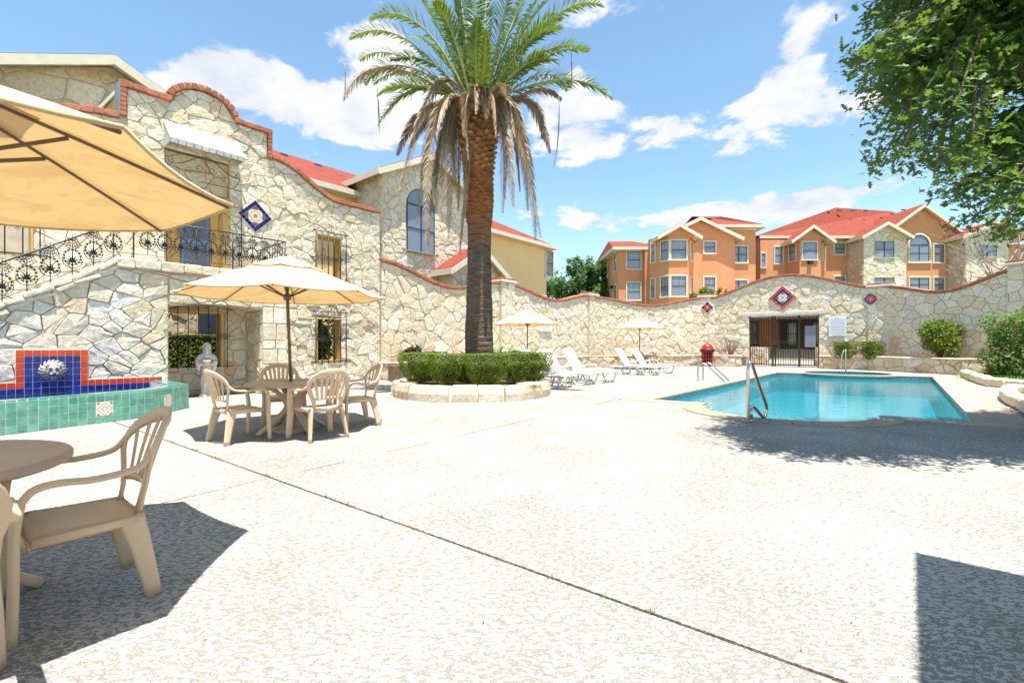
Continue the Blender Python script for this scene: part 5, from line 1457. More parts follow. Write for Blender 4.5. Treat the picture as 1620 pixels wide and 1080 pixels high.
# ------------------------------------------------------------------ signs
def sign(label, fr, px0, px1, py0, py1, rows, y=-.09):
    xa, z1 = fr.hit(px0, py0, y); xb, z0 = fr.hit(px1, py1, y); w = xb-xa; h = z1-z0
    e = empty('sign', fr.w((xa+xb)/2, y, z0), fr.rz, label, 'sign')
    MB().bbox(-w/2, w/2, -.012, .012, 0, h, .004).obj('board', M['sign'], e)
    ink = MB(); r_ = random.Random(9)
    for k, (c, wd, th) in enumerate(rows):
        z = h*c; x = -w/2*wd
        while x < w/2*wd:
            l = r_.uniform(.04,.16)*w; l = min(l, w/2*wd-x); ink.box(x, x+l, -.0145, -.0125, z-th*h, z+th*h); x += l+.018*w
    ink.obj('print', M['signink'], e)
    return e
sign('large white pool rules board on the stone wall right of the gate', W_D, 1311, 1339, 501.5, 531.5,
     [(.94,.35,.012)]+[(.87-.062*k, .84, .007 if k % 3 else .011) for k in range(13)]+[(.05,.6,.010)])
sign('small white notice on the stone wall, partly under a far umbrella', W_B, 854, 873.5, 514.5, 524.3, [(.86,.5,.05),(.60,.8,.03),(.47,.5,.03),(.18,.6,.05)])

# ------------------------------------------------------------------ planter walls
def planter(label, pts, h, seed, depth_to, mat='stone_warm', sz=.42, soil=True, cap=True):
    e = empty('planter_wall', (pts[0][0], pts[0][1], 0), 0, label, 'planter', 'low stone planter walls')
    for k, (a, b) in enumerate(zip(pts, pts[1:])):
        fr = Fr(a, b); s = empty('planter_run', (fr.o.x-pts[0][0], fr.o.y-pts[0][1], 0), fr.rz, parent=e)
        MB().box(0, fr.L, 0, .3, -.2, h-.02).obj('mortar_core', M['mortar_far'], s)
        stonework(s, 0, fr.L, 0, h-.05, sz, .013, M[mat], seed+k, (), (.02,.06), aspect=1.4)
        x = -.04
        while cap and x < fr.L:
            w = random.uniform(.45,.9); w = min(w, fr.L-x+.04)
            MB().bbox(x+.006, x+w-.006, -.07+random.uniform(-.02,.015), .32, h-.06, h+random.uniform(0,.015), .02).obj('cap_stone', M[mat], s); x += w
    return e
Q0 = P0+Vector((.30,-.30))+A*.2; QA = px_ground(612, 606).xy; QB = Vector((3.9, 24.2)); QC = Vector((10.6, 26.1)); QD = W_D.w(2.1, -1.0).xy
planter('low stone planter wall running behind the palm bed and the loungers', [P0-A*.05-B*.03, P0-A*.05-B*1.0, QB, QC, QD], .60, 81, 1.0)
R0 = W_D.w(5.62, -.95).xy; R1 = Vector((16.55, 21.75)); R2 = Vector((17.36, 18.1)); R3 = Vector((18.7,17.9))
planter('low golden stone planter wall right of the gate, below the box shrubs', [R0, R1, R2, R3], .64, 86, 1.0)
def soil(name, poly, z): return tag(MB().prism([tuple(p) for p in poly], -.2, z).obj(name, M['soil']), kind='structure')
soil('planter_soil', [QA+Vector((.15,.15)), QB+Vector((.0,.3)), QC+Vector((0,.3)), QD+Vector((-.05,.3)), W_D.w(2.1,-.03).xy, W_D.w(.1,-.03).xy, P3, W_C.w(.2,-.05).xy, P2, W_B.w(.1,-.03).xy, W_A.w(.2,-.03).xy][::1], .52)
soil('planter_soil', [R0+Vector((.2,.1)), R1+Vector((0,.2)), R2+Vector((.2,.2)), P5+Vector((-.1,.4)), P4+Vector((0,-.2)), W_D.w(5.7,-.03).xy], .55)

# round palm bed
PB = Vector((-.95, 11.35)); PR = 1.88
pb = empty('palm_bed', (PB.x, PB.y, 0), 0, 'low round bed of cut stone blocks around the palm and hedge', 'planter')
n = 22; 
for i in range(n):
    a0 = 2*math.pi*(i+random.uniform(-.12,.12))/n; a1 = a0+2*math.pi/n*.93; hh = .345+random.uniform(-.025,.02)
    k = 3; vs = []; fs = []
    ins, outr = PR-.26, PR+random.uniform(-.03,.04)
    for q in range(k+1):
        a = a0+(a1-a0)*q/k
        for r_, z in ((outr, .0), (outr+.012, hh*.5), (outr-.01, hh-.03), (outr-.05, hh), (ins+.04, hh), (ins, hh-.03), (ins, 0)):
            vs.append((r_*math.cos(a)*(1+random.uniform(-.004,.004)), r_*math.sin(a), z+random.uniform(-.006,.006) if z else 0))
    for q in range(k):
        for j in range(6): fs.append((q*7+j, (q+1)*7+j, (q+1)*7+j+1, q*7+j+1))
    fs += [tuple(range(7))[::-1] if False else tuple(range(7)), tuple(range(k*7, k*7+7))[::-1]]
    MB().add(vs, fs).obj('stone', M['stone_warm'], pb)
MB().lathe([(0,.30),(1.0,.29),(PR-.16,.25)], 32).obj('soil', M['soil'], pb)
MB().lathe([(PR-.05,0),(PR-.05,.3),(PR-.22,.3),(PR-.22,0)], 40).obj('mortar_core', M['mortar'], pb)

# curbs of the flower beds on the right
def curb(label, pts, h=.26, w=.26):
    e = empty('bed_edging', (pts[0][0], pts[0][1], 0), 0, label, 'edging')
    P = smooth_path([(x, y, 0) for x, y in pts], 8); tot = 0
    acc = [0]
    for a, b in zip(P, P[1:]): acc.append(acc[-1]+(b-a).length)
    def at(s):
        for i in range(len(P)-1):
            if acc[i+1] >= s: k = (s-acc[i])/max(1e-6, acc[i+1]-acc[i]); return P[i].lerp(P[i+1], k), (P[i+1]-P[i]).normalized()
        return P[-1], (P[-1]-P[-2]).normalized()
    s = 0
    while s < acc[-1]-.1:
        l = random.uniform(.3,.5); p, t = at(s+l/2)
        MB().bbox(-l/2+.008, l/2-.008, -w/2, w/2, 0, h+random.uniform(-.02,.02), .045).obj('stone', M['stone'], e, (p.x-pts[0][0], p.y-pts[0][1], 0), (0,0,math.atan2(t.y, t.x)+random.uniform(-.05,.05))); s += l
    return e
def G2(px, py): return tuple(px_ground(px, py).xy)
curb('curved pale stone edging of the bed under the flowering bush', [G2(1526,596), G2(1546,604), G2(1566,610.5), G2(1590,613), G2(1625,616), G2(1700,626)])
curb('short stone edging of the small bed at the right edge', [G2(1660,622), G2(1610,625), G2(1594,629), G2(1604,640), G2(1625,650), G2(1680,690)], .24)
soil('bed_soil', [G2(1530,595.5), G2(1550,603), G2(1568,609), G2(1592,611), G2(1700,624), (19.0,14.0), (18.7,17.6)], .12)
soil('bed_soil', [G2(1655,623.5), G2(1612,627), G2(1600,630), G2(1610,640), G2(1632,650), G2(1720,690), (14,10.5)], .12)

# ------------------------------------------------------------------ umbrellas
def canopy_mesh(Rr, zr, zp, inner=.0, n=8, seg=7, sagk=.07, drop=.0, rot=0.0):
    """sagging panels; returns verts/faces"""
    vs = []; fs = []; nr = seg; ns = 6
    for k in range(n):
        a0 = 2*math.pi*k/n+rot; a1 = 2*math.pi*(k+1)/n+rot
        b = len(vs)
        for i in range(nr+1):
            t = inner+(1-inner)*i/nr
            for j in range(ns+1):
                s = j/ns; p = Vector((math.cos(a0), math.sin(a0), 0)).lerp(Vector((math.cos(a1), math.sin(a1), 0)), s)*Rr*t
                edge = 4*s*(1-s)
                pull = 1-.022*edge*t**3
                z = zp+(zr-zp)*(t**1.12) - sagk*edge*t*(1-.35*t)*.55
                vs.append((p.x*pull, p.y*pull, z))
        for i in range(nr):
            for j in range(ns):
                q = b+i*(ns+1)+j; fs.append((q, q+ns+1, q+ns+2, q+1))
    return vs, fs
def umbrella(label, base, top_c, Rr, zr, zp, rot=0.0, base_r=.27, group='patio umbrellas', open_base=True):
    """base (x,y) where the pole stands; top_c (x,y) of the canopy centre"""
    e = empty('patio_umbrella', (base[0], base[1], 0), 0, label, 'umbrella', group)
    ox, oy = top_c[0]-base[0], top_c[1]-base[1]
    v, f = canopy_mesh(Rr, zr, zp-.04, .05, rot=rot); v = [(x+ox, y+oy, z) for x, y, z in v]
    c = MB().add(v, f, 0, False).obj('canopy', M['canvas'], e)
    for p in c.data.polygons: p.use_smooth = True
    vz = zp-.04+(zr-zp+.04)*(.38**1.12)+.028
    v, f = canopy_mesh(Rr*.38, vz, zp+.0, .02, rot=rot, seg=4, sagk=.05); v = [(x+ox, y+oy, z) for x, y, z in v]
    MB().add(v, f, 0, True).obj('vent_flap', M['canvas'], e)
    hem = MB()
    tips = []
    for k in range(8):
        a0 = 2*math.pi*k/8+rot; a1 = a0+math.pi/4; pts = []
        for j in range(7):
            s = j/6; p = Vector((math.cos(a0), math.sin(a0), 0)).lerp(Vector((math.cos(a1), math.sin(a1), 0)), s)*Rr*(1-.022*4*s*(1-s))
            pts.append((p.x+ox, p.y+oy, zr-.07*4*s*(1-s)*.65*.55))
        hem.sweep(pts, .004, .014, side=None, n=4)
    hem.obj('hem', M['canvas'], e)
    hubz = zp-.42 if zp-zr > .4 else zp-.40
    hubz = zr-.05
    pole = MB().sweep([(0,0,.04), (ox*.98, oy*.98, zp-.02)], .021, .021, n=12); pole.obj('pole', M['bronze'], e)
    def axis(z): k = z/(zp); return Vector((ox*k, oy*k, z))
    MB().lathe([(0,.0),(.045,.0),(.05,.03),(.05,.06),(.03,.09),(0,.09)], 12, c=tuple(axis(hubz-.02))).lathe([(0,0),(.04,0),(.045,.03),(.02,.06),(0,.06)], 12, c=tuple(axis(zp-.12))).obj('hub', M['bronze'], e)
    for k in range(8):
        a0 = 2*math.pi*k/8+rot; dv = Vector((math.cos(a0), math.sin(a0), 0)); C0 = Vector((ox, oy, 0))
        pts = [C0+dv*Rr*t+Vector((0,0, zp-.04+(zr-zp+.04)*(t**1.12)-.022)) for t in (.04,.25,.5,.75,.985)]
        rb_ = MB().sweep(pts, .009, .009, n=6).obj('rib', M['bronze'], e)
        mid = C0+dv*Rr*.46+Vector((0,0, zp-.04+(zr-zp+.04)*(.46**1.12)-.035))
        MB().sweep([axis(hubz+.03)+dv*.04, mid], .007, .010, n=6).obj('strut', M['bronze'], rb_)
    MB().lathe([(0,zp-.005),(.02,zp-.005),(.024,zp+.02),(.0,zp+.04)], 10, c=(ox,oy,0)).obj('finial', M['bronze'], e)
    MB().lathe([(0,.0),(base_r,.0),(base_r,.03),(base_r*.93,.055),(base_r*.45,.085),(.045,.10),(.04,.30),(.026,.31),(0,.31)], 28).obj('base', M['plastic_top'], e)
    MB().sweep([(.03,0,.22),(.075,0,.22)], .008, n=6).lathe([(.02,-.012),(.02,.012)], 8, c=(.085,0,.22)).obj('knob', M['bronze'], e)
    return e
NC = Vector((-2.60, 1.92))
u1 = umbrella('nearest cream umbrella, cropped at the left edge, seen from below', NC, NC, 1.25, 1.95, 2.42, R(33))
MC = Vector((-3.08, 6.42))
umbrella('cream umbrella leaning slightly over the round table with four chairs', (-3.0, 6.40), (-3.17, 6.55), 1.34, 1.87, 2.42, R(20))
umbrella('small far cream umbrella standing right of the palm behind the hedge', (.57, 17.4), (.57, 17.4), 1.28, 1.94, 2.50, R(12))
umbrella('far white umbrella over the loungers before the middle wall', (6.22, 22.8), (6.22, 22.8), 1.33, 1.98, 2.52, R(5))

# ------------------------------------------------------------------ resin table and chairs
def make_table(label, cat='table', name='round_table', Rt=.585, zt=.675):
    e = empty(name, (0,0,0), 0, label, cat, 'round resin patio tables')
    MB().lathe([(0.03,zt-.012),(Rt-.05,zt-.015),(Rt-.012,zt-.045),(Rt,zt-.035),(Rt,zt-.012),(Rt-.012,zt),(Rt-.035,zt-.002),(.03,zt-.002),(.028,zt-.02)], 48).obj('tabletop', M['plastic_top'], e)
    for k in range(4):
        a = math.pi/4+math.pi/2*k+.15; dv = Vector((math.cos(a), math.sin(a), 0)); sd = Vector((-math.sin(a), math.cos(a), 0))
        pts = smooth_path([dv*.40+Vector((0,0,zt-.03)), dv*.22+Vector((0,0,zt-.12)), dv*.095+Vector((0,0,zt-.28)), dv*.11+Vector((0,0,zt-.38)), dv*.27+Vector((0,0,.16)), dv*.47+Vector((0,0,.012))], 5)
        n_ = len(pts); MB().sweep(pts, [.045-.008*math.sin(math.pi*i/(n_-1)) for i in range(n_)], [.030-.008*abs(2*i/(n_-1)-1) for i in range(n_)], side=tuple(sd), n=8, power=.6).obj('leg', M['plastic'], e)
    MB().lathe([(0,.30),(.085,.30),(.10,.34),(.085,.40),(.0,.40)], 16).obj('collar', M['plastic'], e)
    return e
def make_chair(label, zs=.40, zt=.875):
    """faces +y"""
    e = empty('patio_chair', (0,0,0), 0, label, 'chair', 'beige resin patio armchairs')
    P_ = M['plastic']
    # seat shell
    nx, ny = 8, 9; vs = []; fs = []
    def seat_z(u, v):    # u -1..1, v 0..1 (back to front)
        return zs-.018*(1-u*u)*math.sin(math.pi*min(1, v*1.02))+.012*v+(-.035*max(0, (v-.82)/.18)**2)
    for j in range(ny+1):
        v = j/ny; hw = .205+.035*v
        for i in range(nx+1):
            u = -1+2*i/nx; vs.append((u*hw, -.20+.395*v+(.015*(1-u*u) if j == ny else 0), seat_z(u, v)))
    N_ = len(vs)
    vs += [(x, y, z-.010) for x, y, z in vs]
    for j in range(ny):
        for i in range(nx):
            q = j*(nx+1)+i; fs.append((q, q+1, q+nx+2, q+nx+1)); fs.append((N_+q, N_+q+nx+1, N_+q+nx+2, N_+q+1))
    for i in range(nx): fs.append((i, N_+i, N_+i+1, i+1)); q = ny*(nx+1)+i; fs.append((q, q+1, N_+q+1, N_+q))
    for j in range(ny): q = j*(nx+1); fs.append((q, q+nx+1, N_+q+nx+1, N_+q)); q += nx; fs.append((q, N_+q, N_+q+nx+1, q+nx+1))
    seat = MB().add(vs, fs, 0, True)
    # apron
    for s in (-1, 1): seat.sweep([(s*.205,-.20,zs-.022),(s*.24,.185,zs-.018)], .009, .026, side=(1,0,0), n=6)
    seat.sweep([(-.238,.186,zs-.03),(-.2,.196,zs-.036),(0,.207,zs-.034),(.2,.196,zs-.036),(.238,.186,zs-.03)], .009, [.012,.028,.030,.028,.012], side=(0,1,0), n=6); seat.sweep([(-.20,-.20,zs-.02),(.20,-.20,zs-.02)], .009, .026, side=(0,1,0), n=6)
    seat.obj('seat', P_, e)
    # back plane leans: point at height z
    def back(x, z):
        k = (z-zs)/(zt-zs); return Vector((x, -.205-.13*k-.03*k*k+.10*(x/.26)**2*(.35+.65*k), z))
    fr = MB(); outl_ = []
    z1 = zs+.20
    for s_, zz_, xx in ((0, zs-.02, .170), (0, zs+.07, .178), (0, zs+.16, .215), (0, zs+.25, .248)): outl_.append((-xx, zz_))
    for i in range(1, 16):
        a = math.pi*(1-i/16); outl_.append((.258*math.cos(a), zs+.25+(zt-zs-.25-.02)*math.sin(a)**.85))
    for xx, zz_ in ((.248, zs+.25), (.215, zs+.16), (.178, zs+.07), (.170, zs-.02)): outl_.append((xx, zz_))
    pts = [back(x, z) for x, z in outl_]; n_ = len(pts)
    wd = [.027+.013*math.exp(-((i-n_/2)/4.5)**2) for i in range(n_)]
    norms = []
    for i in range(n_):
        t = (pts[min(i+1,n_-1)]-pts[max(i-1,0)]).normalized(); c = Vector((0,-.3,zs+.24))-pts[i]; c = Vector((pts[i].x, 0, pts[i].z-(zs+.22))); norms.append(tuple(c.normalized()))
    fr.sweep(pts, wd, .011, side=norms, n=8, power=.7)
    fr.obj('back_frame', P_, e)
    # lower cross piece and fan of slats
    zb = zs+.115
    MB().sweep([back(x, zb+.012*(1-(x/.2)**2)) for x in (-.195,-.1,0,.1,.195)], .020, .008, side=(0,0,1), n=6, power=.7).obj('back_rail', P_, e)
    for i in range(7):
        k = (i-3)/3; xb = k*.135; xt = k*.205; ang = math.acos(max(-1, min(1, xt/.258))); ztp = zs+.25+(zt-zs-.27)*math.sin(ang)**.85+.005
        pts = [back(xb+(xt-xb)*(t**.9), zb+(ztp-zb)*t) for t in (0,.25,.5,.75,1)]
        MB().sweep(pts, [.016,.017,.019,.021,.021], .006, side=(1,0,0), n=6, power=.7).obj('slat', P_, e)
    for s in (-1, 1):
        # arm flows out of the frame, forward, then turns down into the front leg
        a0 = back(s*.243, zs+.31)+Vector((0,.006,0))
        arm = smooth_path([a0, Vector((s*.275,-.17,zs+.245)), Vector((s*.285,-.02,zs+.225)), Vector((s*.287,.10,zs+.235)), Vector((s*.285,.180,zs+.222)), Vector((s*.275,.225,zs+.165))], 5)
        n_ = len(arm); MB().sweep(arm, [.011+.023*min(1, i/8) for i in range(n_)], .013, side=(1,0,0), n=8, power=.7).obj('armrest', P_, e)
        leg = smooth_path([Vector((s*.276,.221,zs+.18)), Vector((s*.264,.234,zs+.07)), Vector((s*.256,.237,zs-.03)), Vector((s*.268,.239,.20)), Vector((s*.280,.245,.0))], 4)
        n_ = len(leg); MB().sweep(leg, [.036+.006*math.sin(math.pi*i/(n_-1)) for i in range(n_)], .018, side=(.9,-.35*s if False else 0,0), n=8, power=.6).obj('leg', P_, e)
        leg = [Vector((s*.195,-.155,zs-.005)), Vector((s*.215,-.19,.26)), Vector((s*.245,-.240,.0))]
        leg = smooth_path(leg, 5); n_ = len(leg)
        MB().sweep(leg, [.058-.026*(i/(n_-1)) for i in range(n_)], [.016]*n_, side=(0,1,-.1), n=8, power=.55).obj('leg', P_, e)
    return e
chair0 = make_chair('beige slatted armchair left of the round table, facing right')
used = [False]
def place_chair(x, y, face, label, sc=1.0):
    o = chair0 if not used[0] else copy_tree(chair0); used[0] = True
    o.location = (x, y, 0); o.rotation_euler = (0, 0, R(face-90)); o['label'] = label; o.scale = (sc, sc, sc); return o
def to(x, y, t): return math.degrees(math.atan2(t[1]-y, t[0]-x))
TC = (-3.0, 6.40)
place_chair(-3.38, 5.78, 54, 'beige slatted armchair left of the umbrella table, turned with its back to the fountain')
place_chair(-2.44, 5.93, 140, 'beige slatted armchair at the front of the umbrella table, back to the camera')
place_chair(-3.50, 7.12, to(-3.5,7.12,TC), 'beige slatted armchair behind the umbrella table, nearest the niche')
place_chair(-2.28, 6.88, to(-2.28,6.88,TC)+4, 'beige slatted armchair on the right far side of the umbrella table')
place_chair(-2.018, 2.18, 231, 'large beige armchair nearest the camera in the umbrella shade', .96)
place_chair(-1.85, 1.32, 143, 'beige armchair cropped by the left edge, only its back top showing')
place_chair(7.35, 23.6, 195, 'beige armchair at the right of the far table by the wall')
place_chair(6.5, 24.0-.35, 280, 'beige armchair behind the far table, back to the wall')
t1 = make_table('round taupe resin table among four chairs under the leaning umbrella'); t1.location = (-3.0, 6.40, 0)
t2 = copy_tree(t1); t2.location = (NC.x, NC.y, 0); t2['label'] = 'round taupe resin table cropped by the left edge, nearest the camera'
t3 = copy_tree(t1); t3.location = (6.45, 22.85, 0); t3['label'] = 'far round resin table behind the loungers by the wall'

# ------------------------------------------------------------------ loungers
def make_lounger():
    e = empty('sun_lounger', (0,0,0), 0, 'white slatted lounger', 'sun lounger', 'white slatted sun loungers by the wall')
    Wp = M['whiteplastic']; hw = .31
    # foot end at +x, head at -x; seat z .30; backrest hinged at x=-.35
    for s in (-1, 1):
        MB().sweep(smooth_path([(-.95,s*hw,.30),(-.4,s*hw,.30),(.2,s*hw,.31),(.75,s*hw,.33),(.98,s*hw,.30)], 4), .028, .035, side=(0,1,0), n=6, power=.7).obj('side_rail', Wp, e)
        MB().sweep(smooth_path([(-.40,s*(hw+.03),.31),(-.36,s*(hw+.05),.47),(-.22,s*(hw+.05),.52),(.02,s*(hw+.05),.515),(.12,s*(hw+.05),.47),(.20,s*(hw+.03),.32)], 5), .022, .016, side=(0,1,0), n=6).obj('armrest', Wp, e)
    for xc, w in ((.62,.26), (-.60,.26), (.02,.20)):
        for s in (-1, 1):
            MB().sweep(smooth_path([(xc-w,s*hw,.30),(xc-w*.72,s*hw,.12),(xc-w*.45,s*hw,.025),(xc+w*.45,s*hw,.025),(xc+w*.72,s*hw,.12),(xc+w,s*hw,.30)], 4), .030, .026, side=(0,1,0), n=6).obj('leg', Wp, e)
        MB().sweep([(xc-w*.4,-hw,.03),(xc-w*.4,hw,.03)], .02, .018, n=6).obj('foot_bar', Wp, e)
    for i in range(12):
        x = -.30+.107*i; z = .318+.02*max(0, (x-.2))
        MB().bbox(x-.038, x+.038, -hw+.01, hw-.01, z-.008, z+.008, .004).obj('slat', Wp, e)
    ang = R(58); hx, hz = -.34, .32
    bk = empty('backrest', (hx, 0, hz), 0, parent=e); bk.rotation_euler = (0, ang, 0)
    bk2 = bk
    L = .82
    for s in (-1, 1): MB().sweep([(0,s*(hw-.03),0),(-L,s*(hw-.03),0)], .026, .018, side=(0,1,0), n=6, power=.7).obj('back_rail', Wp, bk)
    for i in range(9):
        x = -.06-.088*i; MB().bbox(x-.030, x+.030, -hw+.04, hw-.04, -.008, .008, .004).obj('slat', Wp, bk)
    MB().bbox(-L-.03, -L+.05, -hw+.0, hw-.0, -.016, .016, .012).obj('head_bar', Wp, bk)
    for s in (-1, 1): MB().sweep([(-.62,s*.2,.06+.24),(-.55,s*.2,.72)], .014, n=6).obj('brace', Wp, e)
    return e
l0 = make_lounger()
ls = [((888,613),), ((927,608),), ((958,604.5),), ((1032,593.4),), ((1054,590.3),)]
labs = ['white lounger half hidden behind the palm hedge, first of the near three', 'white slatted lounger in the middle of the three beside the hedge', 'white slatted lounger farthest right of the three beside the hedge',
        'white slatted lounger under the white umbrella, the left one of the pair', 'white slatted lounger under the white umbrella, the right one of the pair']
for i, (p,) in enumerate(ls):
    f = px_ground(*p).xy; c = f-Vector((.761,-.648))*.66
    o = l0 if i == 0 else copy_tree(l0)
    o.location = (c.x, c.y, 0); o.rotation_euler = (0,0,math.atan2(-.648,.761)+(.03 if i % 2 else -.03)); o['label'] = labs[i]

# ------------------------------------------------------------------ pool rails
S_ = M['steel']
hr = px_ground(1183, 667.5).xy; hd = Vector((.80,.60))
h1 = empty('pool_handrail', (*hr, 0), math.atan2(hd.y, hd.x), 'bent stainless handrail at the near rounded pool entry', 'handrail')
MB().sweep(smooth_path([(0,0,0),(0,0,.3),(0,0,.62),(.01,0,.80),(.055,0,.90),(.12,0,.90),(.17,0,.82),(.40,0,.48),(.565,0,.25),(.60,0,.16),(.585,0,.07),(.53,0,.03),(.46,0,.05),(.30,0,.15),(.18,0,.225),(.13,0,.235),(.0,0,.20)], 6), .026, n=12).obj('rail', S_, h1)
MB().sweep([(.10,0,0),(.10,0,.23)], .025, n=12).obj('post', S_, h1)
for x in (0,.10): MB().lathe([(.022,.0),(.048,.016),(.045,.022),(.022,.03)], 16, c=(x,0,.001)).obj('flange', S_, h1)
for q, (lab, off_) in enumerate((('left', 0.0), ('right', .50))):
    b = px_ground(1104, 602.5).xy+A*off_
    e = empty('ladder_rail', (*b, 0), math.atan2(-.648,.761), 'arched stainless ladder rail at the far side of the pool, '+('the left one' if q == 0 else 'the right one'), 'handrail', 'pool ladder rails')
    MB().sweep(smooth_path([(0,0,0),(0,0,.35),(.04,0,.50),(.14,0,.57),(.26,0,.53),(.50,0,.32),(.78,0,.05),(.85,0,-.08),(.87,0,-.5)], 6), .027, n=10).obj('rail', S_, e)
    MB().lathe([(.022,.0),(.045,.014),(.022,.025)], 14, c=(0,0,.001)).obj('flange', S_, e)
sp_ = px_ground(1338, 588).xy
e = empty('spa_rail', (*sp_, 0), 0, 'single stainless grab post at the round spa beyond the pool', 'handrail')
MB().sweep(smooth_path([(0,0,0),(0,0,.5),(0,0,.85),(.02,.03,.93),(.08,.2,.95),(.12,.4,.7),(.14,.5,.1)], 5), .03, n=10).obj('rail', S_, e)

# ------------------------------------------------------------------ red bin
bn = px_ground(1119, 579.3).xy
e = empty('litter_bin', (*bn, 0), .2, 'red dome topped litter bin standing by the stone pier', 'bin')
for k in range(16):
    a = 2*math.pi*k/16; MB().sweep([(.27*math.cos(a),.27*math.sin(a),.02),(.33*math.cos(a),.33*math.sin(a),.80)], .012, .020, side=(math.cos(a), math.sin(a), 0), n=4).obj('slat', M['redpaint'], e)
for z, r in ((.03,.275),(.42,.302),(.78,.33)): MB().sweep([(r*math.cos(2*math.pi*i/24), r*math.sin(2*math.pi*i/24), z) for i in range(25)], .012, .02, side=(0,0,1), n=4).obj('hoop', M['redpaint'], e)
MB().lathe([(0,.03),(.24,.03),(.295,.80),(.31,.80),(0,.78)], 24).obj('liner', M['blackplastic'], e)
MB().lathe([(.30,.80),(.385,.80),(.385,.93),(.34,.95)], 28).obj('lid_band', M['blackplastic'], e)
MB().lathe([(.33,.93)]+[(.32*math.cos(R(a)), .94+.31*math.sin(R(a))) for a in range(0,91,10)], 28).obj('dome_lid', M['redpaint'], e)

# ------------------------------------------------------------------ globe lamp behind the right wall
lp = Fr(P4, P5).w(.9, 1.6)
yy = lp.y; e = empty('globe_lamp', (X(1416, 24.2), 24.2, 0), 0, 'pale globe lamp on a post just behind the right stone wall', 'lamp')
MB().lathe([(.09,0),(.06,.3),(.05,3.75),(.10,3.8),(.13,3.95)], 14).obj('post', M['iron'], e)
MB().lathe([(.13,3.92)]+[(.26*math.cos(R(a)), 4.15+.26*math.sin(R(a))) for a in range(-60,91,15)], 20).obj('globe', pbr('milky_globe', (.66,.66,.50), .3), e)

# ------------------------------------------------------------------ statue in the niche
st_ = FF.w(1.02, .50)
x_s = FF.hit(327, 600, .42)[0]; st_ = FF.w(x_s, .42)
stt = empty('garden_statue', (st_.x, st_.y, 0), FF.rz+R(-18), 'white weathered stone statue of a robed figure holding a bowl, before the niche grille', 'statue')
stt.scale = (.86,.86,1.0)
sm_ = pbr('weathered_white_stone', (.80,.75,.68), .85, (.50,.40,.33), 9, .6, 40)
body = MB()
prof = [(.155,.0),(.165,.04),(.15,.07),(.125,.085),(.128,.12),(.135,.3),(.120,.5),(.115,.66),(.135,.78),(.155,.87),(.150,.93),(.10,.985),(.055,1.01)]
vs = []; fs = []; n = 40
for i, (r, z) in enumerate(prof):
    for j in range(n):
        a = 2*math.pi*j/n; fold = 1+(.075*math.sin(a*9+z*2.0)*(1 if .1 < z < .75 else .25)) if i > 3 else 1
        vs.append((r*fold*math.cos(a)*1.02, r*fold*math.sin(a)*.82, z))
for i in range(len(prof)-1):
    for j in range(n): a = i*n+j; b = i*n+(j+1) % n; fs.append((a, b, b+n, a+n))
body.add(vs, fs, 0, True)
body.obj('robe', sm_, stt)
hd_ = MB(); blob(hd_, (0,-.045,1.095), .086, (.86,.95,1.12), 16); blob(hd_, (0,-.128,1.085), .016, (.7,1,1.3), 8); blob(hd_, (0,-.10,1.045), .03, (1,.8,.9), 8)
for s in (-1,1): blob(hd_, (s*.075,-.015,1.09), .018, (.5,1,1.3), 8)
hd_.obj('head', sm_, stt)
hood = MB(); blob(hood, (0,.022,1.115), .106, (.95,.9,1.12), 16); hood.lathe([(.06,.98),(.10,1.0),(.105,1.04),(.09,1.08)], 16, c=(0,.01,0))
hood.lathe([(.17,.86),(.185,.90),(.16,.95),(.09,1.0),(.05,1.02)], 24); hood.obj('hood', sm_, stt)
for s in (-1, 1):
    MB().sweep(smooth_path([(s*.13,-.01,.93),(s*.19,-.06,.82),(s*.165,-.16,.745),(s*.07,-.20,.745)], 5), [.05,.052,.055,.06,.062,.062,.064,.066,.066,.062,.055,.05,.045,.04,.035,.03][:16], n=10).obj('sleeve', sm_, stt)
    MB().sweep(smooth_path([(s*.17,-.12,.74),(s*.185,-.12,.66),(s*.16,-.10,.58)], 4), [.055,.055,.052,.048,.044,.038,.030,.02,.012][:9], n=8).obj('sleeve_drape', sm_, stt)
    h_ = MB(); blob(h_, (s*.05,-.215,.755), .026, (1.2,1,.8), 8)
    for k in range(4): h_.sweep([(s*(.05+.012*k-.02),-.225,.758),(s*(.04+.012*k-.02),-.25,.768),(s*(.03+.01*k-.02),-.262,.782)], .006, n=6)
    h_.obj('hand', sm_, stt)
MB().lathe([(0,.76),(.05,.765),(.10,.80),(.115,.83),(.10,.825),(.04,.79),(0,.79)], 24, c=(0,-.23,0)).obj('bowl', sm_, stt)
MB().bbox(-.17,.17,-.15,.15,-.0,.05,.015).obj('plinth', sm_, stt)

# ------------------------------------------------------------------ thin conduit across the facade and gutter pipe
xa, za = W1.hit(430, 500, -.08); xb, zb = W1.hit(598, 506, -.08)
c_ = tag(MB().sweep([(xa,-.085,za),((xa+xb)/2,-.085,(za+zb)/2-.02),(xb,-.085,zb)], .012, .012, n=6).obj('conduit', M['cream'], None, (*W1.o,0), (0,0,W1.rz)), 'thin pale conduit running across the tall stone facade above the lower window', 'pipe')

# unseen roof added so that its corner throws the shade at the lower right
rc_ = Vector((2.54,1.94)); ang = math.atan2(-.648,.761)
pr = empty('shade_roof', (rc_.x, rc_.y, 0), ang, 'unseen flat roof on posts, added to cast the square shade at lower right', 'patio roof')
MB().box(.0, 4.0, -6.0, .0, 3.62, 3.78).obj('roof_deck', M['cream'], pr)
for x, y in ((3.9,-.2),(3.9,-5.8)): MB().box(x-.07, x+.07, y-.07, y+.07, 0, 3.62).obj('post', M['cream'], pr)
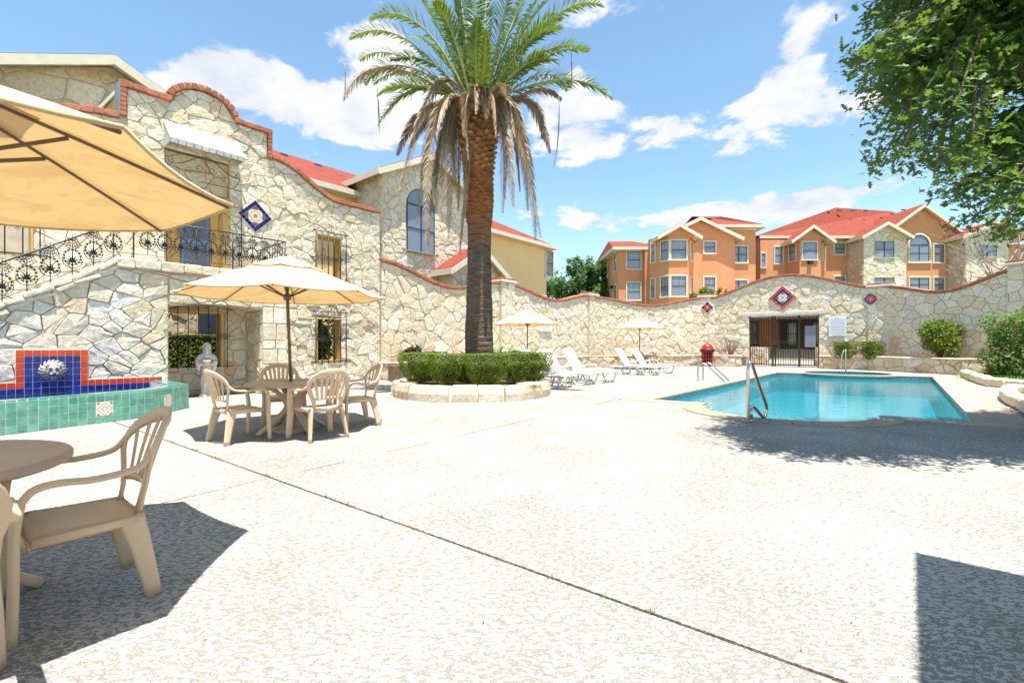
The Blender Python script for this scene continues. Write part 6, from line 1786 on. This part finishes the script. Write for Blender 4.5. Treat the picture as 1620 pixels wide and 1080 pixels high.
# ------------------------------------------------------------------ foliage
def rand_unit(n): v = rng.normal(size=(n,3)); return v/np.linalg.norm(v, axis=1, keepdims=True)
def leaves(P, size, shape, nrm=None, up=.3):
    """P (n,3) positions; shape (k,2) leaf outline in unit size; returns (n*k,3)"""
    n = len(P); a = rand_unit(n)
    if nrm is None: nn = rand_unit(n)
    else: nn = nrm+rng.normal(size=(n,3))*.55; 
    nn[:,2] = nn[:,2]+up; nn /= np.linalg.norm(nn, axis=1, keepdims=True)
    e1 = a-nn*(a*nn).sum(1, keepdims=True); e1 /= np.linalg.norm(e1, axis=1, keepdims=True); e2 = np.cross(nn, e1)
    s = size*(.55+.85*rng.random(n))
    sh = np.asarray(shape, float); k = len(sh)
    out = P[:,None,:]+s[:,None,None]*(sh[None,:,0,None]*e1[:,None,:]+sh[None,:,1,None]*e2[:,None,:])
    # a little cupping so that leaves are not flat
    out += (s[:,None,None]*.18*(np.abs(sh[None,:,1,None])))*nn[:,None,:]
    return out.reshape(-1,3)
RH = [(-1,0),(-.1,-.42),(1,0),(-.1,.42)]
OAKL = [(-1,0),(-.55,-.18),(-.35,-.62),(-.12,-.20),(.25,-.70),(.38,-.2),(.75,-.42),(1.05,0),(.75,.42),(.38,.2),(.25,.70),(-.12,.20),(-.35,.62),(-.55,.18)]
def mesh_from(name, arrs, k, mat): return np_mesh(name, np.concatenate(arrs), k, mat)
def hedge_ball(label, c, r, h0, h1, n=2600, flat=.0, name='boxwood_shrub', group='clipped box shrubs', mat='boxleaf', sz=.02, box=0.0, trunk=True, cat='shrub', rx=1, ry=1, taper=.35):
    e = empty(name, (c[0], c[1], c[2]), random.uniform(-.4,.4), label, cat, group)
    P = []; Nn = []
    H = h1-h0
    while len(P) < n:
        u = rand_unit(1)[0]; pw = 2+box*9; u2 = u/(np.abs(u)**pw).sum()**(1/pw)
        rad = 1-abs(rng.normal())*.10
        if rng.random() < .12: rad *= rng.random()**.4
        z = .5+u2[2]*.5*rad
        if flat and z > 1-flat*.12: z = 1-flat*.12-rng.random()*.02
        tw = 1-taper*(1-min(1, z*1.6))**1.5
        lump = 1+.07*math.sin(u[0]*7+c[0]*9)*math.cos(u[1]*6+c[1]*5)+.05*math.sin(u[2]*11+c[0])
        P.append((u2[0]*r*rx*rad*tw*lump, u2[1]*r*ry*rad*tw*lump, h0+H*z)); Nn.append(u)
    P = np.array(P); Nn = np.array(Nn)
    link('foliage', np_mesh('foliage', leaves(P, sz, RH, Nn), 4, M[mat]), e)
    if trunk:
        mb = MB(); blob(mb, (0,0,h0+H*.50), 1, (r*.60*rx, r*.60*ry, H*.34), 12, .08); mb.obj('shade_core', M['inner'], e); mb = MB()  # solid dark blob added to block light inside the foliage
        for k in range(5):
            a = random.uniform(0,6.28); q = r*.45
            mb.sweep(smooth_path([(random.uniform(-.03,.03),random.uniform(-.03,.03),0),(math.cos(a)*q*.3,math.sin(a)*q*.3,h0+H*.2),(math.cos(a)*q,math.sin(a)*q,h0+H*.6)], 3), [.018,.016,.014,.012,.010,.008,.006], n=5)
        mb.obj('stem', M['bark'], e)
    return e
# C shaped row of clipped shrubs round the palm
gl = 'clipped box shrubs round the palm'
for lab, (px, dy, r, h0, h1, n_) in {
    'box shrub at the left end of the palm hedge': (664, 10.75, .44, .06, .80, 5000),
    'box shrub second from the left in the palm hedge': (708, 10.45, .42, .06, .78, 4200),
    'box shrub in front of the palm trunk, paler and nearest': (768, 10.15, .45, .04, .79, 5600),
    'darker box shrub just right of the nearest one in the palm hedge': (813, 10.75, .40, .06, .80, 3800),
    'box shrub at the right end of the palm hedge': (845, 11.1, .36, .08, .80, 4200),
    'box shrub in the gap behind the front of the palm hedge': (738, 10.55, .36, .06, .76, 3000)}.items():
    xx = (px-810)/F*dy; hedge_ball(lab, (xx, dy, .28), r, h0, h1, int(n_*2.3), 1.0, group=gl, box=.75, sz=.0175, rx=1.04, taper=.42)
hedge_ball('box shrub hidden at the back left of the palm', (-2.0, 11.9, .28), .40, .06, .80, 2200, 1.0, group=gl, box=.4)
hedge_ball('box shrub hidden at the back right of the palm', (.1, 12.1, .28), .40, .06, .80, 2200, 1.0, group=gl, box=.4)
for px, lab in ((1337, 'squared box shrub on the golden planter, below the rules board'), (1379, 'squared box shrub on the golden planter, below the small tile diamond')):
    dy = 22.4 if px < 1350 else 21.7; xx = (px-810)/F*dy
    hedge_ball(lab, (xx, dy, .52), .40, .0, .93, 5500, 1.0, box=.62, sz=.03, group='squared shrubs on the golden planter', taper=.1)
ROUND = True
# grass tufts and ground cover in beds
vs = []
def blades(cx, cy, z, rx, ry, n, h):
    for _ in range(n):
        x = cx+random.gauss(0, rx); y = cy+random.gauss(0, ry); a = random.uniform(0, 6.28); hh = h*random.uniform(.4,1); w = .006+hh*.03; dx, dy_ = math.cos(a)*w, math.sin(a)*w; lx, ly = math.cos(a+1.3)*hh*.5, math.sin(a+1.3)*hh*.5
        vs.extend([(x-dx,y-dy_,z),(x+dx,y+dy_,z),(x+lx+dx*.3,y+ly+dy_*.3,z+hh),(x+lx-dx*.3,y+ly-dy_*.3,z+hh)])
for (px, d_) in ((660, 10.0), (690, 9.9), (712, 9.85), (826, 10.0), (840, 10.1)): blades((px-810)/F*d_, d_, .26, .10, .05, 130, .07)
for k in range(40):
    t = random.random(); p = QB.lerp(QC, t)+Vector((0,.5)) if random.random() < .3 else QA.lerp(QB, .55+.45*t)+Vector((-.4,.45)); blades(p.x, p.y, .52, .3, .12, 45, .12)
for k in range(60):
    p = px_ground(random.uniform(1545,1640), random.uniform(598,612)); blades(p.x+1.3, p.y+1.0, .11, .4, .35, 50, .16)
for k in range(16):
    p = px_ground(random.uniform(1606,1640), random.uniform(627,640)); blades(p.x+.35, p.y+.1, .11, .12, .12, 40, .12)
for k in range(50): p = GFr.w(random.uniform(-1,9), random.uniform(2.5,5)); blades(p.x, p.y, 1.03, .3, .3, 40, .12)
for k in range(10): p = GFr.w(random.uniform(-.1,1.6), .2); blades(p.x, p.y, 0, .2, .08, 30, .12)
for k in range(60): p = FB.w(random.uniform(-12,-4), random.uniform(-3.0,-1.8)); blades(p.x, p.y, .35, .3, .2, 40, .08)
tag(link('grass', np_mesh('grass', np.array(vs), 4, M['grass'])), kind='stuff')
# hedge and ground behind the niche window
hx = FB.w(-5.0, -2.7)
he = empty('clipped_hedge', (hx.x, hx.y, .42), FB.rz, 'long clipped hedge seen through the niche grille behind the statue', 'hedge')
P = np.column_stack([rng.uniform(-3.4,3.0,9000), rng.uniform(-.35,.35,9000), rng.uniform(.05,1.05,9000)])
side_ = rng.random(9000) < .8; P[side_,1] = -.35+np.abs(rng.normal(size=side_.sum()))*.04; tp = rng.random(9000) < .25; P[tp,2] = 1.05-np.abs(rng.normal(size=tp.sum()))*.03
link('foliage', np_mesh('foliage', leaves(P, .035, RH, np.tile([0,-1.,.4],(9000,1))), 4, M['boxleaf']), he)
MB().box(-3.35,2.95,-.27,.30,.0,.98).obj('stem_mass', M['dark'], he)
tag(MB().box(-16, 16, -3.4, 0, -.2, .34).obj('lawn', M['ground'], None, (*FB.w(0,0).xy, 0), (0,0,FB.rz)), kind='structure')
# dark shrub filling the lower facade window
dx_ = W1.w(-1.7, 1.3); hedge_ball('dark tall shrub growing behind the lower facade window', (dx_.x, dx_.y, .3), .95, .0, 2.1, 3800, .0, name='tall_shrub', group=None, sz=.06, mat='treeleaf')

# rose bush at the right edge
def bush(label, c, pts, n, sz, mat, name='flowering_bush', cat='bush', flowers=0, stem=True):
    e = empty(name, c, 0, label, cat); Pl = []; Nn = []
    for (x, y, z, r) in pts:
        m_ = int(n*r**2/sum(q[3]**2 for q in pts)); u = rand_unit(m_); rad = (1-np.abs(rng.normal(size=(m_,1)))*.25)
        k = rng.integers(0, 16, m_); ph = rand_unit(16); att = ph[k]*r*.75+u*r*.38*rad; use = rng.random(m_) < .6
        p = np.where(use[:,None], att, u*r*rad); Pl.append(p+np.array([x,y,z])); Nn.append(u)
    P = np.concatenate(Pl); N_ = np.concatenate(Nn)
    link('foliage', np_mesh('foliage', leaves(P, sz, RH, N_, .5), 4, M[mat]), e)
    if stem:
        mb = MB()
        for (x, y, z, r) in pts: mb.sweep(smooth_path([(x*.1, y*.1, 0), (x*.5, y*.5, z*.5), (x, y, z), (x*1.3, y*1.2, z+r*.7)], 3), [.03,.027,.024,.021,.018,.015,.012,.009,.006,.004], n=5)
        mb.obj('stem', M['bark'], e)
    if flowers:
        for k in range(flowers):
            fl = MB(); i = rng.integers(0, len(P)); 
            for q in range(4): blob(fl, tuple(P[i]+rng.normal(size=3)*.02+np.array([0,-.05,.03])), .026, n=6)
            fl.obj('bloom', M['flower'], e)
    return e
dy = 19.3
bush('bushy round green shrub on the planter at the right wall', ((1487-810)/F*dy, dy, .54), [(0,0,1.05,.62),(-.45,0,1.2,.42),(.45,0,1.2,.42),(0,-.2,.65,.5),(-.3,0,.75,.42),(.35,0,.8,.42),(.2,0,1.45,.3),(-.25,0,1.4,.3)], 6500, .05, 'boxleaf', name='round_shrub', cat='shrub')
bush('large flowering bush with pink blooms at the right edge by the stone wall', (15.6, 14.6, .1),
     [(-.2,0,.7,.62),(.5,.2,1.0,.75),(.2,0,1.5,.68),(1.1,.1,1.2,.8),(-.35,.1,1.72,.42),(.75,0,1.95,.55),(1.5,.3,1.8,.7),(0,.3,.35,.45),(.6,-.5,.6,.5),(1.3,-.5,.8,.6)], 11000, .055, 'roseleaf', flowers=46)
bush('low green plant with red flowers in the small bed at the right edge', (11.9, 10.4, .12), [(0,0,.12,.22),(.3,-.1,.1,.2),(.1,-.6,.1,.2)], 900, .035, 'roseleaf', flowers=5, name='low_plant', cat='plant')
# bronze leaved plant at the planter near the facade
pt = W_A.w(.95, -.45); bush('small bronze leaved plant on the planter left of the palm hedge', (pt.x, pt.y, .5), [(0,0,.28,.30),(.18,0,.45,.2)], 420, .11, 'redleaf', name='bronze_plant', cat='plant')
# bare twig shrub left of the gate
pt = W_D.w(1.35, -.45); e = empty('bare_shrub', (pt.x, pt.y, .5), 0, 'leafless twiggy shrub on the planter left of the gate', 'shrub')
mb = MB(); r_ = random.Random(4)
for k in range(17):
    a = r_.uniform(0,6.28); x, y = math.cos(a)*.3, math.sin(a)*.15; sx = r_.uniform(-.7,.7); hh = r_.uniform(.6,1.05)
    pts = smooth_path([(x*.2,y*.2,0),(sx*.35+x*.2,y,hh*.4),(sx*.8,y*1.4,hh)], 3); mb.sweep(pts, [.028-.0035*i for i in range(7)], n=5)
    for q in range(2): t_ = pts[r_.choice([3,4,5])]; mb.sweep([t_, t_+Vector((r_.uniform(-.2,.2), 0, r_.uniform(.1,.28)))], .008, .004, n=4)
mb.obj('stem', pbr('dry_twig', (.20,.13,.10), .9), e)

# ------------------------------------------------------------------ background trees
def tree(label, base, trunk_h, crown, n, sz, mat='treeleaf', name='broadleaf_tree', group='trees beyond the courtyard', tr=.22):
    e = empty(name, (base[0], base[1], 0), 0, label, 'tree', group)
    Pl = []; Nn = []; tot = sum(c[3]**2 for c in crown); mb = MB(); rr = random.Random(int(base[0]*10))
    mb.sweep(smooth_path([(0,0,0),(.05,.0,trunk_h*.5),(0,.1,trunk_h)], 4), [tr*1.25,tr*1.1,tr,tr*.95,tr*.9,tr*.85,tr*.8,tr*.75,tr*.7], n=10)
    for (x, y, z, r) in crown:
        m_ = int(n*r*r/tot); kcl = 16; cen = rand_unit(kcl)*r*(.45+.5*rng.random((kcl,1))); k = rng.integers(0, kcl, m_)
        p = cen[k]+rng.normal(size=(m_,3))*r*.15; Pl.append(p+np.array([x,y,z])); Nn.append(p/np.linalg.norm(p, axis=1, keepdims=True))
        mb.sweep(smooth_path([(0,0,trunk_h*.9),(x*.5,y*.5,(trunk_h+z)*.5),(x,y,z)], 3), [tr*.5,tr*.42,tr*.36,tr*.3,tr*.24,tr*.18,tr*.1], n=6)
    mb.obj('trunk', M['bark'], e)
    link('crown', np_mesh('crown', leaves(np.concatenate(Pl), sz, RH, np.concatenate(Nn), .4), 4, M[mat]), e)
    return e
yb = 42
tree('leafy tree between the yellow wing and the orange building', ((925-810)/F*yb, yb), 3.2,
     [(-1.6,0,4.6,1.5),(-.9,0,6.3,1.5),(.3,0,7.3,1.5),(1.0,0,5.4,1.6),(-.2,-.5,4.6,1.6),(-2.0,0,6.3,1.1),(1.1,0,7.9,.9),(-.9,0,8.1,1.0),(0,0,3.4,1.5),(1.4,0,6.6,1.0)], 17000, .14)
tree('second leafy tree farther back left of the orange building', (3.0, 50), 4, [(0,0,6,2.4),(1.5,0,7.4,1.8),(-1.6,0,7.0,1.8),(.4,0,4.2,2)], 7000, .17)
yb = 30.5
tree('small feathery green tree rising above the wall before the orange building', ((1112-810)/F*yb, yb), 2.6, [(0,0,4.0,.75),(-.65,0,3.9,.6),(.8,0,4.1,.6),(1.25,0,4.5,.42),(.25,0,4.6,.5),(-.35,0,4.4,.5)], 5000, .075, tr=.07, mat='boxleaf')
# leafless tree before the right building
e = empty('bare_tree', (X(1575, 30), 30, 0), 0, 'leafless branching tree before the right stone bay', 'tree')
mb = MB(); r_ = random.Random(12)
def grow(p, d, L, r, lev):
    q = p+d*L; mid = p.lerp(q, .5)+Vector((r_.uniform(-.1,.1), r_.uniform(-.1,.1), r_.uniform(-.05,.1)))*L
    mb.sweep([p, mid, q], [r, r*.85, r*.65], n=5 if lev < 2 else 4)
    if lev < 5:
        for k in range(3 if lev < 4 else 2):
            nd = (d+Vector((r_.gauss(0,.6), r_.gauss(0,.35), r_.gauss(.05,.4)))).normalized(); grow(q if k else mid, nd, L*r_.uniform(.6,.85), r*.6, lev+1)
grow(Vector((0,0,0)), Vector((0,0,1)), 3.4, .11, 0); grow(Vector((0,0,3.0)), Vector((-.6,0,.7)).normalized(), 1.6, .06, 1); grow(Vector((0,0,3.2)), Vector((.7,0,.5)).normalized(), 1.6, .06, 1)
mb.obj('branches', pbr('pale_bark', (.30,.24,.20), .9), e)

# ------------------------------------------------------------------ the oak at the upper right
ok = empty('oak_tree', (8.3, 5.6, 0), 0, 'large dark green oak overhanging the upper right corner, lobed leaves', 'tree')
def bound(py):
    T = [(-600,1300),(-250,1270),(-60,1310),(0,1352),(40,1375),(62,1380),(85,1350),(100,1345),(122,1380),(150,1365),(200,1405),(235,1420),(246,1385),(262,1400),(280,1448),(305,1450),(330,1505),(350,1500),(372,1560),(392,1680)]
    for (a, xa_), (b, xb_) in zip(T, T[1:]):
        if a <= py <= b: return xa_+(xb_-xa_)*(py-a)/(b-a)
    return 2000
cl = []
r_ = random.Random(8)
while len(cl) < 900:
    py = r_.uniform(-560, 388); px = r_.uniform(1240, 2150)
    lim = bound(py)
    if px < lim-6: continue
    dd = r_.uniform(4.0, 6.9)
    if px < lim+60 and r_.random() < .35: dd = r_.uniform(4.6, 6.2)
    xx = (px-810)/F*dd; zz_ = HC+(HY-py)/F*dd
    if zz_ > 9.2 or xx > 11 or zz_ < 1.9: continue
    if (xx-7.6)**2/30+(zz_-5.2)**2/16 > 1.25: continue
    cl.append((xx, dd, zz_))
Pl = []; Nn = []; Pin = []
tw = MB(); hubs = [Vector((8.3+1.7*math.cos(a), 5.6+1.1*math.sin(a), 4.4+1.2*math.sin(a*2.3))) for a in [2.2,2.8,3.4,4.0,4.7,5.6,.4,1.3]]+[Vector((7.0,5.6,6.4)), Vector((6.6,5.4,5.0)), Vector((8.0,5.3,7.4)), Vector((6.9,5.6,3.9)), Vector((5.6,5.4,5.4))]
trunk_top = Vector((8.3, 5.6, 2.6))
mbk = MB(); mbk.sweep(smooth_path([(8.4,5.6,0),(8.35,5.65,1.3),(8.3,5.6,2.7)], 5), [.34,.30,.28,.27,.26,.25,.25,.24,.24,.23,.22], n=14)
for h in hubs: mbk.sweep(smooth_path([tuple(trunk_top-Vector((0,0,.2))), tuple(trunk_top.lerp(h, .5)+Vector((0,0,.35))), tuple(h)], 4), [.16,.145,.13,.12,.11,.10,.09,.08,.06], n=8)
for c in cl:
    c = Vector(c); h = min(hubs, key=lambda q: (q-c).length); pts = bez(h, h.lerp(c, .6)+Vector((r_.uniform(-.15,.15), r_.uniform(-.15,.15), .25)), c, 5)
    tw.sweep(pts, [.03,.024,.018,.012,.006], n=4)
    nl = 130; t = rng.random((nl,1)); p1 = np.array(pts[2]); p2 = np.array(c)
    dirn = p2-p1; dirn /= max(1e-6, np.linalg.norm(dirn)); base = p1*(1-t)+(p2+dirn*.12)*t
    p = base+rng.normal(size=(nl,3))*np.array([.15,.15,.09])*(1.15-.5*t)
    Pl.append(p); Nn.append(np.tile([0,-.2,.8], (nl,1)))
ax_, ay_ = ok.location.x, ok.location.y
P = np.concatenate(Pl)-np.array([ax_, ay_, 0])
lv = leaves(P, .043, OAKL, np.concatenate(Nn), .2)
link('crown', np_mesh('crown', lv, len(OAKL), M['oakleaf']), ok)
for b_, nm in ((mbk, 'trunk'), (tw, 'branches')):
    b_.v = [(x-ax_, y-ay_, z) for x, y, z in b_.v]; b_.obj(nm, M['bark'], ok)

# ------------------------------------------------------------------ the palm
PX, PY = -.80, 11.2
palm = empty('palm_tree', (PX, PY, 0), 0, 'tall date palm with green crown and hanging dead brown fronds', 'palm')
tr = MB(); n = 44; rows = []
zs_ = np.linspace(.2, 6.75, 150); vs = []; fs = []
rr = random.Random(2)
def trad(z):
    if z < .5: return .345-.05*(z-.2)
    if z < 4.0: return .315-.022*(z-.5)/3.5*1+.02*math.sin(z*1.4)
    if z < 4.5: return .285+.05*(z-4.0)/.5
    return .335+.01*(z-4.5)
for i, z in enumerate(zs_):
    ring = (i % 3)/3.0
    for j in range(n):
        a = 2*math.pi*j/n; r = trad(z)*(1+.035*ring*(1 if z < 4.1 else 1.6)+rr.uniform(-.012,.012)*(1 if z < 4.1 else 2.4)+.03*math.sin(a*3+z*2.1)*(z > 4)+.02*math.sin(a*5+z*7))
        zz_ = z+rr.uniform(-.006,.006); lx_ = .06*math.sin(z*.5)
        vs.append((r*math.cos(a)+lx_*.3, r*math.sin(a), zz_))
for i in range(len(zs_)-1):
    for j in range(n): a = i*n+j; b = i*n+(j+1) % n; fs.append((a, b, b+n, a+n))
tr.add(vs, fs, 0, False); tr.obj('trunk', M['palmbark'], palm)
boot = MB()                                      # cut frond bases
boot.add([(-.07,0,-.04),(.07,0,-.04),(.085,-.03,.02),(.04,-.12,.065),(-.04,-.12,.065),(-.085,-.03,.02),(0,-.10,.02),(0,.02,.07)],
         [(0,1,6),(1,2,6),(2,3,6),(3,4,6),(4,5,6),(5,0,6),(2,7,3),(3,7,4),(4,7,5)]); bm2 = boot.mesh('frond_base', M['boot'])
cnt = 0
for k in range(230):
    z = 5.25+1.55*k/230; a = k*2.39996; r = trad(z)*.97
    o = link('frond_base', bm2, palm, (r*math.cos(a), r*math.sin(a), z), (R(rr.uniform(-10,15)), 0, a+math.pi/2)); s = .75+.8*(z-5.25)/1.5*rr.uniform(.8,1.2); o.scale = (s, s*(.6+.9*(z-5.25)/1.5), s)
lower = MB()
for k in range(150):
    z = 4.15+1.1*k/150; a = k*2.39996+.4; r = trad(z)*1.0; mm = Matrix.Translation((r*math.cos(a), r*math.sin(a), z)) @ Matrix.Rotation(a+math.pi/2, 4, 'Z') @ Matrix.Rotation(R(40+rr.uniform(-20,20)), 4, 'X')
    lower.add([(-.05,.01,-.04),(.05,.01,-.04),(.04,-.02,.03),(-.04,-.02,.03)], [(0,1,2,3)], 0, False, mm)
tag(lower.obj('bark_flakes', M['palmbark'], palm), kind='stuff')
CZ = 6.95
def frond(tip, ctrl, base_z=0.0, dead=False, npairs=62, leafL=.42, width=1.0, name='frond', droop=.35, curl=1.0):
    """tip, ctrl in palm coordinates"""
    a0 = Vector((tip[0], tip[1], 0)); a0 = a0.normalized() if a0.length > .01 else Vector((0,-1,0))
    p0 = Vector((a0.x*.22, a0.y*.22, CZ+base_z-.15)); pts = bez(p0, ctrl, tip, 15)
    fn = Vector((rr.uniform(-.8,.8), -1, 0)).normalized()
    mb = MB(); k = len(pts); mb.sweep(pts, [.035*(1-.85*i/(k-1)) for i in range(k)], [.018*(1-.8*i/(k-1)) for i in range(k)], n=5, mi=1)
    vs = []; fs = []
    twist = rr.uniform(.5,1.1)
    for i in range(npairs):
        t = .10+.90*i/(npairs-1); ft_ = t*(k-1); i0 = min(k-2, int(ft_)); fr_ = ft_-i0; p = pts[i0].lerp(pts[i0+1], fr_)
        T = (pts[i0+1]-pts[i0]).normalized()
        S = T.cross(Vector((0,0,1)));
        if dead and abs(T.z) > .55: S = T.cross(fn)
        if S.length < .15: S = T.cross(Vector((-a0.x, -a0.y, .2)))
        S.normalize(); N_ = S.cross(T).normalized()
        L = leafL*(math.sin(math.pi*min(1, (.12+t*.86)))**.6)*width*rr.uniform(.8,1.1)
        for s in (-1, 1):
            if dead: d_ = (T*.9+S*s*rr.uniform(.45,.75)*twist+N_*rr.uniform(-.15,.15)+Vector((0, 0, -.15))).normalized()
            else: d_ = (T*rr.uniform(.6,1.0)+S*s*.8+N_*rr.uniform(.1,.55)+Vector((rr.uniform(-.12,.12),0,-droop*rr.uniform(.1,.7)))).normalized()
            w = T*.5+N_*.2; w = (w-d_*w.dot(d_)).normalized()*(.018 if not dead else .015)
            e1 = p+d_*L*.55; e2 = p+d_*L+Vector((0,0,-.10*L*(1+2*dead*rr.random()))); b = len(vs)
            vs += [p-w*.6, p+w*.6, e1+w, e1-w, e2]; fs += [(b,b+1,b+2,b+3), (b+3,b+2,b+4)]
    mb.add(vs, fs, 0)
    return mb.obj(name, [M['deadleaf'] if dead else M['palmleaf'], M['deadleaf'] if dead else pbr_rachis], palm)
pbr_rachis = pbr('frond_rachis', (.30,.32,.10), .6)
def pp(px, py, dy): # palm-local point on the plane dy metres nearer (negative) or farther
    d_ = PY+dy; return Vector(((px-810)/F*d_-PX, dy, HC+(HY-py)/F*d_))
green = [((586,30),(668,-12),-.6),((555,60),(640,10),-.2),((578,132),(622,60),.5),((592,132),(650,80),1.0),((600,196),(655,95),-.3),((689,4),(720,40),-.9),
         ((722,-55),(735,40),.9),((753,-60),(750,30),-.3),((775,-60),(765,30),.6),((815,-40),(790,40),-.6),((868,-30),(820,40),.8),((952,9),(880,-22),-.5),
         ((909,64),(860,88),.9),((967,156),(905,92),-.4),((898,142),(870,80),1.2),((880,-8),(830,20),1.2),((640,-30),(690,10),1.0),((650,60),(700,60),1.6),((860,110),(820,80),1.7),
         ((712,-30),(735,50),.2),((690,-10),(722,60),1.3),((835,-15),(800,50),1.5),((570,95),(620,50),.9),((930,80),(860,60),.3),((600,150),(650,110),-.9),((880,100),(840,70),-.9)]
for k in range(4):
    a = rr.uniform(-.25, 3.4); L_ = rr.uniform(150,205); green.append(((765+L_*math.cos(a), 150-L_*.95*abs(math.sin(a))-rr.uniform(-30,10)), (765+L_*.5*math.cos(a), 150-L_*.55*abs(math.sin(a))-45), rr.uniform(-1.2,1.9)))
for (tx, ty), (cx_, cy_), dy in green:
    frond(pp(tx, ty, dy), pp(cx_, cy_, dy*.4), rr.uniform(-.05,.15), leafL=.46, npairs=66)
frond(pp(768, 48, -1.7), pp(770, 105, -1.0), .1, leafL=.26, width=.85, npairs=80); frond(pp(755, 30, -.9), pp(750, 100, -.3), .1, leafL=.34, npairs=80)
f_ = frond(pp(543,158,-.3), pp(585,50,-.1), .0, True, leafL=.36)
for (tx, ty), (cx_, cy_), dy in [((630,318),(690,30),-.7),((676,396),(668,85),-.8),((677,392),(690,150),-.4),((727,398),(745,170),-.5),((702,252),(705,130),.5),((629,244),(670,130),.2),((650,232),(690,130),.6),((795,334),(805,130),-.8),((855,372),(815,110),-.5),((847,378),(835,140),.3),
                                ((812,324),(800,130),-1.0),((858,218),(860,120),.4),((887,156),(850,115),.7),((752,178),(750,96),-1.2),((800,148),(803,112),-1.1),((835,260),(820,110),-.9),((720,292),(700,120),.4),((690,335),(700,110),-.3),((655,202),(690,128),.9),((740,250),(720,120),-.9),((806,250),(790,130),-1.0),
                                ((700,330),(705,100),-.6),((770,240),(790,130),1.2),((715,240),(700,130),1.2),((823,300),(815,120),.8),((665,280),(690,100),-.2),((735,215),(735,110),-1.0),((725,330),(722,130),.2),((690,215),(700,115),-.9),((785,215),(785,110),-1.1),((815,215),(805,110),-.7),((835,330),(822,105),.0),((770,185),(768,100),-1.3),((710,375),(712,120),-.1),((660,350),(680,100),.1),((870,240),(840,100),.1)]:
    frond(pp(tx, ty, dy), pp(cx_, cy_, dy*.8), rr.uniform(-.25,.0), True, npairs=92, leafL=.33, name='dead_frond', width=1.0)
    
for (tx, ty), (cx_, cy_), dy in [((875,268),(884,170),-.2),((545,160),(545,120),-.4),((903,145),(903,90),0),((600,210),(597,160),.2),((650,160),(650,110),-.5)]:
    a, b, c_ = pp(cx_, cy_-20, dy), pp(cx_+3, (cy_+ty)/2, dy), pp(tx, ty, dy); MB().sweep(bez(a, b, c_, 9), [.008,.010,.018,.022,.024,.022,.018,.010,.003], .004, side=(1,0,0), n=4).obj('hanging_strip', M['deadleaf'], palm)
# young palm sprouts at the foot of the trunk
sp = empty('young_palm', (-.35, 10.85, .28), 0, 'small young palm sprouting right of the trunk base in the bed', 'palm')
PXs = palm
for tip, ctl in (((.55,-.2,.75),(.2,-.1,.85)),((.75,0,.55),(.4,0,.85)),((.15,-.3,.85),(.05,-.1,.7)),((-.15,-.2,.9),(0,0,.6)),((-.7,-.3,.52),(-.3,-.1,.72)),((.4,.2,.9),(.2,.1,.7)),((.95,-.3,.7),(.5,-.1,.8))):
    mb = MB(); pts = bez((0,0,.1), ctl, tip, 10); mb.sweep(pts, [.008]*9+[.003], n=4)
    for i in range(34):
        t = .2+.8*i/33; q = t*9; i0 = min(8, int(q)); p = pts[i0].lerp(pts[i0+1], q-i0); T = (pts[i0+1]-pts[i0]).normalized(); S = T.cross(Vector((0,0,1))).normalized(); L = .20*math.sin(math.pi*(.15+t*.8))
        for s in (-1,1):
            d_ = (T*.8+S*s*.7+Vector((0,0,.3))).normalized(); w = Vector((0,0,1)).cross(d_).normalized()*.006; mb.add([p-w, p+w, p+d_*L], [(0,1,2)])
    mb.obj('frond', M['palmleaf'], sp)
